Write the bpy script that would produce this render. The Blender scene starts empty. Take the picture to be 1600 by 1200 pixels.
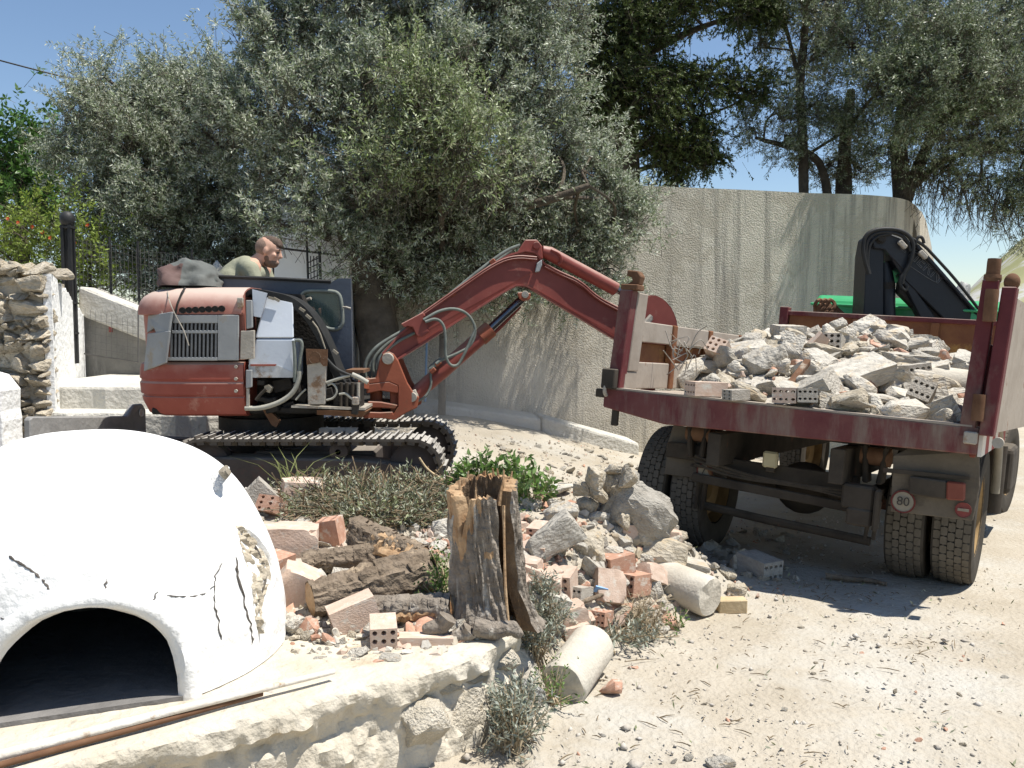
import bpy, bmesh, math, random
import numpy as np
from mathutils import Vector, Matrix, Euler, noise
R_ = math.radians
sc = bpy.context.scene
COL = sc.collection
# ------------------------------------------------------------------ camera
F = 1400.0; CH = 1.6; PITCH = math.atan(95 / F)
cam_d = bpy.data.cameras.new('camera'); cam = bpy.data.objects.new('camera', cam_d); COL.objects.link(cam)
cam.location = (0, 0, CH); cam.rotation_euler = (math.pi / 2 - PITCH, 0, 0)
cam_d.sensor_width = 36; cam_d.lens = 36 * F / 1600; cam_d.clip_end = 6000; cam_d.clip_start = .05
sc.camera = cam
sc.render.resolution_x = 1024; sc.render.resolution_y = 768
# ------------------------------------------------------------------ sky and sun
SUN = Vector((1, -.17, 0)).normalized() * math.cos(R_(68)); SUN.z = math.sin(R_(68))
w = bpy.data.worlds.new('World'); sc.world = w; w.use_nodes = True
nt = w.node_tree; bg = nt.nodes['Background']
sky = nt.nodes.new('ShaderNodeTexSky'); sky.sky_type = 'NISHITA'; sky.sun_disc = False
sky.sun_elevation = R_(68); sky.sun_rotation = math.atan2(SUN.x, SUN.y)
sky.air_density = 1.0; sky.dust_density = .2; sky.ozone_density = 2.4; sky.altitude = 100
nt.links.new(sky.outputs[0], bg.inputs[0]); bg.inputs[1].default_value = .095
sd = bpy.data.lights.new('sun', 'SUN'); so = bpy.data.objects.new('sun', sd); COL.objects.link(so)
sd.energy = 5.0; sd.angle = R_(.53); sd.color = (1, .955, .88)
so.rotation_euler = (-SUN).to_track_quat('-Z', 'Y').to_euler(); so.location = (6, -2, 12)
vs = sc.view_settings; vs.view_transform = 'Standard'; vs.look = 'None'; vs.gamma = 1; vs.exposure = .54
vs.use_curve_mapping = False
# ------------------------------------------------------------------ pixel -> place
FW = Vector((0, math.cos(PITCH), -math.sin(PITCH))); UP = Vector((0, math.sin(PITCH), math.cos(PITCH)))
def ray(px, py): return Vector(((px - 800) / F, 0, 0)) + FW + UP * ((600 - py) / F)
def P(px, py, Y):
    d = ray(px, py); return Vector((0, 0, CH)) + d * (Y / d.y)
def sstep(t):
    t = np.clip(t, 0, 1); return t * t * (3 - 2 * t)
FX = [-2.6, -1.9, -.81, -.275, .03]; FY = [1.6, 2.07, 2.845, 3.23, 3.6]
def gz(x, y, fine=True):
    x = np.asarray(x, float); y = np.asarray(y, float)
    l = np.interp(y, [3.2, 3.9, 4.4, 5, 5.5, 5.9, 6.2, 7.5, 8.5, 11, 16], [.31, .35, .43, .53, .57, .5, .27, .27, .45, .5, .55])
    xb = np.interp(y, [3.3, 4, 4.6, 5.4, 6.1, 6.6, 7.5, 9, 14], [0., .12, .5, 1.05, .9, .3, .4, .6, .6])
    wd = np.interp(y, [3.3, 4, 4.8, 5.4, 6.1, 7, 9], [.25, .4, .8, 1.0, 1.0, 1.6, 3.6])
    r = -.03 * np.clip(x - 1, 0, 5) * np.clip((y - 4) / 3, 0, 1) - .035 * np.clip(y - 6, 0, 8)
    r = np.maximum(r, -.45)
    t = sstep((xb + wd / 2 - x) / wd)
    z = r + (l - r) * t
    z = z + .3 * sstep((y - 7.6) / 2.5) * sstep((-1.8 - x) / 2)
    yf = np.interp(x, FX, FY)
    fr = sstep((yf + .12 - y) / .1) * (x < .06)
    z = z * (1 - fr) - .02 * fr
    return z
def hit(px, py, f=None, y0=2.2, y1=16.):
    """first point of the pixel's ray that meets the ground (or f(p)<0)"""
    d = ray(px, py); o = Vector((0, 0, CH)); y = y0; d = d / d.y
    if f is None: f = lambda q: q.z - float(gz(q.x, q.y))
    if f.__name__ == '<lambda>':
        ys = np.arange(y0, y1, .012); zz = CH + d.z * ys - gz(d.x * ys, ys); k = np.nonzero(zz < 0)[0]
        return o + d * float(ys[k[0]] if len(k) else y1)
    while y < y1:
        p = o + d * y
        if f(p) < 0: return p
        y += .015
    return p
# ------------------------------------------------------------------ materials
def nodes_mat(name):
    m = bpy.data.materials.new(name); m.use_nodes = True
    t = m.node_tree; b = t.nodes['Principled BSDF']; return m, t, b
def rgb(c): return (c[0], c[1], c[2], 1)
def mat(name, c1, c2=None, scale=5, rough=.85, bump=.3, bscale=45, metal=0, c3=None, p3=.58, s3=2, st=(1, 1, 1), dust=None, dlo=.55, rnd=False, spec=.25, bdist=.02, vor=0, rv=.0, c4=None, p4=.6, s4=20, w3=.09):
    m, t, b = nodes_mat(name); N = t.nodes.new; L = t.links.new
    tc = N('ShaderNodeTexCoord'); co = tc.outputs['Object']
    oi = None
    if rnd:
        oi = N('ShaderNodeObjectInfo'); va = N('ShaderNodeVectorMath'); va.operation = 'MULTIPLY_ADD'
        va.inputs[0].default_value = (37, 91, 53); cx = N('ShaderNodeCombineXYZ')
        for i in range(3): L(oi.outputs['Random'], cx.inputs[i])
        L(cx.outputs[0], va.inputs[1]); va.inputs[0].default_value = (37, 91, 53); L(co, va.inputs[2]); co = va.outputs[0]
    n1 = N('ShaderNodeTexNoise'); n1.inputs['Scale'].default_value = scale; n1.inputs['Detail'].default_value = 8; n1.inputs['Roughness'].default_value = .65
    L(co, n1.inputs[0])
    r1 = N('ShaderNodeValToRGB'); r1.color_ramp.elements[0].position = .32; r1.color_ramp.elements[1].position = .68
    r1.color_ramp.elements[0].color = rgb(c1); r1.color_ramp.elements[1].color = rgb(c2 or [k * 1.25 for k in c1])
    L(n1.outputs[0], r1.inputs[0]); col = r1.outputs[0]
    def mix(fac, a, c):
        mx = N('ShaderNodeMixRGB'); L(fac, mx.inputs[0]); L(a, mx.inputs[1]); mx.inputs[2].default_value = rgb(c); return mx.outputs[0]
    if c3:
        mp = N('ShaderNodeMapping'); mp.inputs['Scale'].default_value = st; L(co, mp.inputs[0])
        n3 = N('ShaderNodeTexNoise'); n3.inputs['Scale'].default_value = s3; n3.inputs['Detail'].default_value = 9; n3.inputs['Roughness'].default_value = .7
        L(mp.outputs[0], n3.inputs[0])
        r3 = N('ShaderNodeValToRGB'); r3.color_ramp.elements[0].position = p3; r3.color_ramp.elements[1].position = min(1, p3 + w3)
        L(n3.outputs[0], r3.inputs[0]); col = mix(r3.outputs[0], col, c3)
    if c4:
        n4 = N('ShaderNodeTexNoise'); n4.inputs['Scale'].default_value = s4; n4.inputs['Detail'].default_value = 7; n4.inputs['Roughness'].default_value = .75; L(co, n4.inputs[0])
        r4 = N('ShaderNodeValToRGB'); r4.color_ramp.elements[0].position = p4; r4.color_ramp.elements[1].position = min(1, p4 + .06); r4.color_ramp.elements[1].color = (.75, .75, .75, 1); L(n4.outputs[0], r4.inputs[0]); col = mix(r4.outputs[0], col, c4)
    if dust:
        g = N('ShaderNodeNewGeometry'); sx = N('ShaderNodeSeparateXYZ'); L(g.outputs['Normal'], sx.inputs[0])
        ad = N('ShaderNodeMath'); ad.operation = 'MULTIPLY_ADD'; L(n1.outputs[0], ad.inputs[0]); ad.inputs[1].default_value = .9; L(sx.outputs[2], ad.inputs[2])
        rd = N('ShaderNodeMapRange'); rd.inputs[1].default_value = dlo; rd.inputs[2].default_value = dlo + .75; rd.inputs[4].default_value = .8
        L(ad.outputs[0], rd.inputs[0]); col = mix(rd.outputs[0], col, dust)
    if rnd and rv:
        hs = N('ShaderNodeHueSaturation'); mr = N('ShaderNodeMapRange'); mr.inputs[3].default_value = 1 - rv; mr.inputs[4].default_value = 1 + rv
        L(oi.outputs['Random'], mr.inputs[0]); L(mr.outputs[0], hs.inputs['Value']); L(col, hs.inputs['Color']); col = hs.outputs[0]
    L(col, b.inputs['Base Color']); b.inputs['Roughness'].default_value = rough; b.inputs['Metallic'].default_value = metal
    b.inputs['Specular IOR Level'].default_value = spec
    if bump:
        nb = N('ShaderNodeTexNoise'); nb.inputs['Scale'].default_value = bscale; nb.inputs['Detail'].default_value = 6; L(co, nb.inputs[0]); h = nb.outputs[0]
        if vor:
            vo = N('ShaderNodeTexVoronoi'); vo.inputs['Scale'].default_value = vor; L(co, vo.inputs[0])
            mm = N('ShaderNodeMath'); mm.operation = 'ADD'; L(h, mm.inputs[0]); L(vo.outputs[0], mm.inputs[1]); h = mm.outputs[0]
        bp = N('ShaderNodeBump'); bp.inputs['Strength'].default_value = bump; bp.inputs['Distance'].default_value = bdist
        L(h, bp.inputs['Height']); L(bp.outputs[0], b.inputs['Normal'])
    return m
def leafmat(name, top, under, vary=.35, trans=.25, rough=.5, nscale=1.2):
    m, t, b = nodes_mat(name); N = t.nodes.new; L = t.links.new
    g = N('ShaderNodeNewGeometry'); tc = N('ShaderNodeTexCoord')
    n = N('ShaderNodeTexNoise'); n.inputs['Scale'].default_value = nscale; n.inputs['Detail'].default_value = 5; L(tc.outputs['Object'], n.inputs[0])
    n2 = N('ShaderNodeTexWhiteNoise'); va = N('ShaderNodeVectorMath'); va.operation = 'SNAP'; va.inputs[1].default_value = (.06, .06, .06)
    L(tc.outputs['Object'], va.inputs[0]); L(va.outputs[0], n2.inputs[0])
    mx = N('ShaderNodeMixRGB'); mx.inputs[1].default_value = rgb(top); mx.inputs[2].default_value = rgb(under); L(g.outputs['Backfacing'], mx.inputs[0])
    a = N('ShaderNodeMath'); a.operation = 'ADD'; L(n.outputs[0], a.inputs[0]); L(n2.outputs[0], a.inputs[1])
    mr = N('ShaderNodeMapRange'); mr.inputs[1].default_value = .4; mr.inputs[2].default_value = 1.6; mr.inputs[3].default_value = 1 - vary; mr.inputs[4].default_value = 1 + vary * 1.4
    L(a.outputs[0], mr.inputs[0]); hs = N('ShaderNodeHueSaturation'); L(mr.outputs[0], hs.inputs['Value']); L(mx.outputs[0], hs.inputs['Color'])
    L(hs.outputs[0], b.inputs['Base Color']); b.inputs['Roughness'].default_value = rough; b.inputs['Specular IOR Level'].default_value = .35
    tr = N('ShaderNodeBsdfTranslucent'); L(hs.outputs[0], tr.inputs[0]); ms = N('ShaderNodeMixShader'); ms.inputs[0].default_value = trans
    L(b.outputs[0], ms.inputs[1]); L(tr.outputs[0], ms.inputs[2]); L(ms.outputs[0], t.nodes['Material Output'].inputs[0])
    return m
DUST = (.45, .40, .32)
M = {}
M['ground'] = mat('ground_dirt', (.35, .305, .235), (.45, .405, .33), 1.3, .95, .9, 34, c3=(.455, .435, .385), p3=.47, s3=.8, w3=.2, bdist=.02, spec=.1, c4=(.29, .24, .175), p4=.61, s4=19)
M['gravel'] = mat('gravel_bits', (.34, .30, .245), (.56, .52, .46), 9, .95, .3, 60, spec=.1)
M['concrete'] = mat('broken_concrete', (.39, .36, .305), (.57, .535, .465), 5, .95, .9, 9, c3=(.48, .40, .29), p3=.54, s3=2.4, rnd=True, rv=.17, spec=.1, bdist=.03, c4=(.30, .27, .22), p4=.6, s4=14)
M['stone'] = mat('field_stone', (.33, .285, .21), (.53, .475, .385), 4, .95, .9, 8, c3=(.46, .37, .25), p3=.55, s3=3, rnd=True, rv=.15, spec=.1, bdist=.03, c4=(.26, .22, .16), p4=.6, s4=12)
M['ochre'] = mat('ochre_stone', (.44, .36, .22), (.58, .5, .36), 8, .95, .6, 40, rnd=True, spec=.1)
M['brick'] = mat('clay_brick', (.40, .215, .145), (.52, .33, .24), 5, .95, .5, 20, c3=(.56, .49, .41), p3=.54, s3=2.2, rnd=True, rv=.12, spec=.1, bdist=.006)
M['brickpale'] = mat('pale_clay_brick', (.47, .345, .265), (.57, .45, .365), 4, .95, .5, 20, c3=(.56, .52, .45), p3=.55, s3=2.2, rnd=True, rv=.08, spec=.1, bdist=.006)
M['brickgrey'] = mat('mortar_brick', (.35, .315, .265), (.50, .465, .405), 4, .95, .8, 14, c3=(.40, .28, .21), p3=.60, s3=2.5, w3=.15, rnd=True, rv=.12, spec=.1, bdist=.015, c4=(.26, .22, .18), p4=.6, s4=12)
M['column'] = mat('cast_concrete', (.44, .40, .33), (.58, .54, .46), 5, .95, .6, 60, c3=(.40, .33, .25), p3=.6, s3=2.5, rnd=True, spec=.1, bdist=.008)
M['plaster'] = mat('lime_plaster', (.72, .71, .68), (.82, .815, .79), 3, .95, .8, 10, c3=(.60, .57, .51), p3=.60, s3=3.5, w3=.2, spec=.08, bdist=.03, c4=(.52, .49, .43), p4=.66, s4=9)
M['wplaster'] = mat('white_wall_plaster', (.74, .74, .72), (.84, .84, .82), 4, .92, .6, 16, c3=(.55, .53, .48), p3=.63, s3=3, st=(1, 1, .25), spec=.1, bdist=.03)
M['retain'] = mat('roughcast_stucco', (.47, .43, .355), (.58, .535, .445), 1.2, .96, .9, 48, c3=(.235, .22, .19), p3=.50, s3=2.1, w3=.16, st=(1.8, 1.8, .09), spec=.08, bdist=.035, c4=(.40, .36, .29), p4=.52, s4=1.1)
M['footing'] = mat('old_concrete', (.46, .44, .39), (.60, .58, .52), 2.5, .95, .7, 24, c3=(.36, .34, .30), p3=.58, s3=2, spec=.1, bdist=.03)
M['slab'] = mat('platform_concrete', (.47, .42, .33), (.59, .54, .45), 3, .95, .9, 22, c3=(.42, .35, .25), p3=.56, s3=2.5, spec=.1, bdist=.025, c4=(.33, .28, .2), p4=.62, s4=18)
M['mortar'] = mat('lime_mortar', (.42, .36, .27), (.56, .5, .4), 6, .95, .8, 30, spec=.1, bdist=.03)
M['red'] = mat('faded_red_paint', (.25, .055, .038), (.33, .09, .062), 3, .55, .12, 30, c3=(.40, .20, .15), p3=.60, s3=4, dust=(.50, .36, .29), dlo=.55, spec=.25, bdist=.004, c4=(.40, .27, .21), p4=.63, s4=11)
M['hoodred'] = mat('pale_dusty_hood_paint', (.31, .115, .085), (.40, .19, .15), 3, .6, .12, 30, c3=(.44, .32, .27), p3=.52, s3=3, w3=.2, dust=(.55, .45, .38), dlo=.5, spec=.25, bdist=.004)  # paler red than the counterweight, with stronger dust
M['grillegrey'] = mat('grille_slate_paint', (.10, .105, .11), (.17, .175, .18), 4, .6, .1, 30, spec=.3)
M['redboom'] = mat('boom_red_paint', (.17, .042, .034), (.235, .062, .048), 3, .5, .12, 30, c3=(.30, .16, .12), p3=.57, s3=4, w3=.2, dust=(.50, .37, .30), dlo=.8, spec=.25, bdist=.004, c4=(.10, .05, .04), p4=.65, s4=13)
M['redrust'] = mat('rusty_red_paint', (.20, .055, .03), (.28, .085, .045), 4, .65, .2, 30, c3=(.16, .075, .04), p3=.56, s3=5, dust=DUST, dlo=.9, bdist=.005)
M['truckred'] = mat('truck_maroon_paint', (.10, .020, .023), (.15, .034, .036), 4, .6, .3, 28, c3=(.20, .14, .11), p3=.50, w3=.2, s3=3.2, st=(1, 1, .45), dust=DUST, dlo=.9, bdist=.006)
M['trucksill'] = mat('truck_sill_paint', (.115, .028, .030), (.165, .062, .056), 5, .7, .4, 25, c3=(.215, .16, .128), p3=.46, w3=.2, s3=3.0, st=(2.2, 2.2, .4), dust=DUST, dlo=.9, bdist=.008)
M['truckgrey'] = mat('scuffed_bed_steel', (.28, .235, .19), (.38, .33, .275), 4, .75, .3, 20, c3=(.20, .11, .07), p3=.60, s3=4, spec=.3, bdist=.008)
M['truckrust'] = mat('rusted_bed_board', (.15, .055, .03), (.24, .11, .045), 4, .8, .4, 24, c3=(.36, .20, .06), p3=.58, s3=3, bdist=.008)
M['chassis'] = mat('dusty_chassis_steel', (.036, .030, .024), (.07, .058, .045), 5, .9, .3, 30, c3=(.13, .06, .04), p3=.6, s3=4, dust=(.17, .145, .112), dlo=.95, bdist=.006)
M['flap'] = mat('dusty_mud_guard', (.10, .085, .066), (.155, .132, .104), 4, .95, .3, 20, c3=(.06, .05, .04), p3=.55, s3=3, w3=.2)
M['tyre'] = mat('dusty_tyre_rubber', (.105, .092, .074), (.16, .142, .115), 8, .95, .2, 60, spec=.1, bdist=.003)
M['tyredark'] = mat('tyre_groove_rubber', (.05, .044, .036), (.08, .07, .058), 8, .95, .1, 60, spec=.1)
M['rim'] = mat('rim_paint', (.20, .13, .06), (.33, .22, .10), 6, .8, .2, 40)
M['navy'] = mat('crane_navy_paint', (.006, .008, .013), (.011, .014, .021), 3, .45, .08, 30, c3=(.04, .04, .045), p3=.63, s3=5, spec=.4)
M['black'] = mat('black_rubber', (.014, .014, .014), (.03, .03, .028), 8, .6, .1, 60, spec=.3)
M['void'] = mat('greasy_steel_and_hole_shade', (.012, .011, .01), (.035, .03, .025), 6, .7, .3, 40, spec=.3)  # greasy parts, and the painted shade of holes and recesses
M['hose'] = mat('grey_green_hose', (.10, .115, .10), (.20, .215, .19), 9, .7, .1, 60, spec=.3)
M['palehose'] = mat('pale_hose', (.30, .29, .24), (.40, .38, .32), 9, .7, .1, 60)
M['cabin'] = mat('cab_slate_paint', (.042, .052, .072), (.075, .09, .12), 2.4, .42, .1, 30, c3=(.16, .165, .17), p3=.62, s3=4, dust=DUST, dlo=1.0, spec=.5)
M['greypanel'] = mat('grey_panel_steel', (.22, .225, .225), (.31, .315, .31), 3.5, .6, .2, 30, c3=(.30, .25, .18), p3=.60, s3=4, spec=.35, bdist=.005)
M['whitebox'] = mat('tank_white_paint', (.52, .56, .62), (.60, .64, .69), 2, .5, .05, 30, c3=(.40, .38, .34), p3=.58, s3=3, w3=.2, spec=.3, c4=(.33, .27, .19), p4=.68, s4=14)
M['whitegrime'] = mat('tank_grimy_paint', (.38, .36, .32), (.56, .58, .6), 4, .6, .1, 30, c3=(.22, .14, .08), p3=.55, s3=6)
M['rust'] = mat('brown_rust', (.10, .048, .025), (.19, .105, .06), 7, .9, .4, 40, c3=(.33, .28, .22), p3=.6, s3=5, bdist=.005)
M['track'] = mat('dry_track_steel', (.055, .047, .04), (.10, .085, .07), 6, .8, .3, 40, dust=(.46, .44, .40), dlo=.62, spec=.3, bdist=.005)
M['trackframe'] = mat('track_frame_paint', (.045, .038, .035), (.08, .065, .058), 4, .8, .3, 25, c3=(.085, .04, .032), p3=.58, s3=3, dust=(.40, .36, .30), dlo=1.0, bdist=.006)
M['blade'] = mat('scuffed_blade_steel', (.19, .185, .175), (.30, .29, .275), 4, .7, .3, 25, c3=(.36, .35, .32), p3=.6, s3=3, spec=.4)
M['chrome'] = mat('oily_chrome', (.10, .10, .11), (.2, .2, .21), 3, .25, 0, metal=.9)
M['steel'] = mat('dull_steel', (.30, .27, .22), (.42, .38, .32), 6, .6, .2, 40, c3=(.22, .13, .07), p3=.57, s3=6, spec=.4)
M['green'] = mat('cab_green_paint', (.05, .36, .14), (.07, .42, .18), 2, .35, .03, 30, spec=.5)
M['soot'] = mat('oven_soot', (.016, .014, .012), (.035, .03, .026), 6, .95, .5, 30)
M['bark'] = mat('olive_bark', (.15, .125, .10), (.30, .26, .215), 9, .95, 1.0, 30, c3=(.45, .415, .36), p3=.55, s3=7, st=(2.5, 2.5, .35), bdist=.03, spec=.1)
M['treebark'] = mat('tree_bark', (.06, .05, .04), (.14, .118, .09), 5, .95, .8, 22, spec=.1, bdist=.03)
M['darkbark'] = mat('dead_bark', (.13, .10, .072), (.27, .215, .16), 9, .95, 1.0, 30, c3=(.42, .33, .23), p3=.56, s3=6, bdist=.03, spec=.1)
M['wood'] = mat('split_wood', (.30, .175, .09), (.50, .36, .22), 9, .85, .7, 30, c3=(.20, .10, .045), p3=.56, s3=9, st=(3, 3, .4), bdist=.015, spec=.15)
M['palepole'] = mat('peeling_pole', (.58, .52, .44), (.72, .69, .63), 8, .8, .3, 40, c3=(.33, .22, .13), p3=.56, s3=7, spec=.15)
M['hollowwood'] = mat('dark_hollow_wood', (.10, .065, .04), (.22, .15, .09), 9, .95, .9, 30, c3=(.36, .24, .13), p3=.58, s3=8, st=(3, 3, .4), bdist=.02)
M['fines'] = mat('mortar_crumbs', (.36, .33, .28), (.50, .465, .40), 14, .95, .9, 40, spec=.1, bdist=.02, c4=(.24, .21, .17), p4=.58, s4=30)
M['timber'] = mat('sawn_timber', (.44, .33, .19), (.58, .46, .29), 6, .8, .3, 40, spec=.15)
M['darktwig'] = mat('dark_twig', (.12, .085, .05), (.26, .20, .13), 60, .9, 0, spec=.1)
M['twig'] = mat('dry_twig', (.28, .22, .14), (.46, .38, .26), 9, .9, 0, spec=.1)
M['iron'] = mat('black_iron', (.012, .013, .014), (.03, .03, .03), 6, .6, .1, 40, spec=.4)
M['wire'] = mat('fence_wire', (.10, .10, .095), (.18, .17, .16), 6, .6, 0, metal=.4)
M['tarp'] = mat('grey_tarp', (.075, .08, .075), (.14, .145, .135), 4, .8, .3, 14, c3=(.10, .17, .165), p3=.58, s3=3)
M['tarpred'] = mat('brown_tarp', (.085, .05, .043), (.14, .09, .08), 4, .8, .3, 14)
M['skin'] = mat('skin', (.52, .30, .21), (.60, .37, .27), 12, .55, .05, 60, spec=.35)
M['hair'] = mat('cropped_hair', (.05, .036, .028), (.10, .075, .06), 60, .9, .4, 200)
M['tophair'] = mat('short_dark_hair', (.075, .052, .04), (.14, .10, .078), 90, .9, .5, 200)
M['beard'] = mat('dark_stubble', (.14, .09, .065), (.21, .14, .10), 80, .85, .3, 200)
M['stubble'] = mat('fade_hair', (.21, .14, .105), (.30, .205, .155), 80, .8, .3, 200)
M['shirt'] = mat('khaki_shirt', (.25, .25, .175), (.32, .32, .235), 6, .9, .5, 14, bdist=.02)
M['trouser'] = mat('work_trousers', (.10, .11, .13), (.15, .16, .18), 6, .9, .3, 20)
M['blueplastic'] = mat('blue_plastic', (.20, .36, .60), (.28, .45, .68), 4, .5, 0)
M['house'] = mat('white_house_wall', (.70, .70, .68), (.78, .78, .76), 2, .9, .2, 12, c3=(.60, .58, .54), p3=.62, s3=2, st=(1, 1, .2))
M['lampred'] = mat('dusty_red_lens', (.16, .042, .028), (.21, .065, .045), 6, .5, 0)
M['sticker'] = mat('dusty_sticker', (.23, .20, .15), (.31, .275, .215), 8, .7, 0)
M['ink'] = mat('sticker_black', (.04, .036, .03), (.07, .06, .05), 8, .8, 0)
M['signred'] = mat('sticker_red', (.19, .04, .035), (.25, .07, .06), 12, .6, 0)
M['yellow'] = mat('dusty_plate_lamp', (.42, .37, .22), (.52, .46, .30), 6, .6, 0)
M['textline'] = mat('worn_decal_line', (.12, .125, .13), (.22, .225, .23), 40, .7, 0)
M['white'] = mat('white_stripe', (.60, .56, .50), (.70, .66, .60), 4, .7, .1, 40)
M['redstripe'] = mat('red_stripe', (.24, .03, .03), (.32, .06, .055), 4, .7, .1, 40)
M['rock'] = mat('limestone', (.42, .41, .38), (.62, .61, .58), 3, .95, 1, 12, c3=(.25, .245, .22), p3=.57, s3=4, bdist=.08)
M['hill'] = mat('scrub_hillside', (.27, .27, .135), (.36, .345, .19), .02, .95, 0, c3=(.46, .45, .42), p3=.50, s3=.03, spec=.05)
M['olive'] = leafmat('olive_leaf', (.19, .235, .13), (.48, .51, .41), .4, .34, .45)
M['olivefresh'] = leafmat('fresh_olive_leaf', (.20, .26, .095), (.38, .42, .26), .3, .25, .45)
M['olivedark'] = leafmat('shaded_olive_leaf', (.125, .16, .07), (.30, .33, .235), .35, .2, .42)  # darker copy of the olive leaf, shade put into its colour
M['cypress'] = leafmat('cypress_scale', (.06, .085, .02), (.08, .105, .03), .5, .12, .6)
M['laurel'] = leafmat('laurel_leaf', (.055, .13, .02), (.10, .19, .05), .35, .3, .4)
M['pome'] = leafmat('pomegranate_leaf', (.17, .235, .03), (.24, .31, .07), .3, .35, .5)
M['ivy'] = leafmat('carob_leaf', (.085, .155, .03), (.16, .24, .08), .3, .25, .35, 6)
M['dryleaf'] = leafmat('cut_olive_leaf', (.185, .205, .105), (.36, .37, .27), .3, .15, .6, 4)
M['greyshrub'] = leafmat('grey_shrub_leaf', (.20, .22, .165), (.33, .35, .29), .3, .15, .7, 4)
M['grass'] = leafmat('grass_blade', (.26, .30, .09), (.34, .37, .14), .3, .3, .5, 4)
M['flower'] = mat('red_flower', (.55, .06, .02), (.65, .12, .04), 4, .6, 0)
def glassmat():
    m, t, b = nodes_mat('cab_glass'); b.inputs['Base Color'].default_value = (.09, .13, .11, 1); b.inputs['Roughness'].default_value = .12
    b.inputs['Alpha'].default_value = .72; b.inputs['Specular IOR Level'].default_value = .6; return m
M['glass'] = glassmat()
def ovenmat():
    """white lime outside, soot where the shell turns inwards (its real colour)"""
    m = M['plaster'].copy(); m.name = 'oven_plaster'; t = m.node_tree; N = t.nodes.new; L = t.links.new
    b = t.nodes['Principled BSDF']; src = b.inputs['Base Color'].links[0].from_socket
    tc = N('ShaderNodeTexCoord'); mp = N('ShaderNodeMapping'); mp.inputs['Scale'].default_value = (1, 1, .88); L(tc.outputs['Object'], mp.inputs[0])
    ln = N('ShaderNodeVectorMath'); ln.operation = 'LENGTH'; L(mp.outputs[0], ln.inputs[0])
    nz = N('ShaderNodeTexNoise'); nz.inputs['Scale'].default_value = 14; L(tc.outputs['Object'], nz.inputs[0])
    ad = N('ShaderNodeMath'); ad.operation = 'MULTIPLY_ADD'; L(nz.outputs[0], ad.inputs[0]); ad.inputs[1].default_value = .06; L(ln.outputs['Value'], ad.inputs[2])
    mr = N('ShaderNodeMapRange'); mr.inputs[1].default_value = .705; mr.inputs[2].default_value = .735; L(ad.outputs[0], mr.inputs[0])
    mx = N('ShaderNodeMixRGB'); mx.inputs[1].default_value = (.02, .018, .016, 1); L(src, mx.inputs[2]); L(mr.outputs[0], mx.inputs[0]); L(mx.outputs[0], b.inputs['Base Color'])
    return m
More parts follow.
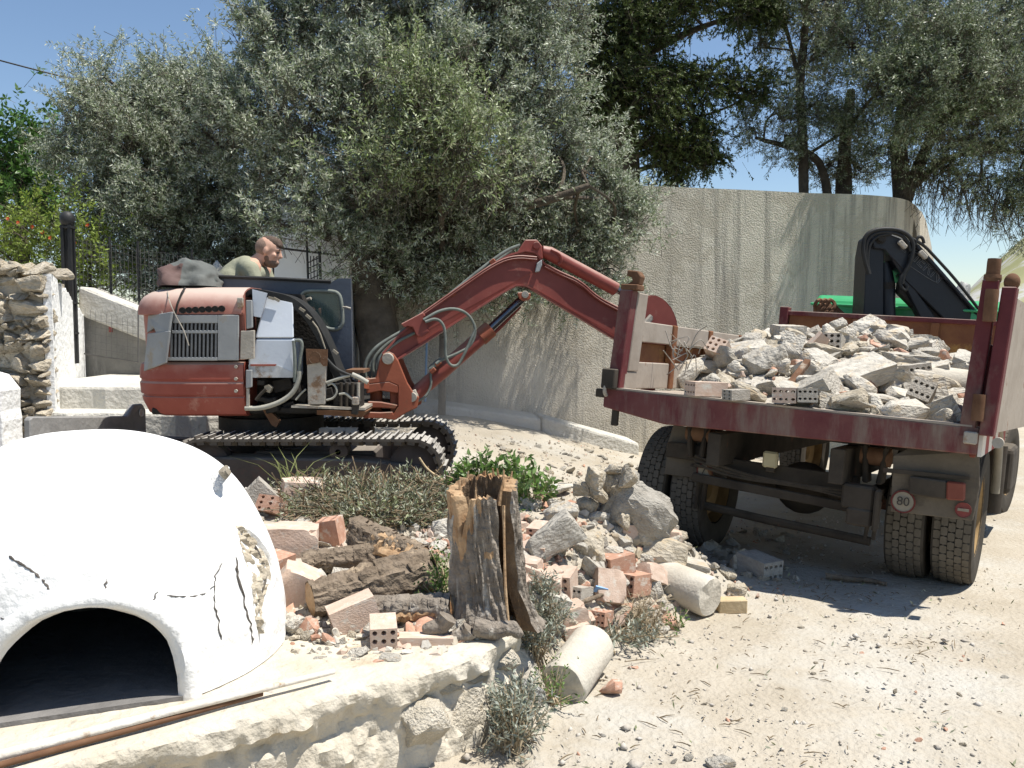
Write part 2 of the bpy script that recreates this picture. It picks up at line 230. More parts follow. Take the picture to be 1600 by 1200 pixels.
# ------------------------------------------------------------------ builders
class MB:
    def __init__(s): s.v = []; s.f = []; s.mi = []
    def add(s, vs, fs, mi=0):
        o = len(s.v); s.v += [Vector(a) for a in vs]; s.f += [[i + o for i in f] for f in fs]; s.mi += [mi] * len(fs); return s
    def box(s, c, size, R=None, mi=0):
        c = Vector(c); h = Vector(size) / 2; q = []
        for x in (-1, 1):
            for y in (-1, 1):
                for z in (-1, 1):
                    v = Vector((x * h.x, y * h.y, z * h.z)); q.append(c + (R @ v if R else v))
        return s.add(q, [(0, 1, 3, 2), (4, 6, 7, 5), (0, 4, 5, 1), (2, 3, 7, 6), (0, 2, 6, 4), (1, 5, 7, 3)], mi)
    def prism(s, poly, off, mi=0):
        n = len(poly); poly = [Vector(p) for p in poly]; off = Vector(off)
        nr = Vector((0, 0, 0))
        for i in range(n): nr += poly[i].cross(poly[(i + 1) % n])
        if nr.dot(off) > 0: poly = poly[::-1]
        return s.add(poly + [p + off for p in poly], [list(range(n)), list(range(2 * n - 1, n - 1, -1))] + [(i, i + n, (i + 1) % n + n, (i + 1) % n) for i in range(n)], mi)
    def tube(s, path, rad, n=8, cap=True, mi=0, wob=0, seed=0, ridge=0):
        path = [Vector(p) for p in path]; k = len(path)
        if not hasattr(rad, '__len__'): rad = [rad] * k
        if len(rad) != k: rad = np.interp(np.linspace(0, 1, k), np.linspace(0, 1, len(rad)), rad).tolist()
        vs = []; ref = None
        for i, p in enumerate(path):
            t = (path[min(i + 1, k - 1)] - path[max(i - 1, 0)]).normalized()
            if ref is None: ref = t.orthogonal().normalized()
            ref = (ref - t * ref.dot(t)).normalized(); b = t.cross(ref)
            for j in range(n):
                a = 2 * math.pi * j / n; r = rad[i]
                d = ref * math.cos(a) + b * math.sin(a)
                if wob: r *= 1 + wob * noise.noise(d * 2.2 + p * 3 + Vector((seed, 0, 0))) + wob * .6 * noise.noise(d * 6 + p * 5)
                if ridge:
                    w3 = Vector((p - path[0]).length * 1.6 * t) if False else d * 5 + Vector((seed, 0, (p - path[0]).length * 3)); r *= 1 + ridge * noise.noise(w3) + ridge * .6 * noise.noise(d * 13 + Vector((0, seed, (p - path[0]).length * 6)))
                vs.append(p + d * r)
        fs = [(i * n + j, i * n + (j + 1) % n, (i + 1) * n + (j + 1) % n, (i + 1) * n + j) for i in range(k - 1) for j in range(n)]
        if cap: fs += [list(range(n))[::-1], list(range((k - 1) * n, k * n))]
        return s.add(vs, fs, mi)
    def lathe(s, prof, n, Mx, mi=0, close=False):
        vs = []
        for r, h in prof:
            for j in range(n):
                a = 2 * math.pi * j / n; vs.append(Mx @ Vector((r * math.cos(a), r * math.sin(a), h)))
        k = len(prof); kk = k if close else k - 1
        return s.add(vs, [(i * n + j, i * n + (j + 1) % n, ((i + 1) % k) * n + (j + 1) % n, ((i + 1) % k) * n + j) for i in range(kk) for j in range(n)], mi)
    def ell(s, c, r, R=None, n=16, m=10, mi=0):
        c = Vector(c); vs = []
        for i in range(m + 1):
            th = math.pi * i / m
            for j in range(n):
                a = 2 * math.pi * j / n; v = Vector((r[0] * math.sin(th) * math.cos(a), r[1] * math.sin(th) * math.sin(a), r[2] * math.cos(th)))
                vs.append(c + (R @ v if R else v))
        return s.add(vs, [(i * n + j, (i + 1) * n + j, (i + 1) * n + (j + 1) % n, i * n + (j + 1) % n) for i in range(m) for j in range(n)], mi)
    def xf(s, Mx): s.v = [Mx @ v for v in s.v]; return s
    def mesh(s, name, mats, smooth=None):
        me = bpy.data.meshes.new(name); me.from_pydata(s.v, [], s.f)
        for m in (mats if isinstance(mats, (list, tuple)) else [mats]): me.materials.append(M[m] if isinstance(m, str) else m)
        if any(s.mi): me.polygons.foreach_set('material_index', s.mi)
        bm = bmesh.new(); bm.from_mesh(me); bmesh.ops.recalc_face_normals(bm, faces=bm.faces); bm.to_mesh(me); bm.free()
        if smooth is not None: me.shade_smooth(); me.set_sharp_from_angle(angle=smooth)
        me.update(); return me
    def build(s, name, mats, parent=None, smooth=None, bevel=0, seg=1):
        o = bpy.data.objects.new(name, s.mesh(name, mats, smooth)); COL.objects.link(o); child(o, parent)
        if bevel:
            b = o.modifiers.new('bevel', 'BEVEL'); b.width = bevel; b.segments = seg; b.limit_method = 'ANGLE'; b.angle_limit = .7
        return o
def child(o, parent):
    if parent is not None: o.parent = parent; o.matrix_parent_inverse = parent.matrix_basis.inverted()
    return o
def tag(o, label=None, cat=None, group=None, kind=None):
    if label: o['label'] = label
    if cat: o['category'] = cat
    if group: o['group'] = group
    if kind: o['kind'] = kind
    return o
def thing(name, label, cat, loc=(0, 0, 0), group=None):
    o = bpy.data.objects.new(name, None); COL.objects.link(o); o.location = Vector(loc); o.empty_display_size = .2
    return tag(o, label, cat, group)
def inst(name, me, Mx, parent=None):
    o = bpy.data.objects.new(name, me); COL.objects.link(o)
    if parent is not None: child(o, parent)
    o.matrix_basis = Mx; return o
def TR(loc, eul=(0, 0, 0), scl=(1, 1, 1)):
    return Matrix.LocRotScale(Vector(loc), Euler(eul), Vector(scl))
def chaikin(p, it=2, closed=False):
    p = [Vector(a) for a in p]
    for _ in range(it):
        q = [] if closed else [p[0]]
        for i in range(len(p) if closed else len(p) - 1):
            a, b = p[i], p[(i + 1) % len(p)]; q += [a * .75 + b * .25, a * .25 + b * .75]
        if not closed: q.append(p[-1])
        p = q
    return p
def rock_mesh(name, seed, mats, dims=(1, 1, 1), cuts=2, amp=.05, npt=16, boxy=.55, freq=2.2):
    rg = random.Random(seed); bm = bmesh.new()
    for i in range(npt):
        v = Vector((rg.uniform(-1, 1), rg.uniform(-1, 1), rg.uniform(-1, 1)))
        n = v.normalized(); mx = max(abs(n.x), abs(n.y), abs(n.z)); v = n * (1 - boxy) + (n / mx) * boxy
        bm.verts.new(v * .5 * rg.uniform(.86, 1.0))
    r = bmesh.ops.convex_hull(bm, input=bm.verts)
    bmesh.ops.delete(bm, geom=list({g for g in r['geom_unused'] + r['geom_interior'] if isinstance(g, bmesh.types.BMVert)}), context='VERTS')
    bmesh.ops.triangulate(bm, faces=bm.faces[:])
    if cuts: bmesh.ops.subdivide_edges(bm, edges=[e for e in bm.edges if e.calc_length() > .12], cuts=cuts, use_grid_fill=True)
    bmesh.ops.smooth_vert(bm, verts=bm.verts, factor=.35, use_axis_x=True, use_axis_y=True, use_axis_z=True)
    bm.normal_update()
    for v in bm.verts:
        q = v.co * freq * 2 + Vector((seed * 3.1, 0, 0))
        v.co += v.normal * amp * (noise.noise(q) + .55 * noise.noise(q * 2.6))
    for v in bm.verts: v.co = Vector((v.co.x * dims[0], v.co.y * dims[1], v.co.z * dims[2]))
    me = bpy.data.meshes.new(name); bm.to_mesh(me); bm.free()
    for m in (mats if isinstance(mats, list) else [mats]): me.materials.append(M[m])
    me.shade_smooth(); me.set_sharp_from_angle(angle=.55); return me
def block_mesh(name, seed, m):
    # squarish brick block with chipped corners and edges
    rg = random.Random(seed); bm = bmesh.new(); bmesh.ops.create_cube(bm, size=1); bmesh.ops.subdivide_edges(bm, edges=bm.edges[:], cuts=7, use_grid_fill=True)
    chips = [Vector((rg.choice([-.5, .5]), rg.choice([-.5, .5]), rg.choice([-.5, .5, rg.uniform(-.5, .5)]))) for _ in range(7)]; rad = [rg.uniform(.12, .3) for _ in chips]
    for v in bm.verts:
        c = v.co.copy()
        for q, r in zip(chips, rad):
            d = (c - q).length + .07 * noise.noise(c * 6 + Vector((seed, 0, 0)))
            if d < r: v.co -= q.normalized() * (r - d) * .75
        v.co += Vector((noise.noise(c * 4 + Vector((seed, 1, 0))), noise.noise(c * 4 + Vector((seed, 5, 0))), noise.noise(c * 4 + Vector((seed, 9, 0))))) * .022
    me = bpy.data.meshes.new(name); bm.to_mesh(me); bm.free(); me.materials.append(M[m]); me.shade_smooth(); me.set_sharp_from_angle(angle=.5); return me
def hollow_brick(name, L, W, H, ny, nz, m, frac=.30, jag=0, seed=0):
    """length along x, round holes running through it"""
    b = MB(); cy, cz = W / ny, H / nz; rr = min(cy, cz) * frac; rg = random.Random(seed)
    ox = {}
    def e(y, z, s):
        k = (round(y, 4), round(z, 4), s)
        if k not in ox: ox[k] = s * L / 2 - (s * rg.uniform(0, jag) if s > 0 else 0)
        return ox[k]
    for i in range(ny):
        for j in range(nz):
            y0 = -W / 2 + i * cy; z0 = -H / 2 + j * cz; c = (y0 + cy / 2, z0 + cz / 2)
            cor = [(y0, z0), (y0 + cy, z0), (y0 + cy, z0 + cz), (y0, z0 + cz)]
            oc = [(c[0] + rr * math.cos(-math.pi * .75 + math.pi / 4 * k), c[1] + rr * math.sin(-math.pi * .75 + math.pi / 4 * k)) for k in range(8)]
            for s in (-1, 1):
                vs = [(e(y, z, s), y, z) for y, z in cor] + [(s * L / 2 - (jag * .5 if s > 0 else 0), y, z) for y, z in oc]
                fs = []
                for k in range(4):
                    a, bq = k, (k + 1) % 4; o0 = 4 + 2 * k; o1 = 4 + (2 * k + 1) % 8; o2 = 4 + (2 * k + 2) % 8
                    fs += [(a, bq, o1, o0), (bq, o2, o1)]
                b.add(vs, fs)
            b.add([(-L / 2, y, z) for y, z in oc] + [(L / 2 - jag * .5, y, z) for y, z in oc], [(k, k + 8, (k + 1) % 8 + 8, (k + 1) % 8) for k in range(8)], 1)
    ys = [-W / 2 + i * cy for i in range(ny + 1)]; zs = [-H / 2 + j * cz for j in range(nz + 1)]
    rim = [(y, zs[0]) for y in ys] + [(ys[-1], z) for z in zs[1:]] + [(y, zs[-1]) for y in ys[-2::-1]] + [(ys[0], z) for z in zs[-2:0:-1]]
    n = len(rim)
    b.add([(e(y, z, -1), y, z) for y, z in rim] + [(e(y, z, 1), y, z) for y, z in rim], [(k, (k + 1) % n, (k + 1) % n + n, k + n) for k in range(n)])
    me = b.mesh(name, [m, m]); bm = bmesh.new(); bm.from_mesh(me); bmesh.ops.remove_doubles(bm, verts=bm.verts, dist=1e-5); bmesh.ops.recalc_face_normals(bm, faces=bm.faces); bm.to_mesh(me); bm.free()
    return me
def leaves(name, pos, dirs, ln, wd, mats, parent, rng, per=14, stem=.22, spread=.85, stems=True, jit=.35, fold=0):
    """pos, dirs: sprays (n,3). Each spray carries `per` leaves along a short stem"""
    n = len(pos); d = dirs / np.linalg.norm(dirs, axis=1)[:, None]
    t = np.tile(np.linspace(.05, 1, per), n); D = np.repeat(d, per, 0); Pp = np.repeat(pos, per, 0)
    sl = np.repeat(stem * rng.uniform(.6, 1.3, n), per)
    base = Pp + D * (t * sl)[:, None]
    rv = rng.normal(size=(n * per, 3)); rv -= D * (rv * D).sum(1)[:, None]; rv /= np.linalg.norm(rv, axis=1)[:, None] + 1e-9
    ld = D * (1 - spread * .6) + rv * spread + rng.normal(size=rv.shape) * jit * .4; ld /= np.linalg.norm(ld, axis=1)[:, None]
    sd = rng.normal(size=rv.shape); sd -= ld * (sd * ld).sum(1)[:, None]; sd /= np.linalg.norm(sd, axis=1)[:, None] + 1e-9
    l = (ln * rng.uniform(.7, 1.25, n * per))[:, None]; wv = (wd * rng.uniform(.75, 1.2, n * per))[:, None]
    V = np.empty((n * per, 4, 3)); V[:, 0] = base; V[:, 1] = base + ld * l * .45 + sd * wv * .5; V[:, 2] = base + ld * l; V[:, 3] = base + ld * l * .45 - sd * wv * .5
    V = V.reshape(-1, 3); nq = n * per; mi = np.zeros(nq, int)
    if stems:
        sdv = np.cross(d, rng.normal(size=d.shape)); sdv /= np.linalg.norm(sdv, axis=1)[:, None] + 1e-9
        S = np.empty((n, 4, 3)); sw = .0035; e = pos + d * stem; b0 = pos - d * stem * 1.2
        S[:, 0] = b0 - sdv * sw; S[:, 1] = b0 + sdv * sw; S[:, 2] = e + sdv * sw * .5; S[:, 3] = e - sdv * sw * .5
        V = np.vstack([V, S.reshape(-1, 3)]); mi = np.concatenate([mi, np.ones(n, int)]); nq += n
    me = bpy.data.meshes.new(name); me.vertices.add(len(V)); me.vertices.foreach_set('co', V.astype(np.float32).ravel())
    me.loops.add(nq * 4); me.loops.foreach_set('vertex_index', np.arange(nq * 4, dtype=np.int32))
    me.polygons.add(nq); me.polygons.foreach_set('loop_start', np.arange(0, nq * 4, 4, dtype=np.int32))
    for m in mats: me.materials.append(M[m])
    me.polygons.foreach_set('material_index', mi.astype(np.int32)); me.update(calc_edges=True)
    o = bpy.data.objects.new(name, me); COL.objects.link(o); return child(o, parent)
def sprays(lobes, dens, rng, sig=.16, per_clump=14, up=.35, inner=.5, sd=0):
    """clumped spray positions through the shell of ellipsoid lobes"""
    ps = []; ds = []
    for c, r in lobes:
        area = (r[0] * r[1] * r[2]) ** (2 / 3) * 12.5; k = max(3, int(area * dens))
        u = rng.normal(size=(k, 3)); u /= np.linalg.norm(u, axis=1)[:, None]
        rad = rng.uniform(inner, 1.0, k) ** .7
        nz = np.array([noise.noise(Vector(q * 1.9) + Vector((c.x + sd, c.y, c.z))) for q in u])
        cp = np.array(c) + u * np.array(r) * (rad * (1 + .35 * nz))[:, None]
        for i in range(k):
            m = int(per_clump * rng.uniform(.5, 1.5)); s = sig * rng.uniform(.7, 1.5)
            ax = u[i] * .8 + np.array([0, 0, up]) + rng.normal(size=3) * .35; ax /= np.linalg.norm(ax)
            q = rng.normal(size=(m, 3)) * s * np.array([.8, .8, .8]) + ax * (rng.normal(size=(m, 1)) * s * 1.1)
            ps.append(cp[i] + q); ds.append(ax * 1.0 + rng.normal(size=(m, 3)) * .45)
    return np.vstack(ps), np.vstack(ds)
# ================================================================== SETTING
def ground():
    n = 300
    u = np.linspace(-1, 1, n)
    xs = .3 + np.sign(u) * (np.abs(u) * 6 + np.abs(u) ** 6 * 900); v = np.linspace(0, 1, n)
    ys = 1.0 + v * 11 + v ** 7 * 1500
    X, Y = np.meshgrid(xs, ys); Z = gz(X, Y)
    far = sstep((np.hypot(X, Y) - 16) / 40); Z = Z * (1 - far) - .6 * far
    V = np.stack([X, Y, Z], -1).reshape(-1, 3)
    near = np.hypot(V[:, 0], V[:, 1]) < 14
    for i in np.nonzero(near)[0]:
        p = Vector(V[i]); q = Vector((p.x, p.y, 0))
        V[i, 2] += .018 * noise.noise(q * 2.1) + .012 * noise.noise(q * 6.3) + .006 * noise.noise(q * 15)
    idx = np.arange(n * n).reshape(n, n)
    Fq = np.stack([idx[:-1, :-1], idx[:-1, 1:], idx[1:, 1:], idx[1:, :-1]], -1).reshape(-1, 4)
    me = bpy.data.meshes.new('ground'); me.from_pydata(V.tolist(), [], Fq.tolist()); me.materials.append(M['ground']); me.shade_smooth()
    o = bpy.data.objects.new('ground', me); COL.objects.link(o); tag(o, 'pale dusty dirt yard with gravel and twigs', None, None, 'structure')
ground()
# ---- retaining wall: plan path of its front face
WP = [(-3.0, 17.0), (-2.5, 11.9), (-2.3, 11.25), (-1.9, 11.25), (1.22, 12.2), (3.69, 12.9), (5.2, 13.25), (5.84, 13.55), (6.35, 14.3), (7.27, 15.9), (10.6, 22.8), (16, 34)]
WTOP = 3.47
def retaining_wall():
    path = chaikin([Vector((x, y, 0)) for x, y in WP], 2)
    b = MB(); n = len(path); nz = 10
    nrm = []
    for i in range(n):
        t = (path[min(i + 1, n - 1)] - path[max(i - 1, 0)]).normalized(); nrm.append(Vector((t.y, -t.x, 0)))
    vs = []
    for i, p in enumerate(path):
        top = WTOP + .012 * noise.noise(p * 1.3)
        for k in range(nz + 1):
            z = -.9 + (top + .9) * k / nz
            vs.append(Vector((p.x, p.y, z)) + nrm[i] * .02 * noise.noise(Vector((p.x, p.y, z)) * .9))
        vs.append(Vector((p.x, p.y, top)) - nrm[i] * .32); vs.append(Vector((p.x, p.y, -.9)) - nrm[i] * .32)
    m = nz + 3
    fs = [(i * m + k, (i + 1) * m + k, (i + 1) * m + (k + 1) % m, i * m + (k + 1) % m) for i in range(n - 1) for k in range(m)] + [list(range(m)), list(range((n - 1) * m, n * m))]
    b.add(vs, fs); t = thing('retaining_wall', 'tall curved roughcast retaining wall with tree shadows behind the digger', 'wall', (3, 12.7, 0))
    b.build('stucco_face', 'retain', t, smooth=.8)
    # low footing at its base
    f = MB(); pts = [(-3.2, 10.75), (-1.4, 11.15), (.3, 11.6), (1.6, 12.0)]
    for i in range(3):
        a = Vector((*pts[i], 0)); c = Vector((*pts[i + 1], 0)); d = (c - a).normalized(); nn = Vector((d.y, -d.x, 0))
        g = float(gz(*((a + c) / 2).xy))
        f2 = MB(); za = float(gz(a.x, a.y)) + .17; zc = float(gz(c.x, c.y)) + .15
        f2.add([a + nn * .32 + Vector((0, 0, -.5)), c + nn * .30 + Vector((0, 0, -.5)), c + nn * .28 + Vector((0, 0, zc)), a + nn * .3 + Vector((0, 0, za)), a - nn * .1 + Vector((0, 0, -.5)), c - nn * .1 + Vector((0, 0, -.5)), c - nn * .1 + Vector((0, 0, zc + .04)), a - nn * .1 + Vector((0, 0, za + .04))],
               [(0, 1, 2, 3), (4, 5, 6, 7), (3, 2, 6, 7), (0, 1, 5, 4), (0, 3, 7, 4), (1, 2, 6, 5)])
        f2.build('footing', 'footing', t, bevel=.03, seg=2)
    return t
retaining_wall()
# ground held up behind the wall
b = MB(); pth = [(x - (.15 if x > 6 else -.15 if x < -2.2 else 0), y + (.3 if x > -2.4 else 0)) for x, y in WP]
pl = [Vector((x, y, WTOP - .25)) for x, y in pth] + [Vector((14, 60, WTOP - .25)), Vector((-3, 60, WTOP - .25)), Vector((-7, 11.2, WTOP - .25))]
b.prism(pl[:-1], (0, 0, -.3)); tag(b.build('terrace_ground', 'ground'), 'earth terrace held up behind the retaining wall', None, None, 'structure')
# ---- hill and crag far right
def hill():
    b = MB(); nx, ny = 70, 26; vs = []
    for j in range(ny):
        Y = 330 + j * 22
        for i in range(nx):
            px = 1180 + i * 26; base = Vector(((px - 800) / F * Y, Y, -6))
            prof = np.interp(px, [1180, 1440, 1480, 1540, 1600, 1700, 1900, 3000], [-2, 2, 8, 25, 41, 66, 100, 170]) * (Y / 420)
            h = prof * math.sin(min(1, j / 9) * math.pi / 2) + (6 * noise.noise(base * .012) + 2.5 * noise.noise(base * .05)) * min(1, j / 4) * min(1, max(0, prof) / 12)
            vs.append(base + Vector((0, 0, h + 4)))
    b.add(vs, [(j * nx + i, j * nx + i + 1, (j + 1) * nx + i + 1, (j + 1) * nx + i) for j in range(ny - 1) for i in range(nx - 1)])
    tag(b.build('hill', 'hill', smooth=1.2), 'distant hillside of pale rock and dry scrub', None, None, 'structure')
hill()
me = rock_mesh('crag', 5, 'rock', (2.0, 2, 4), 3, .08)
tag(inst('rock_outcrop', me, TR(P(1504, 455, 120) - Vector((0, 0, .5)))), 'grey rock outcrop on the ridge beyond the crane boom', 'rock')
# ---- left: rubble stone wall with plastered flank, parapet, landing
def left_side():
    t = thing('stone_wall', 'broken end of a rubble stone wall with whitewashed flank', 'wall', (-4.6, 8.0, .3))
    c0 = P(70, 500, 7.65); A = Vector((c0.x, 7.68, 0)); B = Vector((-4.62, 9.6, 0))
    zt = P(60, 420, 7.65).z
    core = MB(); core.prism([Vector((A.x - .03, A.y, -.3)), Vector((B.x - .03, B.y, -.3)), Vector((-7.5, 9.6, -.3)), Vector((-7.5, 7.68, -.3))], (0, 0, zt + .22)); core.build('core', 'mortar', t)
    # plastered flank with a ragged top
    d = (B - A).normalized(); nn = Vector((d.y, -d.x, 0)); n = 26; L = (B - A).length; fl = MB(); vs = []
    rg = random.Random(3)
    for i in range(n + 1):
        s = i / n; p = A + d * (L * s); top = zt - .02 - .22 * s - .12 * (s > .1) * s + rg.uniform(-.035, .02)
        for off in (.045, -.02):
            for z in (-.3, top): vs.append(Vector((p.x, p.y, z)) + nn * (off + (.012 * noise.noise(Vector((s * 6, z * 3, 0))))))
    fl.add(vs, [f for i in range(n) for f in ((4 * i, 4 * i + 4, 4 * i + 5, 4 * i + 1), (4 * i + 1, 4 * i + 5, 4 * i + 7, 4 * i + 3), (4 * i + 2, 4 * i + 3, 4 * i + 7, 4 * i + 6))] + [(0, 1, 3, 2), (4 * n, 4 * n + 1, 4 * n + 3, 4 * n + 2)])
    fl.build('plastered_flank', 'wplaster', t, smooth=.5)
    vs_ = [rock_mesh('stone', 40 + i, 'stone', (1, 1, 1), 3, .05, 15, .88) for i in range(9)]
    rg = random.Random(11); z = .25
    while z < zt - .02:
        h = rg.choice([.035, .05, .06, .08, .10, .15]); h = min(h, zt - z + .05)
        x = A.x + .02
        while x > -5.75:
            wd = max(.06, h * rg.uniform(.9, 2.1)); hh = h * rg.uniform(.85, 1.12)
            o = inst('stone', rg.choice(vs_), TR((x - wd / 2, 7.68 + rg.uniform(-.02, .06), z + h / 2 + rg.uniform(-.01, .01)), (rg.uniform(-.3, .3), rg.uniform(-.26, .26), rg.choice([0, math.pi]) + rg.uniform(-.4, .4)), (wd * 1.12, .28, hh * 1.22)), t)
            x -= wd * .98
        z += h * .97
    for k in range(16):   # loose stones along the broken top
        o = inst('stone', rg.choice(vs_), TR((rg.uniform(-5.6, A.x - .05), rg.uniform(7.65, 8.3), zt + rg.uniform(-.03, .05)), (rg.uniform(-.4, .4), rg.uniform(-.4, .4), rg.uniform(0, 6)), (rg.uniform(.12, .3), rg.uniform(.12, .25), rg.uniform(.07, .14))), t)
    # surviving plastered pier in front of it
    b = MB(); p0 = P(8, 640, 7.2); zt2 = P(5, 588, 7.2).z
    n = 14; poly = [Vector((-6, 7.2, -.2)), Vector((p0.x, 7.2, -.2))]
    for k in range(n): poly.append(Vector((p0.x - .012 * rg.random() - .03 * (k / n), 7.2, -.1 + (zt2 - .02) * (k + 1) / n)))
    poly += [Vector((p0.x - .12, 7.2, zt2)), Vector((p0.x - .3, 7.2, zt2 + .05)), Vector((-6, 7.2, zt2 + .12))]
    b.prism(poly, (0, .3, 0)); tag(b.build('plaster_pier', 'wplaster', bevel=.01), 'low whitewashed wall stub in front of the rubble stones', 'wall')
    # sloping parapet with pale coping
    t2 = thing('parapet_wall', 'low shade coloured parapet with pale sloping coping below the wire fence', 'wall', (-3.9, 9.7, 1))
    q = [P(126, 447, 9.62), P(262, 500, 9.62), P(262, 545, 9.62), P(126, 492, 9.62)]
    b = MB(); b.prism([v + Vector((0, -.05, 0)) for v in q], (0, .45, 0)); b.build('coping', 'footing', t2, bevel=.02)
    b = MB(); b.prism([q[3] + Vector((.0, .03, 0)), q[2] + Vector((0, .03, 0)), Vector((q[2].x, 9.65, .2)), Vector((q[3].x, 9.65, .2))], (0, .3, 0)); b.build('wall_face', mat('shade_toned_render', (.17, .165, .15), (.27, .26, .235), 3, .95, .6, 20, c3=(.36, .35, .32), p3=.58, s3=2, st=(1.5, 1.5, .2)), t2)  # front face given a dark colour that stands for its shade
    b = MB(); c = P(173, 511, 9.6); b.box(c + Vector((0, .0, 0)), (.035, .02, .11)); b.build('red_mark', 'signred', t2)
    # landing and steps
    st = [(9.66, 7.9, P(170, 590, 9.0).z, -4.35, -2.2), (8.3, 7.6, P(170, 632, 8.3).z, -4.2, -1.9)]
    rg = random.Random(4)
    b = MB()
    for (y1, y0, zt, x0, x1) in st:
        n = 18; poly = [Vector((x0, y1, zt)), Vector((x1, y1, zt - .05))] + [Vector((x1 + (x0 - x1) * k / n, y0 + .06 * noise.noise(Vector((k * .9, y0, 0))) + .3 * (1 - k / n), zt - .05 * (1 - k / n))) for k in range(n + 1)]
        b.prism(poly, (0, 0, -.6))
    tag(b.build('landing_steps', 'footing', bevel=.03, seg=2), 'worn pale concrete landing steps beside the parapet', None, None, 'structure')
    # iron gatepost
    t3 = thing('iron_gatepost', 'black iron gatepost with knob on top of the whitewashed wall', 'post', P(107, 460, 8.9))
    x = P(107, 400, 8.9); b = MB(); zt = P(107, 352, 8.9).z; zb = 1.2
    for dx, dy in ((-.035, -.035), (.035, -.035), (-.035, .035), (.035, .035)): b.box((x.x + dx, 8.9 + dy, (zt + zb) / 2), (.03, .03, zt - zb))
    for z in (zb + .3, zb + .6, zt - .02): b.box((x.x, 8.9, z), (.11, .11, .02))
    b.build('post', 'iron', t3)
    b = MB(); b.lathe([(.02, -.02), (.055, 0), (.068, .04), (.07, .08), (.05, .12), (.02, .135), (.001, .137)], 12, Matrix.Translation((x.x, 8.9, zt))); b.build('finial', 'iron', t3, smooth=.8)
    # wire fence
    t4 = thing('wire_fence', 'sagging wire mesh fence on thin posts above the parapet', 'fence', P(190, 500, 9.75))
    y = 9.9; xs0 = P(112, 450, y).x; xs1 = P(330, 450, y).x
    def topz(s): return P(120, 372, y).z * (1 - s) + P(330, 405, y).z * s
    def botz(s): return P(120, 460, y).z * (1 - s) + P(330, 520, y).z * s
    b = MB(); nv = 34
    for i in range(nv + 1):
        s = i / nv; X = xs0 + (xs1 - xs0) * s; b.tube([(X, y, botz(s)), (X + .01 * noise.noise(Vector((i, 0, 0))), y + .02 * noise.noise(Vector((i, 3, 0))), topz(s) + .02 * noise.noise(Vector((i, 7, 0))))], .0025, 4, False)
    for k in range(11):
        f = k / 10; b.tube([(xs0 + (xs1 - xs0) * s, y + .01, botz(s) * (1 - f) + topz(s) * f - .04 * math.sin(s * math.pi * 3) ** 2 * f) for s in np.linspace(0, 1, 13)], .0025, 4, False)
    b.build('wire_mesh', 'wire', t4)
    for px in (172, 216, 300):
        s = (px - 112) / 218; b = MB(); X = xs0 + (xs1 - xs0) * s; b.tube([(X, y + .02, botz(s) - .3), (X, y + .02, topz(s) + .08)], .014, 6); b.build('post', 'iron', t4)
    b = MB(); g0 = P(133, 566, 9.5); g1 = P(216, 569, 9.5); g2 = P(216, 480, 9.5); b.tube([P(128, 552, 9.5) + Vector((0, 0, .0)), P(216, 566, 9.5)], .008, 5); b.tube([P(216, 566, 9.5), P(216, 484, 9.5)], .008, 5)
    for k in range(10):
        f = k / 10; px = 133 + 83 * f; b.tube([P(px, 553 + 13 * f, 9.49), P(px, 482 + 20 * f, 9.49)], .002, 4, False)
    for k in range(6): b.tube([P(133, 553 - 11 * k, 9.49), P(216, 566 - 11 * k, 9.49)], .002, 4, False)
    b.build('mesh_panel', 'wire', t4)
left_side()
# rock behind the cab, white house with iron grille, blue pole, overhead wire
t = inst('pale_boulder', rock_mesh('pale_boulder', 77, 'rock', (.62, .6, 1.5), 3, .1, 18, .4), TR((P(342, 430, 10.3).x, 10.3, P(342, 392, 10.3).z - .72)))
tag(t, 'pale craggy limestone rock standing behind the digger driver', 'rock')
def house():
    Y = 10.1; t = thing('white_house', 'white rendered house corner half hidden behind the olive trunk', 'house', P(470, 480, 10.4))
    b = MB(); b.prism([P(412, 362, Y), P(545, 368, Y), P(545, 690, Y), P(412, 690, Y)], (0, .7, 0)); b.build('wall', 'house', t)
    b = MB(); b.prism([P(440, 318, Y + .25), P(478, 309, Y + .25), P(505, 316, Y + .25), P(505, 366, Y + .25), P(440, 364, Y + .25)], (0, .5, 0)); b.build('chimney_block', 'house', t, bevel=.01)
    t = thing('iron_grille', 'black iron grille and rail in front of the white house wall', 'grille', P(490, 480, 9.9))
    Y = 9.95; b = MB()
    b.tube([P(432, 387, Y), P(530, 399, Y)], .012, 6); b.tube([P(427, 395, Y), P(427, 480, Y)], .012, 6); b.build('rail', 'iron', t)
    b = MB(); b.tube([P(479, 368, Y), P(483, 480, Y)], .014, 6); b.tube([P(499, 384, Y), P(502, 480, Y)], .018, 6); b.build('stile', 'iron', t)
    b = MB()
    for k in range(9): b.tube([P(480, 411 + k * 9, Y), P(500, 402 + k * 9, Y)], .006, 5)
    for k in range(1, 4): b.tube([P(480 + 5 * k, 400, Y), P(482 + 5 * k, 480, Y)], .006, 5)
    b.build('bars', 'iron', t)
house()
b = MB(); p = P(664, 640, 11.0); b.tube([p, P(668, 480, 11.25)], .014, 8); tag(b.build('blue_pole', 'blueplastic'), 'thin pale blue pole leaning against the retaining wall', 'pole')
b = MB(); b.tube(chaikin([P(-60, 78, 13), P(20, 100, 13), P(130, 128, 13.4), P(260, 150, 14)], 2), .011, 6); tag(b.build('overhead_cable', 'iron'), 'black overhead cable running into the olive tree', 'cable')
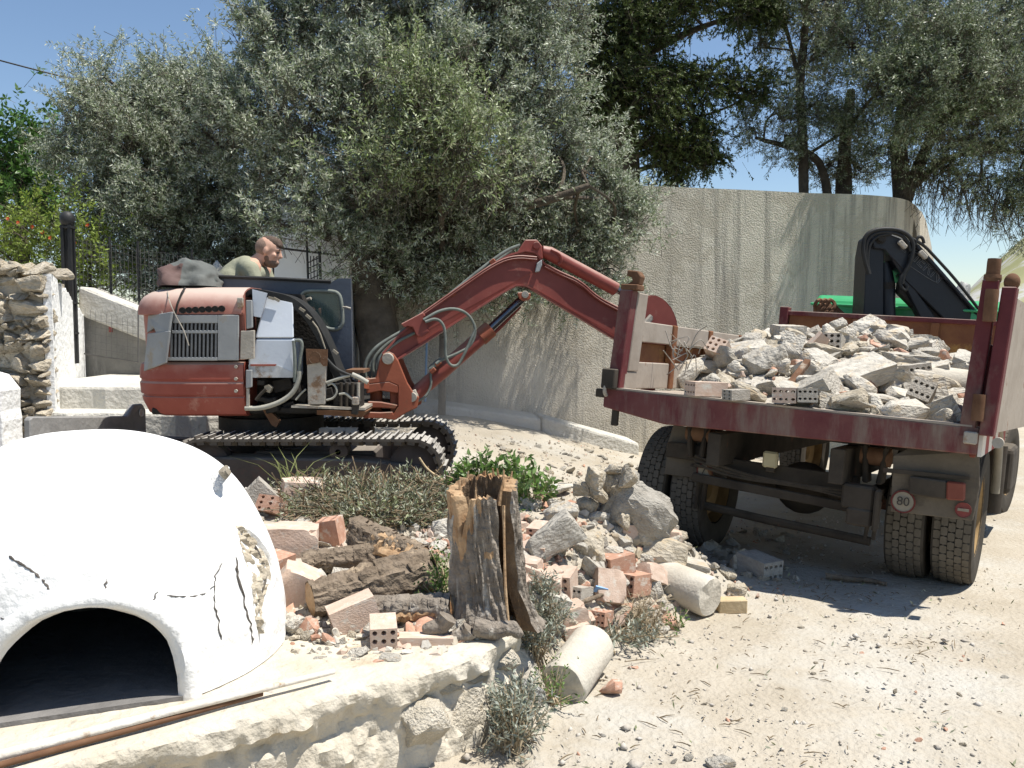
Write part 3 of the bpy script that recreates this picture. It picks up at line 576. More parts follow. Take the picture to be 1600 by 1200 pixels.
# ================================================================== TREES
def tree(name, label, cat, base, forks, lobes, leafmats, dens, seed, rad=.16, leaf=(.058, .0145), per=19, per_clump=14, sig=.16, bark='treebark', up=.35, stem=.22, spread=.85, inner=.5, group=None, twigs=3):
    rng = np.random.default_rng(seed); rg = random.Random(seed)
    t = thing(name, label, cat, base, group)
    Ls = [(P(px, py, Y), (rx * .84 * Y / F, ry_ * .84, rz * .84 * Y / F)) for px, py, Y, rx, rz, ry_ in lobes]
    b = MB(); tops = []
    for path, r0, r1 in forks:
        pp = chaikin(path, 2); n = len(pp); b.tube(pp, [r0 + (r1 - r0) * i / (n - 1) for i in range(n)], 10, wob=.16, seed=seed); tops += [(q, r0 + (r1 - r0) * i / (n - 1)) for i, q in enumerate(pp) if i > n * .35]
    for c, r in Ls:
        p0, r0 = min(tops, key=lambda q: (q[0] - c).length + rg.uniform(0, .8) + (0 if q[0].z < c.z else 1.5))
        mid = (p0 + c) / 2 + Vector((rg.uniform(-.2, .2), rg.uniform(-.2, .2), rg.uniform(-.05, .25)))
        pp = chaikin([p0, mid, c], 2); n = len(pp); rb = min(r0 * .55, .07); b.tube(pp, [rb + (.014 - rb) * i / (n - 1) for i in range(n)], 6, wob=.1, seed=seed)
        for k in range(twigs + int(r[0] * 3)):
            u = Vector((rg.gauss(0, 1), rg.gauss(0, 1), rg.gauss(.2, 1))).normalized(); s = pp[rg.randrange(n // 2, n)]
            e = c + Vector((u.x * r[0], u.y * r[1], u.z * r[2])) * rg.uniform(.7, 1.0)
            b.tube(chaikin([s, (s + e) / 2 + Vector((rg.uniform(-.1, .1), rg.uniform(-.1, .1), rg.uniform(-.08, .08))), e], 1), [.016, .012, .008, .004], 5)
    b.build('trunk', bark, t, smooth=1.0)
    ps, ds = sprays(Ls, dens, rng, sig, per_clump, up, inner, seed)
    leaves('crown', ps, ds, leaf[0], leaf[1], [leafmats, bark], t, rng, per, stem, spread)
    return len(ps) * per
V3 = Vector
tot = 0
g0 = P(577, 470, 10.5)
tot += tree('olive_tree', 'huge silvery olive tree with forked trunk leaning over the digger', 'tree', (g0.x, 10.5, .4),
     [([(g0.x + .25, 10.55, .3), P(590, 520, 10.5), P(575, 430, 10.5), P(540, 395, 10.4), P(505, 360, 10.4), P(470, 290, 10.5), P(430, 180, 10.8)], .30, .06),
      ([P(580, 470, 10.5), P(570, 420, 10.5), P(580, 350, 10.5), P(585, 250, 10.5), P(570, 100, 10.7)], .2, .05),
      ([P(588, 500, 10.5), P(620, 420, 10.6), P(670, 330, 10.6), P(720, 200, 10.6), P(770, 60, 10.8)], .2, .05),
      ([P(650, 370, 10.6), P(740, 330, 10.4), P(840, 320, 10.2), P(920, 290, 10.2)], .09, .03)],
     [(455, 65, 11, 90, 85, 1.1), (560, 30, 11, 140, 100, 1.2), (720, 20, 11, 130, 100, 1.2), (860, 10, 11.2, 80, 90, .9), (520, -100, 11.2, 130, 80, 1.2), (720, -100, 11.2, 170, 80, 1.2),
      (380, 190, 10.8, 80, 80, .9), (490, 190, 10.2, 90, 90, .9), (610, 160, 10.2, 100, 90, .9), (730, 150, 10.4, 100, 90, 1.0), (840, 130, 10.8, 80, 80, .9),
      (440, 280, 10.4, 60, 50, .6), (560, 280, 9.9, 70, 70, .6), (660, 270, 10.2, 80, 70, .7), (770, 270, 10.2, 80, 70, .7), (860, 230, 10.9, 60, 60, .6), (920, 270, 11.2, 50, 60, .5),
      (700, 360, 10.6, 80, 60, .6), (800, 350, 10.9, 70, 60, .5), (890, 360, 11.1, 60, 60, .5), (960, 350, 11.4, 55, 60, .45), (850, 420, 11.1, 60, 45, .4), (930, 425, 11.3, 55, 40, .4), (990, 330, 11.6, 30, 30, .3), (780, 440, 11.0, 50, 30, .35), (840, 300, 11.2, 60, 50, .5), (620, 370, 10.5, 55, 50, .5),
      (660, 430, 10.6, 60, 45, .45), (750, 420, 10.5, 60, 45, .45), (600, 445, 10.8, 40, 40, .35), (432, 352, 9.55, 30, 16, .25), (482, 346, 9.6, 36, 16, .25), (535, 358, 9.6, 26, 22, .25), (552, 400, 9.6, 18, 26, .2)],
     'olive', 9, 5, .3, sig=.12, per_clump=21)
tot += tree('olive_tree', 'fresh green olive shoots sprouting in the middle of the silvery crown', 'tree', P(690, 640, 10.9).xyz,
     [([Vector((P(690, 640, 10.9).x, 10.9, .3)), P(692, 450, 10.8), P(690, 330, 10.0), P(680, 200, 9.6)], .05, .02)],
     [(660, 165, 9.35, 38, 45, .3), (700, 200, 9.2, 45, 50, .35), (745, 245, 9.2, 38, 40, .3), (620, 120, 9.5, 30, 35, .3), (600, 260, 9.2, 35, 40, .3)], 'olivefresh', 20, 9, .05, per_clump=14, up=.8, stem=.26)
tot += tree('olive_tree', 'pale grey olive tree spreading behind the parapet fence', 'tree', P(250, 500, 12.2),
     [([Vector((P(300, 500, 12.0).x, 12.0, 0)), P(295, 470, 12.0), P(280, 380, 12.0), P(240, 280, 12), P(220, 160, 12)], .22, .05), ([P(290, 430, 12), P(340, 330, 11.9), P(370, 240, 11.9), P(340, 100, 12)], .14, .04)],
     [(165, 165, 12, 44, 48, .8), (245, 160, 12.2, 50, 50, .9), (325, 135, 12.2, 45, 55, .8), (140, 230, 11.8, 60, 60, .8), (220, 220, 11.6, 70, 70, .8), (310, 210, 11.8, 70, 70, .8), (150, 310, 11.6, 60, 60, .7), (240, 310, 11.4, 75, 65, .8), (330, 300, 11.5, 70, 60, .7), (400, 330, 11.4, 60, 50, .6),
      (200, 390, 11.5, 60, 50, .6), (280, 390, 11.3, 60, 50, .6), (360, 385, 11.6, 60, 45, .6), (250, 445, 11.5, 50, 35, .5), (158, 118, 12.1, 14, 26, .25), (262, 108, 12.2, 14, 26, .25), (420, 400, 11.6, 35, 30, .4)],
     'olive', 9.5, 21, .22, sig=.115, per_clump=21)
g = P(975, 280, 15); ZT = WTOP - .3
tot += tree('cypress_tree', 'dark cypress with thick trunk rising above the retaining wall', 'tree', (g.x, 15, ZT),
     [([V3((g.x, 15, ZT - .2)), P(975, 250, 15), P(978, 150, 15), P(990, 20, 15), P(1000, -150, 15)], .30, .14), ([V3((g.x - .2, 15, ZT - .2)), P(945, 285, 15), P(968, 230, 15)], .2, .1),
      ([P(985, 100, 15), P(1050, 60, 14.8), P(1130, 30, 14.6)], .09, .03), ([P(980, 190, 15), P(1040, 160, 14.8), P(1100, 190, 14.6)], .07, .03)],
     [(930, 60, 15, 50, 60, .7), (1000, 40, 14.6, 60, 60, .8), (1075, 10, 14.6, 55, 40, .7), (1160, 10, 14.6, 50, 38, .6), (940, 150, 14.8, 50, 55, .7), (1010, 140, 14.4, 60, 60, .7), (1075, 140, 14.5, 40, 40, .5), (1145, 140, 14.4, 48, 26, .4), (1195, 130, 14.3, 25, 25, .3), (950, 185, 14.9, 35, 30, .4), (1040, 210, 14.5, 42, 45, .5), (1085, 220, 14.5, 45, 45, .5), (1062, 258, 14.6, 36, 24, .35), (1105, 245, 14.6, 22, 26, .3), (915, 190, 15.2, 25, 40, .4), (1000, -70, 15, 120, 60, 1), (1210, 10, 14.6, 40, 45, .5)],
     'cypress', 17, 33, .3, leaf=(.05, .02), per=18, per_clump=17, sig=.125, up=-.35, stem=.16, spread=.55, inner=.35)
g = P(1257, 290, 14.6)
tot += tree('olive_tree', 'slim multi stemmed olive tree behind the wall rim next to the cypress', 'tree', (g.x, 14.6, ZT),
     [([V3((g.x, 14.6, ZT - .2)), P(1256, 230, 14.6), P(1248, 130, 14.6), P(1258, 60, 14.6), P(1262, -20, 14.6)], .085, .05), ([V3((P(1300, 290, 14.8).x, 14.8, ZT - .2)), P(1290, 265, 14.7), P(1262, 235, 14.6), P(1215, 225, 14.6), P(1180, 215, 14.5)], .09, .02), ([P(1252, 140, 14.6), P(1235, 70, 14.6), P(1220, 10, 14.7)], .04, .02), ([V3((P(1320, 290, 14.9).x, 14.9, ZT - .2)), P(1318, 240, 14.9), P(1330, 140, 14.9)], .16, .06)],
     [(1235, 175, 14.3, 28, 55, .35), (1275, 160, 14.3, 40, 40, .4), (1175, 205, 14.4, 28, 40, .35), (1195, 75, 14.6, 22, 25, .3), (1280, 70, 14.8, 60, 60, .6), (1340, 60, 13.6, 60, 60, .6), (1300, 0, 13.8, 90, 50, .7), (1330, 200, 14.2, 50, 60, .5), (1380, 130, 13.2, 45, 45, .5), (1290, 260, 14.9, 40, 25, .4), (1225, 225, 14.6, 25, 25, .3), (1345, 265, 15, 35, 25, .4)],
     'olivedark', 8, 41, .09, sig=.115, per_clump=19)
g = P(1408, 300, 14.4)
tot += tree('olive_tree', 'broad dark olive tree growing at the corner of the retaining wall', 'tree', (g.x, 14.4, ZT),
     [([V3((g.x + .1, 14.4, ZT - .3)), P(1408, 290, 14.4), P(1404, 230, 14.4), P(1415, 150, 14.3), P(1440, 40, 14.2)], .17, .07), ([P(1415, 310, 14.4), P(1432, 270, 14.4), P(1460, 200, 14.2), P(1520, 120, 14)], .12, .05), ([P(1430, 290, 14.4), P(1470, 250, 14.1), P(1540, 230, 13.9), P(1610, 240, 13.8)], .06, .03)],
     [(1400, 110, 13.3, 55, 60, .6), (1460, 60, 13.4, 70, 60, .7), (1540, 50, 13.6, 70, 60, .7), (1620, 50, 14, 60, 60, .7), (1430, -30, 14.3, 100, 50, .8), (1570, -40, 14.2, 110, 50, .8), (1480, 140, 13.2, 60, 50, .6), (1550, 130, 13.5, 60, 50, .6), (1620, 130, 13.8, 60, 60, .6), (1440, 195, 13.2, 50, 36, .5), (1510, 210, 13.4, 60, 45, .5), (1580, 210, 13.8, 55, 45, .5), (1470, 270, 14.0, 40, 25, .4), (1530, 285, 13.9, 40, 28, .4), (1595, 290, 13.8, 40, 40, .4), (1605, 350, 13.8, 28, 32, .3), (1390, 230, 14.5, 35, 35, .4), (1650, 220, 13.8, 50, 90, .6), (1450, 115, 12.75, 55, 50, .5), (1510, 105, 12.75, 55, 50, .5), (1565, 140, 12.9, 50, 50, .5), (1480, 50, 12.8, 60, 45, .5), (1420, 170, 12.85, 36, 36, .35), (1565, 330, 13.9, 18, 20, .2)],
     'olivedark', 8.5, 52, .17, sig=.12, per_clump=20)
tot += tree('laurel_tree', 'glossy bright green tree beyond the stone wall', 'tree', (P(30, 400, 13.5).x, 13.5, .4),
     [([V3((P(30, 400, 13.5).x, 13.5, .2)), P(30, 420, 13.5), P(35, 300, 13.5), P(40, 220, 13.5)], .14, .04)],
     [(40, 225, 13.5, 35, 35, .5), (10, 270, 13.4, 45, 45, .6), (70, 280, 13.5, 35, 40, .5), (20, 330, 13.2, 50, 35, .5), (80, 325, 13.3, 30, 30, .4), (-40, 290, 13.5, 40, 60, .6)],
     'laurel', 13, 61, .14, leaf=(.10, .042), per=9, per_clump=9, stem=.18)
tot += tree('pomegranate_shrub', 'yellow green pomegranate shrub with red flowers behind the gatepost', 'shrub', (P(110, 440, 10.8).x, 10.8, .8),
     [([V3((P(110, 440, 10.8).x, 10.8, .5)), P(110, 440, 10.8), P(105, 380, 10.8)], .04, .015), ([V3((P(140, 440, 10.8).x, 10.8, .5)), P(140, 440, 10.8), P(145, 370, 10.8)], .03, .012), ([V3((P(40, 440, 10.8).x, 10.8, .5)), P(50, 440, 10.8), P(40, 370, 10.8)], .03, .012)],
     [(60, 375, 10.8, 40, 30, .4), (110, 365, 10.7, 40, 35, .4), (25, 360, 10.9, 35, 22, .35), (100, 420, 10.7, 45, 30, .4), (145, 400, 10.6, 30, 45, .35), (160, 445, 10.6, 25, 28, .3), (40, 415, 10.8, 40, 20, .3), (-10, 390, 10.9, 30, 35, .4)],
     'pome', 15, 71, .04, leaf=(.06, .02), per=11, per_clump=10, stem=.16)
sh = [o for o in COL.objects if o.name == 'pomegranate_shrub'][0]
rg = random.Random(8)
for px, py in ((68, 363), (14, 342), (80, 372), (138, 352), (30, 348), (118, 380), (52, 355)):
    c = P(px, py, 10.25); b = MB()
    for k in range(6):
        a = k * 1.05; b.add([c, c + V3((math.cos(a) * .022, -.02, math.sin(a) * .022)), c + V3((math.cos(a + .8) * .022, -.03, math.sin(a + .8) * .022))], [(0, 1, 2)])
    b.build('flower', 'flower', sh)
# dry hanging twigs under the right-hand olive
rt = [o for o in COL.objects if o.get('label', '').startswith('broad dark olive')][0]
b = MB()
for k in range(150):
    s = P(rg.uniform(1420, 1570), 0, 14.0); px = rg.uniform(1410, 1575); py = np.interp(px, [1410, 1450, 1500, 1560], [250, 270, 285, 300]) + rg.uniform(-25, 15); s = P(px, py, 14 + rg.uniform(-.3, .3))
    e = s + V3((rg.uniform(-.25, .25), rg.uniform(-.1, .1), -rg.uniform(.25, .8))); m = (s + e) / 2 + V3((rg.uniform(-.08, .08), 0, .04))
    b.tube([s, m, e], [.007, .005, .002], 4, False)
    for q in range(3):
        f = m.lerp(e, rg.random()); b.tube([f, f + V3((rg.uniform(-.14, .14), 0, -rg.uniform(.04, .2)))], [.004, .0015], 4, False)
b.build('hanging_twigs', 'treebark', rt)
print('leaves', tot)
# ================================================================== EXCAVATOR
EX = thing('excavator', 'red tracked mini excavator with its panels torn off loading the truck', 'excavator', (-1.2, 6.95, .27))
def rrect(cx, cz, hx, hz, r, n=5):
    p = []
    for qx, qz, a0 in ((1, 1, 0), (-1, 1, 90), (-1, -1, 180), (1, -1, 270)):
        for k in range(n + 1):
            a = R_(a0 + 90 * k / n); p.append((cx + qx * (hx - r) + r * math.cos(a), cz + qz * (hz - r) + r * math.sin(a)))
    return p
GZE = .27
def undercarriage():
    ZT = P(500, 679, 6.25).z; r = .2
    xl = P(262, 700, 6.25).x; xr = P(690, 700, 6.25).x
    # loop: flat bottom, round left sprocket, higher chamfered right idler
    zb = GZE + .02; loop = []
    rad = (ZT - zb) / 2; cz = (ZT + zb) / 2
    for k in range(13): a = math.pi / 2 + math.pi * k / 12; loop.append((xl + rad * .8 + rad * .9 * math.cos(a), cz + rad * math.sin(a)))
    for k in range(13): a = -math.pi / 2 + math.pi * k / 12; loop.append((xr - rad * .75 + rad * .9 * math.cos(a), cz + rad * math.sin(a)))
    loop.append(loop[0])
    # resample by arc length
    d = [0]
    for i in range(1, len(loop)): d.append(d[-1] + math.dist(loop[i], loop[i - 1]))
    n = 46; S = np.linspace(0, d[-1], n, endpoint=False)
    lx = np.interp(S, d, [p[0] for p in loop]); lz = np.interp(S, d, [p[1] for p in loop]); pitch = d[-1] / n
    b = MB(); b.box((0, 0, 0), (pitch * .93, .30, .022)); b.box((-pitch * .30, 0, .02), (.014, .30, .03)); b.box((pitch * .12, 0, .014), (.012, .30, .018))
    b.box((0, -.04, -.03), (pitch * .8, .03, .04)); b.box((0, .04, -.03), (pitch * .8, .03, .04)); b.box((0, -.135, -.02), (pitch * .5, .02, .03))
    me = b.mesh('track_shoe', 'track')
    for yc in (6.42, 7.55):
        for i in range(n):
            j = (i + 1) % n; k = (i - 1) % n; t = Vector((lx[j] - lx[k], 0, lz[j] - lz[k])).normalized(); nrm = Vector((-t.z, 0, t.x)) * -1
            c = Vector((lx[i], yc, lz[i])); nrm = Vector((t.z, 0, -t.x))
            if nrm.dot(c - Vector(((xl + xr) / 2, yc, cz))) < 0: nrm = -nrm
            y = Vector((0, 1, 0)); x = y.cross(nrm); Mx = Matrix((x, y, nrm)).transposed().to_4x4(); Mx.translation = c - nrm * .045
            inst('track_shoe', me, Mx, EX)
        b = MB(); x0, x1 = xl + .12, xr - .15
        b.prism([(x0, yc - .12, zb + .07), (x1 - .02, yc - .12, zb + .07), (x1, yc - .12, zb + .30), (x0 + 1.15, yc - .12, zb + .345), (x0 + .1, yc - .12, zb + .36), (x0 - .03, yc - .12, zb + .26)], (0, .24, 0))
        fr = b.build('track_frame', 'trackframe', EX, bevel=.012)
        b = MB(); b.prism([(x0 + 1.05, yc - .125, zb + .17), (x0 + .92, yc - .125, zb + .17), (x0 + .88, yc - .125, zb + .23), (x0 + .95, yc - .125, zb + .27), (x0 + 1.06, yc - .125, zb + .25)], (0, .01, 0)); b.build('cut_out_shade', 'void', fr)  # dark plate painted as the shade of an opening
        for xx, rr in ((xl + rad * .8, rad - .07), (xr - rad * .75, rad - .07)):
            b = MB(); b.lathe([(.03, -.11), (rr * .5, -.11), (rr * .62, -.085), (rr * .92, -.07), (rr, -.05), (rr, .05), (rr * .9, .07), (.03, .1)], 28, Matrix.Translation((xx, yc, cz)) @ Matrix.Rotation(R_(90), 4, 'X')); b.build('track_wheel', 'trackframe', EX, smooth=.6)
        for xx, zz in ((P(525, 705, 6.25).x, ZT - .135),):
            b = MB(); b.lathe([(.001, -.14), (.035, -.14), (.04, -.12), (.06, -.1), (.065, .08), (.02, .1)], 18, Matrix.Translation((xx, yc, zz)) @ Matrix.Rotation(R_(90), 4, 'X')); b.build('carrier_roller', 'trackframe', EX, smooth=.6)
        for k in range(4):
            xx = x0 + .3 + k * (x1 - x0 - .6) / 3
            b = MB(); b.lathe([(.001, -.13), (.06, -.12), (.065, .1), (.02, .12)], 16, Matrix.Translation((xx, yc, zb + .09)) @ Matrix.Rotation(R_(90), 4, 'X')); b.build('track_roller', 'trackframe', EX, smooth=.6)
    b = MB(); b.box(((xl + xr) / 2, 7.0, zb + .27), (.9, .95, .2)); b.build('cross_frame', 'trackframe', EX, bevel=.02)
    b = MB(); b.lathe([(.001, -.2), (.36, -.2), (.36, 0), (.40, 0), (.40, .10), (.33, .10), (.33, .16), (.001, .16)], 36, Matrix.Translation((P(425, 660, 7).x, 7.0, P(425, 667, 7).z))); b.build('slew_ring', 'void', EX, smooth=.6)
    # dozer blade on the left end
    a = P(47, 650, 5.95); c = P(228, 634, 7.5); h = Vector((0, 0, .42)); d = (c - a).normalized(); nn = Vector((d.y, -d.x, 0))
    pts = [a - h, c - h, c + Vector((0, 0, -.03)), c - d * .05 + Vector((0, 0, .02)), c - d * .19 + Vector((0, 0, .02)), c - d * .30 + Vector((0, 0, -.07)), a + d * .03 + Vector((0, 0, -.005)), a - Vector((0, 0, .02))]
    b = MB(); b.prism(pts, nn * -.05); bl = b.build('dozer_blade', 'blade', EX, bevel=.01)
    b = MB(); k = c - d * .09 + Vector((0, 0, -.055)) + nn * .004; b.lathe([(.001, 0), (.028, 0), (.032, .006), (.034, 0)], 18, Matrix.Translation(k) @ nn.to_track_quat('Z', 'Y').to_matrix().to_4x4()); b.build('lug_hole', 'footing', bl)
    for y in (6.75, 7.25):
        b = MB(); b.tube([(-3.12, y, .66), (-2.5, y, .62), (-1.9, y, .6)], .045, 8); b.build('blade_arm', 'trackframe', EX, smooth=.6)
undercarriage()
# ---- house
YN = 6.40; YFAR = 7.72
def outline(inset, n=14):
    """plan of the round tail: from the near front corner round the back to the far corner"""
    x1 = P(380, 600, YN).x; xb = P(224, 600, 6.8).x; p = [(x1, YN + inset)]
    yc = (YN + YFAR) / 2; ry = (YFAR - YN) / 2 - inset; xs = P(300, 600, YN).x; rx = xs - xb - inset
    for k in range(n + 1):
        a = -math.pi / 2 - math.pi * k / n
        ca, sa = math.cos(a), math.sin(a)
        p.append((xs + rx * math.copysign(abs(ca) ** .75, ca), yc + ry * math.copysign(abs(sa) ** .55, sa)))
    p.append((x1, YFAR - inset)); return p
def loft(name, rows, m, bevel=0, smooth=.6):
    b = MB(); k = None
    for z, ins in rows:
        o = outline(ins); k = len(o); b.v += [Vector((x, y, z)) for x, y in o]
    fs = [(i * k + j, i * k + (j + 1) % k, (i + 1) * k + (j + 1) % k, (i + 1) * k + j) for i in range(len(rows) - 1) for j in range(k)] + [list(range(k)), list(range((len(rows) - 1) * k, len(rows) * k))]
    b.f += fs; b.mi += [0] * len(fs); return b.build(name, m, EX, smooth=smooth, bevel=bevel)
def house_ex():
    def z(py): return P(330, py, YN).z
    cw = loft('counterweight', [(z(652), .10), (z(648), .055), (z(630), .02), (z(622), .012), (z(621), .022), (z(618), .022), (z(617), .006), (z(600), 0), (z(597), .010), (z(594), .010), (z(593), 0), (z(577), .004), (z(570), .012), (z(566), .04)], 'red', smooth=.5)
    loft('engine_hood', [(z(563), .05), (z(492), .035), (z(491), .0), (z(480), .002), (z(470), .015), (z(462), .04), (z(455), .085), (z(450), .15), (z(447), .24)], 'hoodred', smooth=.9)
    for k in range(3): # bolt heads
        c = P(369, 573 + k * 19, YN); b = MB(); b.lathe([(.001, -.012), (.012, -.012), (.014, 0)], 8, Matrix.Translation(c) @ Matrix.Rotation(R_(90), 4, 'X').inverted()); b.build('bolt', 'steel', cw)
    # hood vent holes: proud discs painted dark for the shade inside
    for k in range(7):
        c = P(285 + k * 10.2, 485 - k * .45, YN - .003); b = MB(); b.lathe([(.001, .0), (.019, .0), (.024, -.006), (.026, .006)], 14, Matrix.Translation(c) @ Matrix.Rotation(R_(-90), 4, 'X') @ Matrix.Diagonal((1, .9, 1, 1))); b.build('vent_shade_disc', ['void'], EX)
    # seam of the hood: dark gap
    b = MB(); b.tube([P(274, 492, YN - .012), P(277, 475, YN - .01), P(284, 458, YN + .03), P(289, 450, YN + .1)], .008, 6); b.build('hood_seam', 'void', EX)
    # side grille: frame, slot bars, dark backing painted as the shade behind
    b = MB(); b.box((P(318, 528, YN).x, YN + .022, P(318, 528, YN).z), (.48, .02, .33)); b.build('grille_shade_backing', 'void', EX)
    g = MB(); yg = YN - .008
    def rect(x0, y0, x1, y1, th=.016): g.prism([P(x0, y0, yg), P(x1, y0, yg), P(x1, y1, yg), P(x0, y1, yg)], (0, th, 0))
    rect(270, 492, 340, 505); rect(340, 492, 373, 563); rect(262, 558, 340, 563.5); rect(268, 516, 340, 521)
    g.build('grille_frame', 'greypanel', EX, bevel=.004)
    for k in range(12):
        x = 268 + k * 6.3
        for y0, y1 in ((505, 516), (521, 558)):
            g = MB(); g.prism([P(x - (1.3 if k else 2), y0, yg), P(x + 1.3, y0, yg), P(x + 1.3 - .6, y1, yg), P(x - 1.3 - .6, y1, yg)], (0, .014, 0)); g.build('grille_bar', 'grillegrey', EX)
    for px, py in ((362, 503), (362, 525), (363, 547), (349, 553)):
        c = P(px, py, yg); b = MB(); b.lathe([(.001, -.01), (.011, -.01), (.013, 0)], 8, Matrix.Translation(c) @ Matrix.Rotation(R_(-90), 4, 'X').inverted()); b.build('bolt', 'steel', EX)
    # bent grey doors at the rear corner
    for q, n in (([P(231, 493, 6.50), P(268, 487, 6.34), P(263, 519, 6.34), P(244, 522, 6.42), P(240, 512, 6.44), P(229, 520, 6.50)], 'rear_panel'), ([P(230, 521, 6.47), P(264, 517, 6.32), P(258, 567, 6.34), P(224, 580, 6.49)], 'rear_door')):
        b = MB(); cc = sum((v for v in q), Vector()) / len(q); nr = (q[1] - q[0]).cross(q[-1] - q[0]).normalized()
        if nr.y > 0: nr = -nr
        b.prism(q, nr * -.02); b.build(n, 'greypanel', EX, bevel=.004)
    b = MB(); b.tube([P(277, 568, YN - .015), P(262, 568, YN - .01), P(256, 563, YN)], .006, 5)
    # loose wire
    b = MB(); b.tube(chaikin([P(262, 455, 6.5), P(264, 470, 6.37), P(275, 495, 6.36), P(287, 515, 6.36), P(295, 540, 6.36)], 2), .004, 5); b.tube(chaikin([P(252, 470, 6.45), P(254, 500, 6.4), P(258, 520, 6.37)], 2), .0025, 5); b.build('loose_wire', 'steel', EX)
    # deck and belly
    b = MB(); x0 = P(245, 650, 6.6).x; x1 = P(572, 650, 6.6).x; zd = P(400, 650, YN).z
    b.prism([(x0, YN + .1, zd), (x1, YN + .18, zd - .0), (x1, YFAR - .1, zd), (x0, YFAR - .15, zd)], (0, 0, .05)); b.build('deck', 'void', EX, bevel=.01)
    b = MB(); b.prism([P(455, 634, YN), P(570, 637, YN + .1), P(570, 641, YN + .1), P(455, 637, YN)], (0, .5, 0)); b.build('floor_plate', 'steel', EX)
    b = MB(); b.prism([P(495, 641, YN + .02), P(572, 643, YN + .1), P(565, 652, YN + .12), P(495, 648, YN + .04)], (0, .3, 0)); b.build('front_sill', 'rust', EX)
    # engine bay: dark sheet painted as the shade behind the parts
    b = MB(); b.prism([P(378, 455, 6.75), P(470, 460, 6.75), P(540, 640, 6.75), P(378, 645, 6.75)], (0, .12, 0)); b.build('bay_shade_backing', 'void', EX)
    rg = random.Random(2)
    for k in range(26):
        c = P(rg.uniform(385, 565), rg.uniform(595, 638), rg.uniform(6.5, 6.75)); b = MB(); b.box(c, (rg.uniform(.04, .14), .1, rg.uniform(.03, .12)), Euler((0, rg.uniform(-.4, .4), 0)).to_matrix()); b.build('engine_part', 'void', EX, bevel=.006)
    b = MB(); b.box(P(545, 618, 6.62), (.2, .2, .2)); b.build('valve_block', 'void', EX, bevel=.01)
    for k in range(4):
        b = MB(); b.tube([P(533 + k * 9, 640, 6.5), P(533 + k * 9, 598, 6.5)], .012, 8); b.build('valve_spool', 'steel' if k == 3 else 'chassis', EX, smooth=.6)
    # white tank with folded top
    b = MB(); y = YN + .03
    b.prism([P(399, 529, y), P(459, 529, y), P(459, 590, y), P(388, 590, y), P(388, 560, y), P(396, 540, y)], (0, .3, 0)); tk = b.build('tank', 'whitebox', EX, bevel=.015, seg=2)
    b = MB(); b.add([P(399, 528, y - .002), P(459, 528, y - .002), P(458, 472, y + .05), P(416, 463, y + .05), P(459, 528, y + .3), P(458, 472, y + .3), P(416, 463, y + .3), P(399, 528, y + .3)], [(0, 1, 2, 3), (1, 4, 5, 2), (3, 2, 5, 6), (0, 3, 6, 7), (0, 1, 4, 7), (7, 4, 5, 6)]); b.build('tank_shoulder', 'whitebox', tk, bevel=.008)
    b = MB(); b.prism([P(394, 452, y), P(417, 458, y), P(407, 496, y), P(396, 494, y)], (0, .02, 0)); b.build('tank_flap', 'whitebox', tk)
    b = MB(); b.prism([P(388, 570, y - .003), P(432, 570, y - .003), P(459, 582, y - .003), P(457, 590, y - .003), P(390, 590, y - .003)], (0, .003, 0)); b.build('grime_band', 'whitegrime', tk)
    b = MB(); b.prism([P(391, 569, y - .006), P(432, 569, y - .006), P(430, 572, y - .006), P(391, 572, y - .006)], (0, .006, 0)); b.build('red_stripe', 'red', tk)
    # brackets beside the tank
    for q, m, n in (([(376, 517), (397, 516), (397, 560), (375, 562)], 'steel', 'hinge_plate'), ([(384, 469), (393, 469), (394, 512), (385, 514)], 'greypanel', 'hinge_strap'), ([(384, 578), (393, 578), (393, 605), (384, 607)], 'greypanel', 'bracket'), ([(370, 465), (379, 465), (379, 480), (371, 482)], 'steel', 'latch')):
        b = MB(); b.prism([P(a, c, YN - .01) for a, c in q], (0, .03, 0)); b.build(n, m, EX, bevel=.004)
    b = MB(); b.prism([P(385, 607, YN), P(389, 607, YN), P(389, 637, YN), P(385, 637, YN)], (0, .02, 0)); b.build('strut', 'steel', EX)
    b = MB(); b.prism([P(419, 640, 6.5), P(437, 657, 6.5), P(431, 668, 6.5), P(424, 664, 6.5), P(410, 640, 6.5)], (0, .05, 0)); b.build('hanging_bracket', 'rust', EX)
    b = MB(); b.prism([P(413, 603, 6.42), P(419, 601, 6.42), P(425, 606, 6.42), P(421, 614, 6.42), P(413, 611, 6.42)], (0, .05, 0)); b.build('connector', 'sticker', EX)
    # pump bracket plate with round coupling
    b = MB(); b.prism([P(479, 546, YN), P(511, 546, YN), P(508, 632, YN), P(481, 632, YN)], (0, .03, 0)); pb = b.build('pump_bracket', 'steel', EX, bevel=.005)
    b = MB(); b.prism([P(478, 545, YN - .01), P(512, 546, YN - .01), P(511, 572, YN - .01), P(505, 572, YN - .01), P(500, 566, YN - .01), P(479, 570, YN - .01)], (0, .01, 0)); b.build('mounting_plate', 'rust', pb)
    b = MB(); b.lathe([(.001, -.03), (.02, -.03), (.02, -.02), (.035, -.02), (.042, -.012), (.042, 0)], 18, Matrix.Translation(P(492, 559, YN - .012)) @ Matrix.Rotation(R_(-90), 4, 'X').inverted()); b.build('coupling', 'steel', pb, smooth=.5)
    # broken curved fender band
    pts = chaikin([P(380, 462, 6.5), P(391, 449, 6.48), P(420, 455, 6.48), P(457, 463, 6.48), P(488, 490, 6.48), P(512, 535, 6.5), P(530, 585, 6.52), P(546, 606, 6.55), P(562, 612, 6.6)], 2)
    b = MB(); n = len(pts); wd = [.016 + .045 * math.sin(math.pi * i / (n - 1)) for i in range(n)]; vs = []
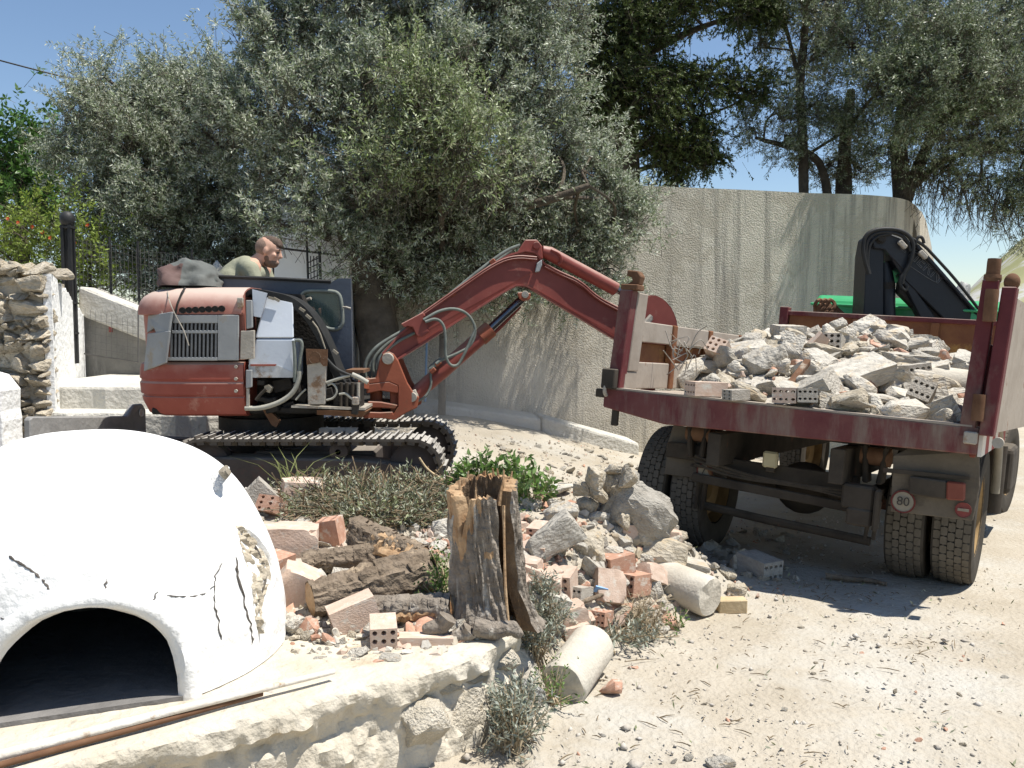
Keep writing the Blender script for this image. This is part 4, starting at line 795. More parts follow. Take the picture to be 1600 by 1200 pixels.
    for i, p in enumerate(pts):
        t = (pts[min(i + 1, n - 1)] - pts[max(i - 1, 0)]).normalized(); q = Vector((t.z, 0, -t.x)); q = q if q.z < 0 else -q
        vs += [p, p + q * wd[i], p + q * wd[i] + Vector((0, .22, 0)), p + Vector((0, .25, 0))]
    b.add(vs, [(4 * i + k, 4 * i + 4 + k, 4 * i + 4 + (k + 1) % 4, 4 * i + (k + 1) % 4) for i in range(n - 1) for k in range(4)] + [(0, 1, 2, 3), (4 * n - 4, 4 * n - 3, 4 * n - 2, 4 * n - 1)]); b.build('fender_band', 'black', EX, smooth=.5)
    for px, py, r in ((424, 466, .3), (432, 468, .5), (472, 484, .6), (482, 495, .7), (524, 550, .7)):
        b = MB(); b.box(P(px, py, 6.45), (.045, .02, .018), Euler((0, r, 0)).to_matrix()); b.build('torn_clip', 'sticker', EX)
    b = MB(); b.tube(chaikin([P(488, 502, 6.46), P(498, 515, 6.46), P(508, 545, 6.47)], 1), .006, 5); b.build('trim_strip', 'sticker', EX)
    # hoses in the bay
    H = [([(383, 638), (410, 638), (440, 628), (460, 612), (468, 590), (468, 580)], .018, 'palehose'), ([(459, 532), (461, 560), (461, 597)], .014, 'hose'), ([(461, 532), (470, 531), (473, 540), (468, 565), (468, 582)], .011, 'hose'),
         ([(508, 558), (525, 577), (545, 586), (556, 588)], .012, 'black'), ([(550, 585), (562, 590), (575, 598)], .017, 'palehose'), ([(510, 598), (530, 591), (548, 586)], .012, 'palehose'), ([(510, 625), (522, 622), (528, 610), (520, 598), (512, 602)], .008, 'palehose'),
         ([(530, 616), (540, 614), (548, 622), (555, 625)], .009, 'palehose'), ([(462, 625), (470, 615), (478, 608)], .007, 'palehose'), ([(400, 625), (408, 615), (416, 608)], .012, 'chassis')]
    for p, r, m in H:
        b = MB(); b.tube(chaikin([P(x, y, 6.41) for x, y in p], 2), r, 8); b.build('hose', m, EX, smooth=1)
    b = MB(); b.box(P(556, 626, 6.42), (.05, .05, .06)); b.build('fitting', 'steel', EX, bevel=.008)
    # cab side with window
    yc = 6.93; b = MB()
    out = [P(336, 433, yc), P(420, 436, yc), P(518, 441, yc), P(528, 435, yc), P(548, 435, yc), P(551, 604, yc), P(530, 604, yc), P(500, 560, yc), P(460, 470, yc), P(336, 452, yc)]
    win = [P(x, y, yc) for x, y in [(470, 463), (474, 457), (482, 454), (520, 455), (528, 458), (533, 466), (536, 500), (534, 509), (527, 515), (512, 514), (500, 506)]]
    bm = bmesh.new()
    def ring(ps): 
        v = [bm.verts.new(p) for p in ps]; return [bm.edges.new((v[i], v[(i + 1) % len(v)])) for i in range(len(v))]
    e = ring(out) + ring(win); bmesh.ops.triangle_fill(bm, edges=e, use_beauty=True)
    r = bmesh.ops.extrude_face_region(bm, geom=bm.faces[:]); bmesh.ops.translate(bm, verts=[g for g in r['geom'] if isinstance(g, bmesh.types.BMVert)], vec=(0, .035, 0)); bmesh.ops.recalc_face_normals(bm, faces=bm.faces)
    me = bpy.data.meshes.new('cab_side'); bm.to_mesh(me); bm.free(); me.materials.append(M['cabin']); cs = bpy.data.objects.new('cab_side', me); COL.objects.link(cs); child(cs, EX)
    w2 = win + [win[0]]; b = MB(); b.tube([p + Vector((0, -.004, 0)) for p in chaikin(win, 2, True)] + [chaikin(win, 2, True)[0] + Vector((0, -.004, 0))], .015, 8, False); b.build('window_seal', 'hose', cs, smooth=1)
    b = MB(); b.prism([p + Vector((0, .012, 0)) for p in win], (0, .006, 0)); b.build('window_pane', 'glass', cs)
    b = MB(); b.tube([P(480, 468, 6.91), P(486, 466, 6.9)], .012, 8); b.tube([P(536, 480, 6.91), P(541, 480, 6.89), P(548, 482, 6.89)], .008, 6); b.build('window_latch', 'steel', cs)
    b = MB(); b.tube([P(336, 432, yc - .01), P(420, 435, yc - .01), P(517, 440, yc - .01)], .014, 6); b.build('top_rail', 'black', cs, smooth=1)
    b = MB(); zc = P(336, 433, yc).z; b.box((P(312, 440, 6.9).x, 7.2, zc - .06), (.28, .62, .13)); b.build('cab_rear', 'cabin', EX, bevel=.012)
    x0 = P(336, 440, yc).x; x1 = P(549, 440, yc).x
    b = MB(); b.prism([(x0, 7.62, zc - .02), (x1 - .15, 7.62, zc - .05), (x1 - .15, 7.62, .98), (x0, 7.62, .98)], (0, .03, 0)); b.build('cab_far_side', 'cabin', EX)
    b = MB(); b.box((x1 - .16, 7.28, 1.35), (.03, .66, .7)); b.build('cab_front', 'cabin', EX)
    sx = P(395, 440, 7.28).x
    b = MB(); b.box((sx + .06, 7.28, 1.42), (.46, .46, .12)); b.box((sx - .2, 7.28, 1.68), (.1, .44, .5), Euler((0, -.15, 0)).to_matrix()); b.box((sx + .05, 7.28, 1.17), (.36, .36, .4)); b.build('driver_seat', 'black', EX, bevel=.03, seg=2)
    for dx, dy in ((.55, -.17), (.55, .17)):
        b = MB(); b.tube([(sx + dx + .05, 7.28 + dy, 1.0), (sx + dx, 7.28 + dy, 1.72)], .012, 8); b.ell((sx + dx, 7.28 + dy, 1.74), (.025, .025, .035)); b.build('control_lever', 'black', EX, smooth=1)
house_ex()
# ---- boom assembly
def BY(px): return 7.05 + (px - 600) * .0016
def Q(x, y): px = 540 + x / 2.963; py = 350 + y / 2.963; return P(px, py, BY(px))
def BQ(px, py, dy=0): v = P(px, py, BY(px)); return v + Vector((0, dy, 0))
def ext(name, poly, dy0, dy1, m, parent=EX, bevel=.006):
    b = MB(); b.prism([v + Vector((0, dy0, 0)) for v in poly], (0, dy1 - dy0, 0)); return b.build(name, m, parent, bevel=bevel)
def boom():
    top = [(182, 598), (265, 505), (400, 405), (560, 280), (700, 180), (760, 148), (830, 128), (880, 140), (920, 190), (1060, 275), (1255, 395), (1330, 450)]
    bot = [(1310, 560), (1240, 530), (1060, 420), (880, 312), (835, 288), (790, 284), (740, 310), (650, 366), (490, 468), (380, 540), (250, 622), (205, 640)]
    bo = ext('boom', [Q(*p) for p in top + bot], -.10, .10, 'redboom', bevel=.012)
    # edge flanges
    for pts in (top, bot):
        b = MB(); pp = [Q(*p) for p in pts]; n = len(pp); vs = []
        for i, p in enumerate(pp):
            t = (pp[min(i + 1, n - 1)] - pp[max(i - 1, 0)]).normalized(); q = Vector((-t.z, 0, t.x)).normalized() * .008
            vs += [p - q + Vector((0, -.125, 0)), p + q + Vector((0, -.125, 0)), p + q + Vector((0, .125, 0)), p - q + Vector((0, .125, 0))]
        b.add(vs, [(4 * i + k, 4 * i + 4 + k, 4 * i + 4 + (k + 1) % 4, 4 * i + (k + 1) % 4) for i in range(n - 1) for k in range(4)] + [(0, 1, 2, 3), (4 * n - 4, 4 * n - 3, 4 * n - 2, 4 * n - 1)]); b.build('flange', 'redboom', bo)
    ext('cylinder_lug', [Q(*p) for p in [(795, 132), (815, 100), (832, 76), (885, 76), (908, 105), (912, 165), (880, 150)]], -.07, .07, 'redboom')
    def pin(px, py, r, y0, y1, m='steel'):
        c = BQ(px, py); b = MB(); b.lathe([(.001, y0), (r * .9, y0), (r, y0 + .008), (r, y1), (.001, y1)], 16, Matrix.Translation(c) @ Matrix.Rotation(R_(-90), 4, 'X')); b.build('pin', m, EX, smooth=.5)
    pin(838, 385, .03, -.1, .1, 'redboom'); pin(820, 461, .03, -.15, .15); pin(611, 559, .045, -.2, .2, 'steel'); pin(647, 618, .04, -.17, .17, 'steel')
    ext('rod_lug', [BQ(808, 458), BQ(818, 457), BQ(829, 459), BQ(828, 468), BQ(818, 471), BQ(811, 467)], -.14, .14, 'redrust')
    ext('hose_bracket', [BQ(838, 413), BQ(846, 407), BQ(846, 416), BQ(842, 426), BQ(835, 427)], -.14, -.10, 'greypanel')
    # hoist cylinder
    b = MB(); b.tube([BQ(648, 620), BQ(656, 610), BQ(765, 515)], [.05, .062, .062], 16); b.build('hoist_cylinder', 'redboom', EX, smooth=.6)
    b = MB(); b.tube([BQ(750, 528), BQ(766, 514)], .072, 16); b.build('cylinder_gland', 'redrust', EX, smooth=.6)
    b = MB(); b.tube([BQ(760, 519), BQ(820, 463)], .034, 14); b.build('cylinder_rod', 'chrome', EX, smooth=.6)
    b = MB(); b.tube([BQ(690, 592, .1), BQ(780, 512, .1), BQ(812, 478, .1)], .02, 8); b.build('guard_tube', 'redboom', EX, smooth=.6)
    # arm cylinder on top
    b = MB(); b.tube([BQ(846, 392), BQ(858, 396), BQ(962, 452)], [.045, .058, .058], 16); b.build('arm_cylinder', 'redboom', EX, smooth=.6)
    b = MB(); b.tube([BQ(955, 448), BQ(985, 464)], .03, 12); b.build('cylinder_rod', 'chrome', EX, smooth=.6)
    b = MB(); b.tube(chaikin([BQ(860, 391, -.05), BQ(875, 398, -.07), BQ(877, 410, -.06), BQ(872, 414, -.05)], 2), .012, 8); b.build('pipe', 'redboom', EX, smooth=1)
    for o in (0, 4):
        b = MB(); b.tube(chaikin([BQ(850, 414 + o, -.115), BQ(875, 427 + o, -.115), BQ(905, 440 + o, -.13), BQ(930, 464 + o, -.12), BQ(965, 482 + o, -.12)], 2), .009, 6); b.build('pipe', 'redboom', EX, smooth=1)
    for o in (0, 3.5):
        b = MB(); b.tube(chaikin([BQ(640, 505 + o, -.13), BQ(720, 449 + o, -.13), BQ(775, 411 + o, -.13), BQ(805, 401 + o, -.13), BQ(838, 404 + o, -.13)], 2), .008, 6); b.build('pipe', 'redboom', EX, smooth=1)
    # stick and bucket beyond the truck side
    ext('stick', [BQ(975, 455), BQ(1000, 478), BQ(1012, 520), BQ(1022, 610), BQ(1004, 612), BQ(985, 540), BQ(966, 480)], -.08, .08, 'redboom')
    bk = [(985, 520), (988, 488), (1000, 468), (1014, 463), (1030, 470), (1043, 486), (1050, 506), (1049, 530), (1040, 560), (1020, 585), (1000, 590)]
    for dy in (-.24, .22): ext('bucket_side', [BQ(*p) for p in bk], dy, dy + .02, 'redboom', bevel=0)
    b = MB(); pp = chaikin([BQ(*p) for p in bk[2:]], 1); n = len(pp); vs = []
    for i, p in enumerate(pp):
        t = (pp[min(i + 1, n - 1)] - pp[max(i - 1, 0)]).normalized(); q = Vector((-t.z, 0, t.x)).normalized() * .01
        vs += [p - q + Vector((0, -.219, 0)), p + q + Vector((0, -.219, 0)), p + q + Vector((0, .219, 0)), p - q + Vector((0, .219, 0))]
    b.add(vs, [(4 * i + k, 4 * i + 4 + k, 4 * i + 4 + (k + 1) % 4, 4 * i + (k + 1) % 4) for i in range(n - 1) for k in range(4)] + [(0, 1, 2, 3), (4 * n - 4, 4 * n - 3, 4 * n - 2, 4 * n - 1)]); b.build('bucket_shell', 'redboom', EX, smooth=.7)
    for k in range(2):
        b = MB(); b.tube([BQ(1000 + k * 4, 505, -.27), BQ(1010, 494 + k * 3, -.27)], .02, 8); b.build('bucket_pin', 'steel', EX)
    # hose guard plate and hoses along the boom
    ext('hose_guard', [BQ(632, 508), BQ(663, 491), BQ(674, 518), BQ(662, 527), BQ(654, 524), BQ(648, 511)], -.16, -.13, 'redboom')
    ext('hose_guard', [BQ(630, 506), BQ(664, 488), BQ(668, 494), BQ(636, 512)], -.16, .14, 'redboom')
    hs = [([(575, 600), (570, 570), (585, 545), (610, 528), (640, 512), (680, 480), (740, 430), (790, 392), (812, 384)], -.05, .014), ([(583, 592), (580, 565), (595, 545), (625, 522), (655, 503), (700, 468), (760, 420), (800, 391)], .03, .014),
          ([(590, 590), (588, 565), (605, 545), (640, 517)], -.02, .014), ([(577, 605), (573, 575), (590, 552), (620, 530), (645, 515)], .08, .013), ([(595, 585), (593, 560), (612, 540), (645, 520)], -.08, .013), ([(601, 575), (600, 555), (620, 535), (650, 520)], -.11, .012),
          ([(665, 500), (690, 485), (715, 482), (735, 492), (746, 515), (738, 540), (715, 552), (690, 562), (684, 567)], -.17, .012), ([(668, 503), (685, 497), (697, 508), (699, 530), (698, 555), (706, 570), (718, 570), (726, 555), (733, 540), (744, 515)], -.19, .012),
          ([(684, 568), (676, 575), (674, 585), (676, 600), (668, 618), (655, 625)], -.09, .01), ([(690, 560), (672, 576)], -.08, .018)]
    for p, dy, r in hs:
        b = MB(); b.tube(chaikin([BQ(x, y, dy) for x, y in p], 2), r, 8); b.build('hose', 'hose', EX, smooth=1)
    for px, py in ((686, 567), (678, 578), (770, 410), (709, 460)):
        b = MB(); b.box(BQ(px, py, -.08), (.05, .06, .035), Euler((0, -.7, 0)).to_matrix()); b.build('hose_clamp', 'redrust', EX, bevel=.006)
    # swing bracket: two side plates made of webs, with slots
    W = [[(577, 590), (592, 588), (598, 562), (603, 552), (611, 548), (619, 552), (626, 562), (640, 596), (650, 612), (658, 618), (655, 634), (638, 642), (622, 653), (614, 652), (626, 632), (626, 600), (612, 594), (577, 598)],
         [(577, 598), (612, 594), (626, 600), (626, 612), (600, 608), (578, 612)], [(580, 624), (600, 625), (626, 630), (622, 636), (600, 634), (580, 634)], [(573, 640), (600, 641), (618, 640), (622, 653), (600, 650), (573, 650)]]
    for poly in W:
        for y0 in (-.17, .13): ext('bracket_plate', [BQ(*p) for p in poly], y0, y0 + .04, 'redrust')
    ext('bracket_web', [BQ(612, 596), BQ(626, 602), BQ(634, 640), BQ(614, 650)], -.13, .13, 'redrust')
    for py, h in ((601, 8), (629, 6), (646, 7)): ext('pivot_lug', [BQ(573, py - h / 2), BQ(615, py - h / 2), BQ(615, py + h / 2), BQ(573, py + h / 2)], -.13, .13, 'rust')
    b = MB(); b.tube([BQ(588, 595), BQ(588, 652)], .05, 14); b.build('kingpin', 'redrust', EX, smooth=.6)
    ext('cylinder_clevis', [BQ(640, 612), BQ(652, 606), BQ(657, 620), BQ(650, 632), BQ(640, 630)], -.15, -.11, 'steel')
    b = MB(); b.prism([P(560, 594, 6.6), P(580, 600, 6.9), P(580, 608, 6.9), P(560, 606, 6.6)], (0, .5, 0)); b.build('front_frame', 'redrust', EX)
    b = MB(); b.prism([P(540, 578, 6.62), P(568, 578, 6.62), P(568, 583, 6.62), P(540, 583, 6.62)], (0, .3, 0)); b.build('step_plate', 'rust', EX)
boom()
# ---- tarp bundle on the hood
b = MB(); c = P(300, 440, 6.85); n, m = 48, 24
for i in range(m + 1):
    for j in range(n):
        th = math.pi * .5 * i / m; a = 2 * math.pi * j / n; v = Vector((math.sin(th) * math.cos(a) * .24, math.sin(th) * math.sin(a) * .3, math.cos(th) * .2))
        v *= 1 + .22 * noise.noise(v * 6) - .30 * abs(noise.noise(v * 8 + Vector((3, 1, 0)))) - .12 * abs(noise.noise(v * 19)) + .1; b.v.append(c + Vector((0, .02, -.04)) + v)
b.f = [(i * n + j, (i + 1) * n + j, (i + 1) * n + (j + 1) % n, i * n + (j + 1) % n) for i in range(m) for j in range(n)]; b.mi = [1 if 22 < (f[0] % n) < 36 and f[0] // n > 9 else 0 for f in b.f]
tag(b.build('tarp_bundle', ['tarp', 'tarpred'], smooth=1.2), 'crumpled grey and brown tarp bundled on the red engine hood', 'tarp')
# ================================================================== DRIVER
def driver():
    Y = 7.26; D = thing('person', 'man with cropped hair in khaki t-shirt leaning forward in the digger cab', 'person', (P(400, 440, Y).x, Y, 1.48))
    S = P(402, 415, Y); S = Vector((S.x, Y, S.z))           # shoulder centre
    Hd = P(420, 393, Y); Hd = Vector((Hd.x, Y, Hd.z))
    hip = Vector((S.x - .30, Y, 1.56)); bk1 = S + Vector((-.13, 0, -.06)); bk2 = S + Vector((-.24, 0, -.2))
    def shift(v, dx, dy, dz): return v + Vector((dx, dy, dz))
    tilt = Matrix.Rotation(R_(14), 3, 'Y')
    def hp(x, y, z): return Hd + tilt @ Vector((x, y, z))
    b = MB()
    b.ell(hp(-.01, 0, .03), (.098, .078, .092), tilt); b.ell(hp(.02, 0, -.035), (.075, .064, .085), tilt); b.ell(hp(.052, 0, -.085), (.034, .036, .03), tilt)
    b.ell(hp(.075, 0, .028), (.022, .05, .016), tilt); b.tube([hp(.088, 0, .02), hp(.106, 0, -.018), hp(.112, 0, -.032)], [.009, .013, .015], 8); b.ell(hp(.092, 0, -.066), (.014, .024, .008), tilt); b.ell(hp(.09, 0, -.078), (.013, .022, .008), tilt)
    for s in (-1, 1): b.ell(hp(-.005, s * .08, -.005), (.02, .009, .033), tilt); b.ell(hp(.062, s * .05, -.02), (.02, .018, .018), tilt)
    b.tube([hp(-.03, 0, -.05), S + Vector((-.02, 0, .02)), S + Vector((-.05, 0, -.05))], [.058, .06, .07], 12)
    ch = S.lerp(hip, .38)
    b.tube(chaikin([S + Vector((-.03, 0, .0)), bk1, bk2, hip], 1), [.085, .115, .12, .125, .13, .14], 16)
    for s in (-1, 1):
        sh = S + Vector((.0, s * .19, -.045)); el = sh + Vector((.10, s * .03, -.27)); wr = el + Vector((.24, -s * .03, -.06)); lv = Vector((wr.x + .09, wr.y, wr.z + .02))
        b.tube([S + Vector((-.03, s * .06, -.02)), sh], [.085, .07], 12); b.ell(sh, (.068, .066, .07)); b.tube([sh, sh.lerp(el, .5), el], [.06, .052, .043], 12)
        b.ell(el, (.043, .043, .043)); b.tube([el, el.lerp(wr, .4), wr], [.043, .042, .028], 12); b.ell(wr.lerp(lv, .5), (.05, .026, .042))
        for k in range(4):
            q = wr + Vector((.09, s * .005, .032 - .02 * k)); L = (.075, .082, .078, .062)[k]
            b.tube(chaikin([q - Vector((.03, 0, 0)), q + Vector((.03, -s * .012, 0)), q + Vector((.045, -s * .04, 0)), q + Vector((.02, -s * L * .75, 0))], 1), [.0095, .009, .0085, .008], 7)
        b.tube(chaikin([wr + Vector((.03, -s * .015, .03)), wr + Vector((.07, -s * .045, .04)), wr + Vector((.10, -s * .05, .035))], 1), [.012, .010, .008], 7)
        kn = hip + Vector((.44, s * .10, .02)); ft = kn + Vector((.08, 0, -.44))
        b.tube([hip + Vector((0, s * .09, -.02)), kn], [.085, .062], 12); b.ell(kn, (.06, .06, .06)); b.tube([kn, kn.lerp(ft, .4), ft], [.058, .055, .04], 12); b.tube([ft + Vector((-.05, 0, -.03)), ft + Vector((.16, 0, -.045))], [.042, .032], 10)
    o = b.build('body', 'skin', D, smooth=3)
    r = o.modifiers.new('remesh', 'REMESH'); r.mode = 'VOXEL'; r.voxel_size = .0085; r.use_smooth_shade = True; s_ = o.modifiers.new('smooth', 'SMOOTH'); s_.factor = .5; s_.iterations = 4
    def garment(name, m, build, vox=.012, it=5):
        g = MB(); build(g); q = g.build(name, m, D, smooth=3); r = q.modifiers.new('remesh', 'REMESH'); r.mode = 'VOXEL'; r.voxel_size = vox; r.use_smooth_shade = True
        z = q.modifiers.new('smooth', 'SMOOTH'); z.iterations = it; z.factor = .5
    def tee(g):
        g.tube(chaikin([S + Vector((-.02, 0, .02)), bk1, bk2, hip + Vector((0, 0, .02))], 1), [.07, .115, .138, .145, .15, .158], 18)
        for s in (-1, 1):
            sh = S + Vector((.0, s * .19, -.045)); el = sh + Vector((.10, s * .03, -.27))
            g.tube([S + Vector((-.07, s * .05, -.02)), sh], [.095, .07], 14); g.ell(sh, (.072, .068, .072)); g.tube([sh, sh.lerp(el, .34)], [.07, .066], 14)
            g.ell(S + Vector((-.005, s * .06, -.07)), (.088, .09, .085)); g.ell(bk1.lerp(bk2, .5) + Vector((0, s * .08, 0)), (.11, .09, .11))
    garment('t_shirt', 'shirt', tee)
    def trs(g):
        for s in (-1, 1):
            kn = hip + Vector((.44, s * .10, .02)); ft = kn + Vector((.08, 0, -.44)); g.tube([hip + Vector((-.02, s * .08, -.01)), kn], [.115, .08], 14); g.ell(kn, (.078, .078, .078)); g.tube([kn, ft], [.078, .066], 14)
        g.ell(hip, (.16, .17, .12))
    garment('trousers', 'trouser', trs)
    def fade(g):
        g.ell(hp(-.022, 0, .025), (.096, .0795, .088), tilt)
    garment('faded_hair', 'stubble', fade, .008, 2)
    def crop(g):
        g.ell(hp(.008, 0, .074), (.092, .062, .054), tilt); g.ell(hp(.07, 0, .066), (.03, .05, .026), tilt)
    garment('top_hair', 'tophair', crop, .006, 2)
    def beard(g):
        g.ell(hp(.034, 0, -.08), (.066, .058, .046), tilt); g.ell(hp(.012, 0, -.05), (.045, .068, .05), tilt)
    garment('beard', 'beard', beard, .007, 2)
    for s in (-1, 1):
        b = MB(); b.ell(hp(.083, s * .032, .008), (.008, .012, .007), tilt); b.build('eye', 'ink', D, smooth=1)
        b = MB(); b.ell(hp(.092, s * .034, .034), (.006, .02, .005), tilt); b.build('eyebrow', 'hair', D, smooth=1)
driver()
# ================================================================== TRUCK
KS = .952   # truck distance from the shadow it throws on the dirt
L0 = P(954, 607, 6.3 * KS); R0 = P(1525, 668, 5.05 * KS)
TX = (R0 - L0).normalized(); TH = R_(33)
_f = Vector((math.sin(TH), math.cos(TH), -math.tan(R_(3.4)))); TY = (_f - TX * _f.dot(TX)).normalized(); TZ = TX.cross(TY).normalized()
BW = (R0 - L0).length / KS; BL = 4.1
BM = (Matrix((TX, TY, TZ)).transposed() * KS).to_4x4(); BM.translation = L0
BI = BM.inverted()
TK = thing('tipper_truck', 'maroon tipper truck with crane and green cab carrying rubble', 'truck', (L0.x + 1.6, L0.y + 1.5, -.1))
def tp(name, m, fn, parent=TK, **k):
    b = MB(); fn(b); b.xf(BM); return b.build(name, m, parent, **k)
def tbox(name, m, c, s, R=None, parent=TK, bevel=.006): return tp(name, m, lambda b: b.box(c, s, R), parent, bevel=bevel)
def tq(px, py, Y): return BI @ P(px, py, Y * KS)
def bed():
    W = BW
    tp('rear_sill', 'trucksill', lambda b: b.prism([(-.05, 0, 0), (W + .02, 0, 0), (W + .02, 0, -.155), (.42, 0, -.205), (-.05, 0, -.135)], (0, .07, 0)), bevel=.008)
    tp('sill_lip', 'truckgrey', lambda b: b.box((W / 2 - .02, .05, .004), (W, .1, .012)))
    tbox('sill_end_lug', 'chassis', (-.08, .03, -.04), (.08, .05, .06)); tbox('sill_hanger', 'chassis', (.04, .03, -.2), (.05, .03, .12))
    tp('latch_ring', 'steel', lambda b: b.tube(chaikin([(-.02, -.02, .05), (-.02, -.05, .02), (-.02, -.05, -.03), (-.02, -.02, -.05)], 2), .014, 8), smooth=1)
    tbox('bed_floor', 'truckgrey', (W / 2, BL / 2, -.04), (W - .04, BL - .15, .05))
    # left side boards: lower, recessed middle, top rail, ribs
    for n, m, x, z0, z1, th in (('side_board', 'truckgrey', .02, .0, .20, .045), ('side_board', 'truckrust', -.02, .20, .345, .03), ('top_rail', 'truckgrey', .015, .345, .50, .06)):
        tbox(n, m, (x, .26 + (BL - .26) / 2, (z0 + z1) / 2), (th, BL - .27, z1 - z0 - .004))
    for y in (.95, 1.75, 2.55, 3.3): tbox('side_rib', 'truckrust', (.03, y, .25), (.06, .08, .5))
    # left rear post
    sh = Matrix.Shear('XZ', 3, (.0, 0)) if False else Matrix(((1, 0, .045), (0, 1, .02), (0, 0, 1)))
    def post(b, x0, x1, y0, y1, z0, z1): b.add([sh @ Vector((x, y, z)) for x in (x0, x1) for y in (y0, y1) for z in (z0, z1)], [(0, 1, 3, 2), (4, 6, 7, 5), (0, 4, 5, 1), (2, 3, 7, 6), (0, 2, 6, 4), (1, 5, 7, 3)])
    tp('corner_post', 'truckred', lambda b: post(b, -.03, .065, .0, .10, .0, .70), bevel=.006)
    tp('post_flank', 'truckgrey', lambda b: post(b, .0, .07, .10, .27, .13, .69), bevel=.006)
    tbox('post_foot', 'truckgrey', (.035, .17, .065), (.07, .2, .125)); tbox('post_shoe', 'chassis', (.0, .0, .07), (.10, .12, .14))
    tp('post_hook', 'rust', lambda b: (b.box(sh @ Vector((.035, .06, .72)), (.13, .12, .04)), b.prism([sh @ Vector(v) for v in ((.0, .03, .74), (.09, .03, .74), (.10, .03, .80), (.07, .03, .835), (-.01, .03, .84), (-.01, .03, .80), (.03, .03, .79), (.04, .03, .765))], (0, .08, 0))), bevel=.006)
    # right rear post, hinge barrels, opened gate leaf
    tp('corner_post', 'truckred', lambda b: post(b, W - .085, W + .0, .0, .09, -.06, .84), bevel=.006)
    def barrel(b, x, y, z0, z1, r): b.lathe([(.001, z0), (r, z0), (r * 1.05, z0 + .02), (r * 1.05, z1 - .02), (r, z1), (.001, z1)], 14, Matrix.Translation(sh @ Vector((x, y, 0))) @ Matrix.Shear('XY', 4, (0, 0)))
    tp('hinge_pin', 'rust', lambda b: barrel(b, W - .0, .05, .84, .96, .035), smooth=.5); tp('hinge_collar', 'rust', lambda b: barrel(b, W - .0, .05, .83, .87, .045), smooth=.5)
    tp('hinge_barrel', 'rust', lambda b: barrel(b, W + .012, -.03, .60, .78, .034), smooth=.5); tp('hinge_barrel', 'rust', lambda b: barrel(b, W + .005, -.04, .04, .19, .032), smooth=.5)
    tbox('post_latch', 'steel', (W - .02, -.02, -.06), (.07, .05, .07)); tp('latch_bolt', 'steel', lambda b: b.lathe([(.001, -.05), (.028, -.05), (.03, .04), (.001, .04)], 14, Matrix.Translation((W + .12, -.02, -.07)) @ Matrix.Rotation(R_(90), 4, 'X')), smooth=.5)
    # gate leaf swung right back along the side
    a = R_(-4); ca, sa = math.sin(-a), math.cos(a); D = Vector((ca, sa, 0)); hx = W + .022
    def leaf(b, x0, t, y0, y1, z0, z1):
        o = Vector((hx, .0, 0)); nn = Vector((sa, -ca, 0))
        vs = [sh @ (o + D * y + nn * (x0 + k) + Vector((0, 0, z))) for k in (0, t) for y in (y0, y1) for z in (z0, z1)]
        b.add(vs, [(0, 1, 3, 2), (4, 6, 7, 5), (0, 4, 5, 1), (2, 3, 7, 6), (0, 2, 6, 4), (1, 5, 7, 3)])
    g = tp('gate_stile', 'truckred', lambda b: leaf(b, 0, .075, -.03, .06, -.04, .80), bevel=.006)
    tp('gate_board', 'truckgrey', lambda b: leaf(b, .03, .045, .06, 2.2, -.02, .74)); tp('gate_knob', 'rust', lambda b: b.ell(sh @ Vector((hx + .04, .02, .83)), (.042, .042, .05)), smooth=1)
    # headboard
    tbox('headboard', 'truckrust', (W / 2, BL, .40), (W - .1, .04, .82)); tbox('headboard_rail', 'truckred', (W / 2, BL - .0, .815), (W + .06, .1, .05))
    for x in (.75, 1.5): tbox('headboard_rib', 'truckrust', (x, BL - .03, .4), (.08, .05, .78))
    for x in (0, W): tbox('front_post', 'truckred', (x, BL, .43), (.09, .13, .9))
    # right side boards
    tbox('side_board', 'truckred', (W, BL / 2 + .05, .24), (.05, BL - .2, .48))
    # striped side rail under the bed
    for k in range(8):
        tp('side_stripe', 'white' if k % 2 == 0 else 'redstripe', lambda b: b.box((W + .03, .12 + k * .22, -.1), (.02, .22, .13)))
    for x in (.75, 1.55): tbox('chassis_rail', 'chassis', (x, 2.9, -.34), (.09, 5.6, .22))
    for y in (.5, 1.6, 2.8): tbox('bed_crossmember', 'chassis', (W / 2, y, -.15), (W - .2, .1, .14))
bed()
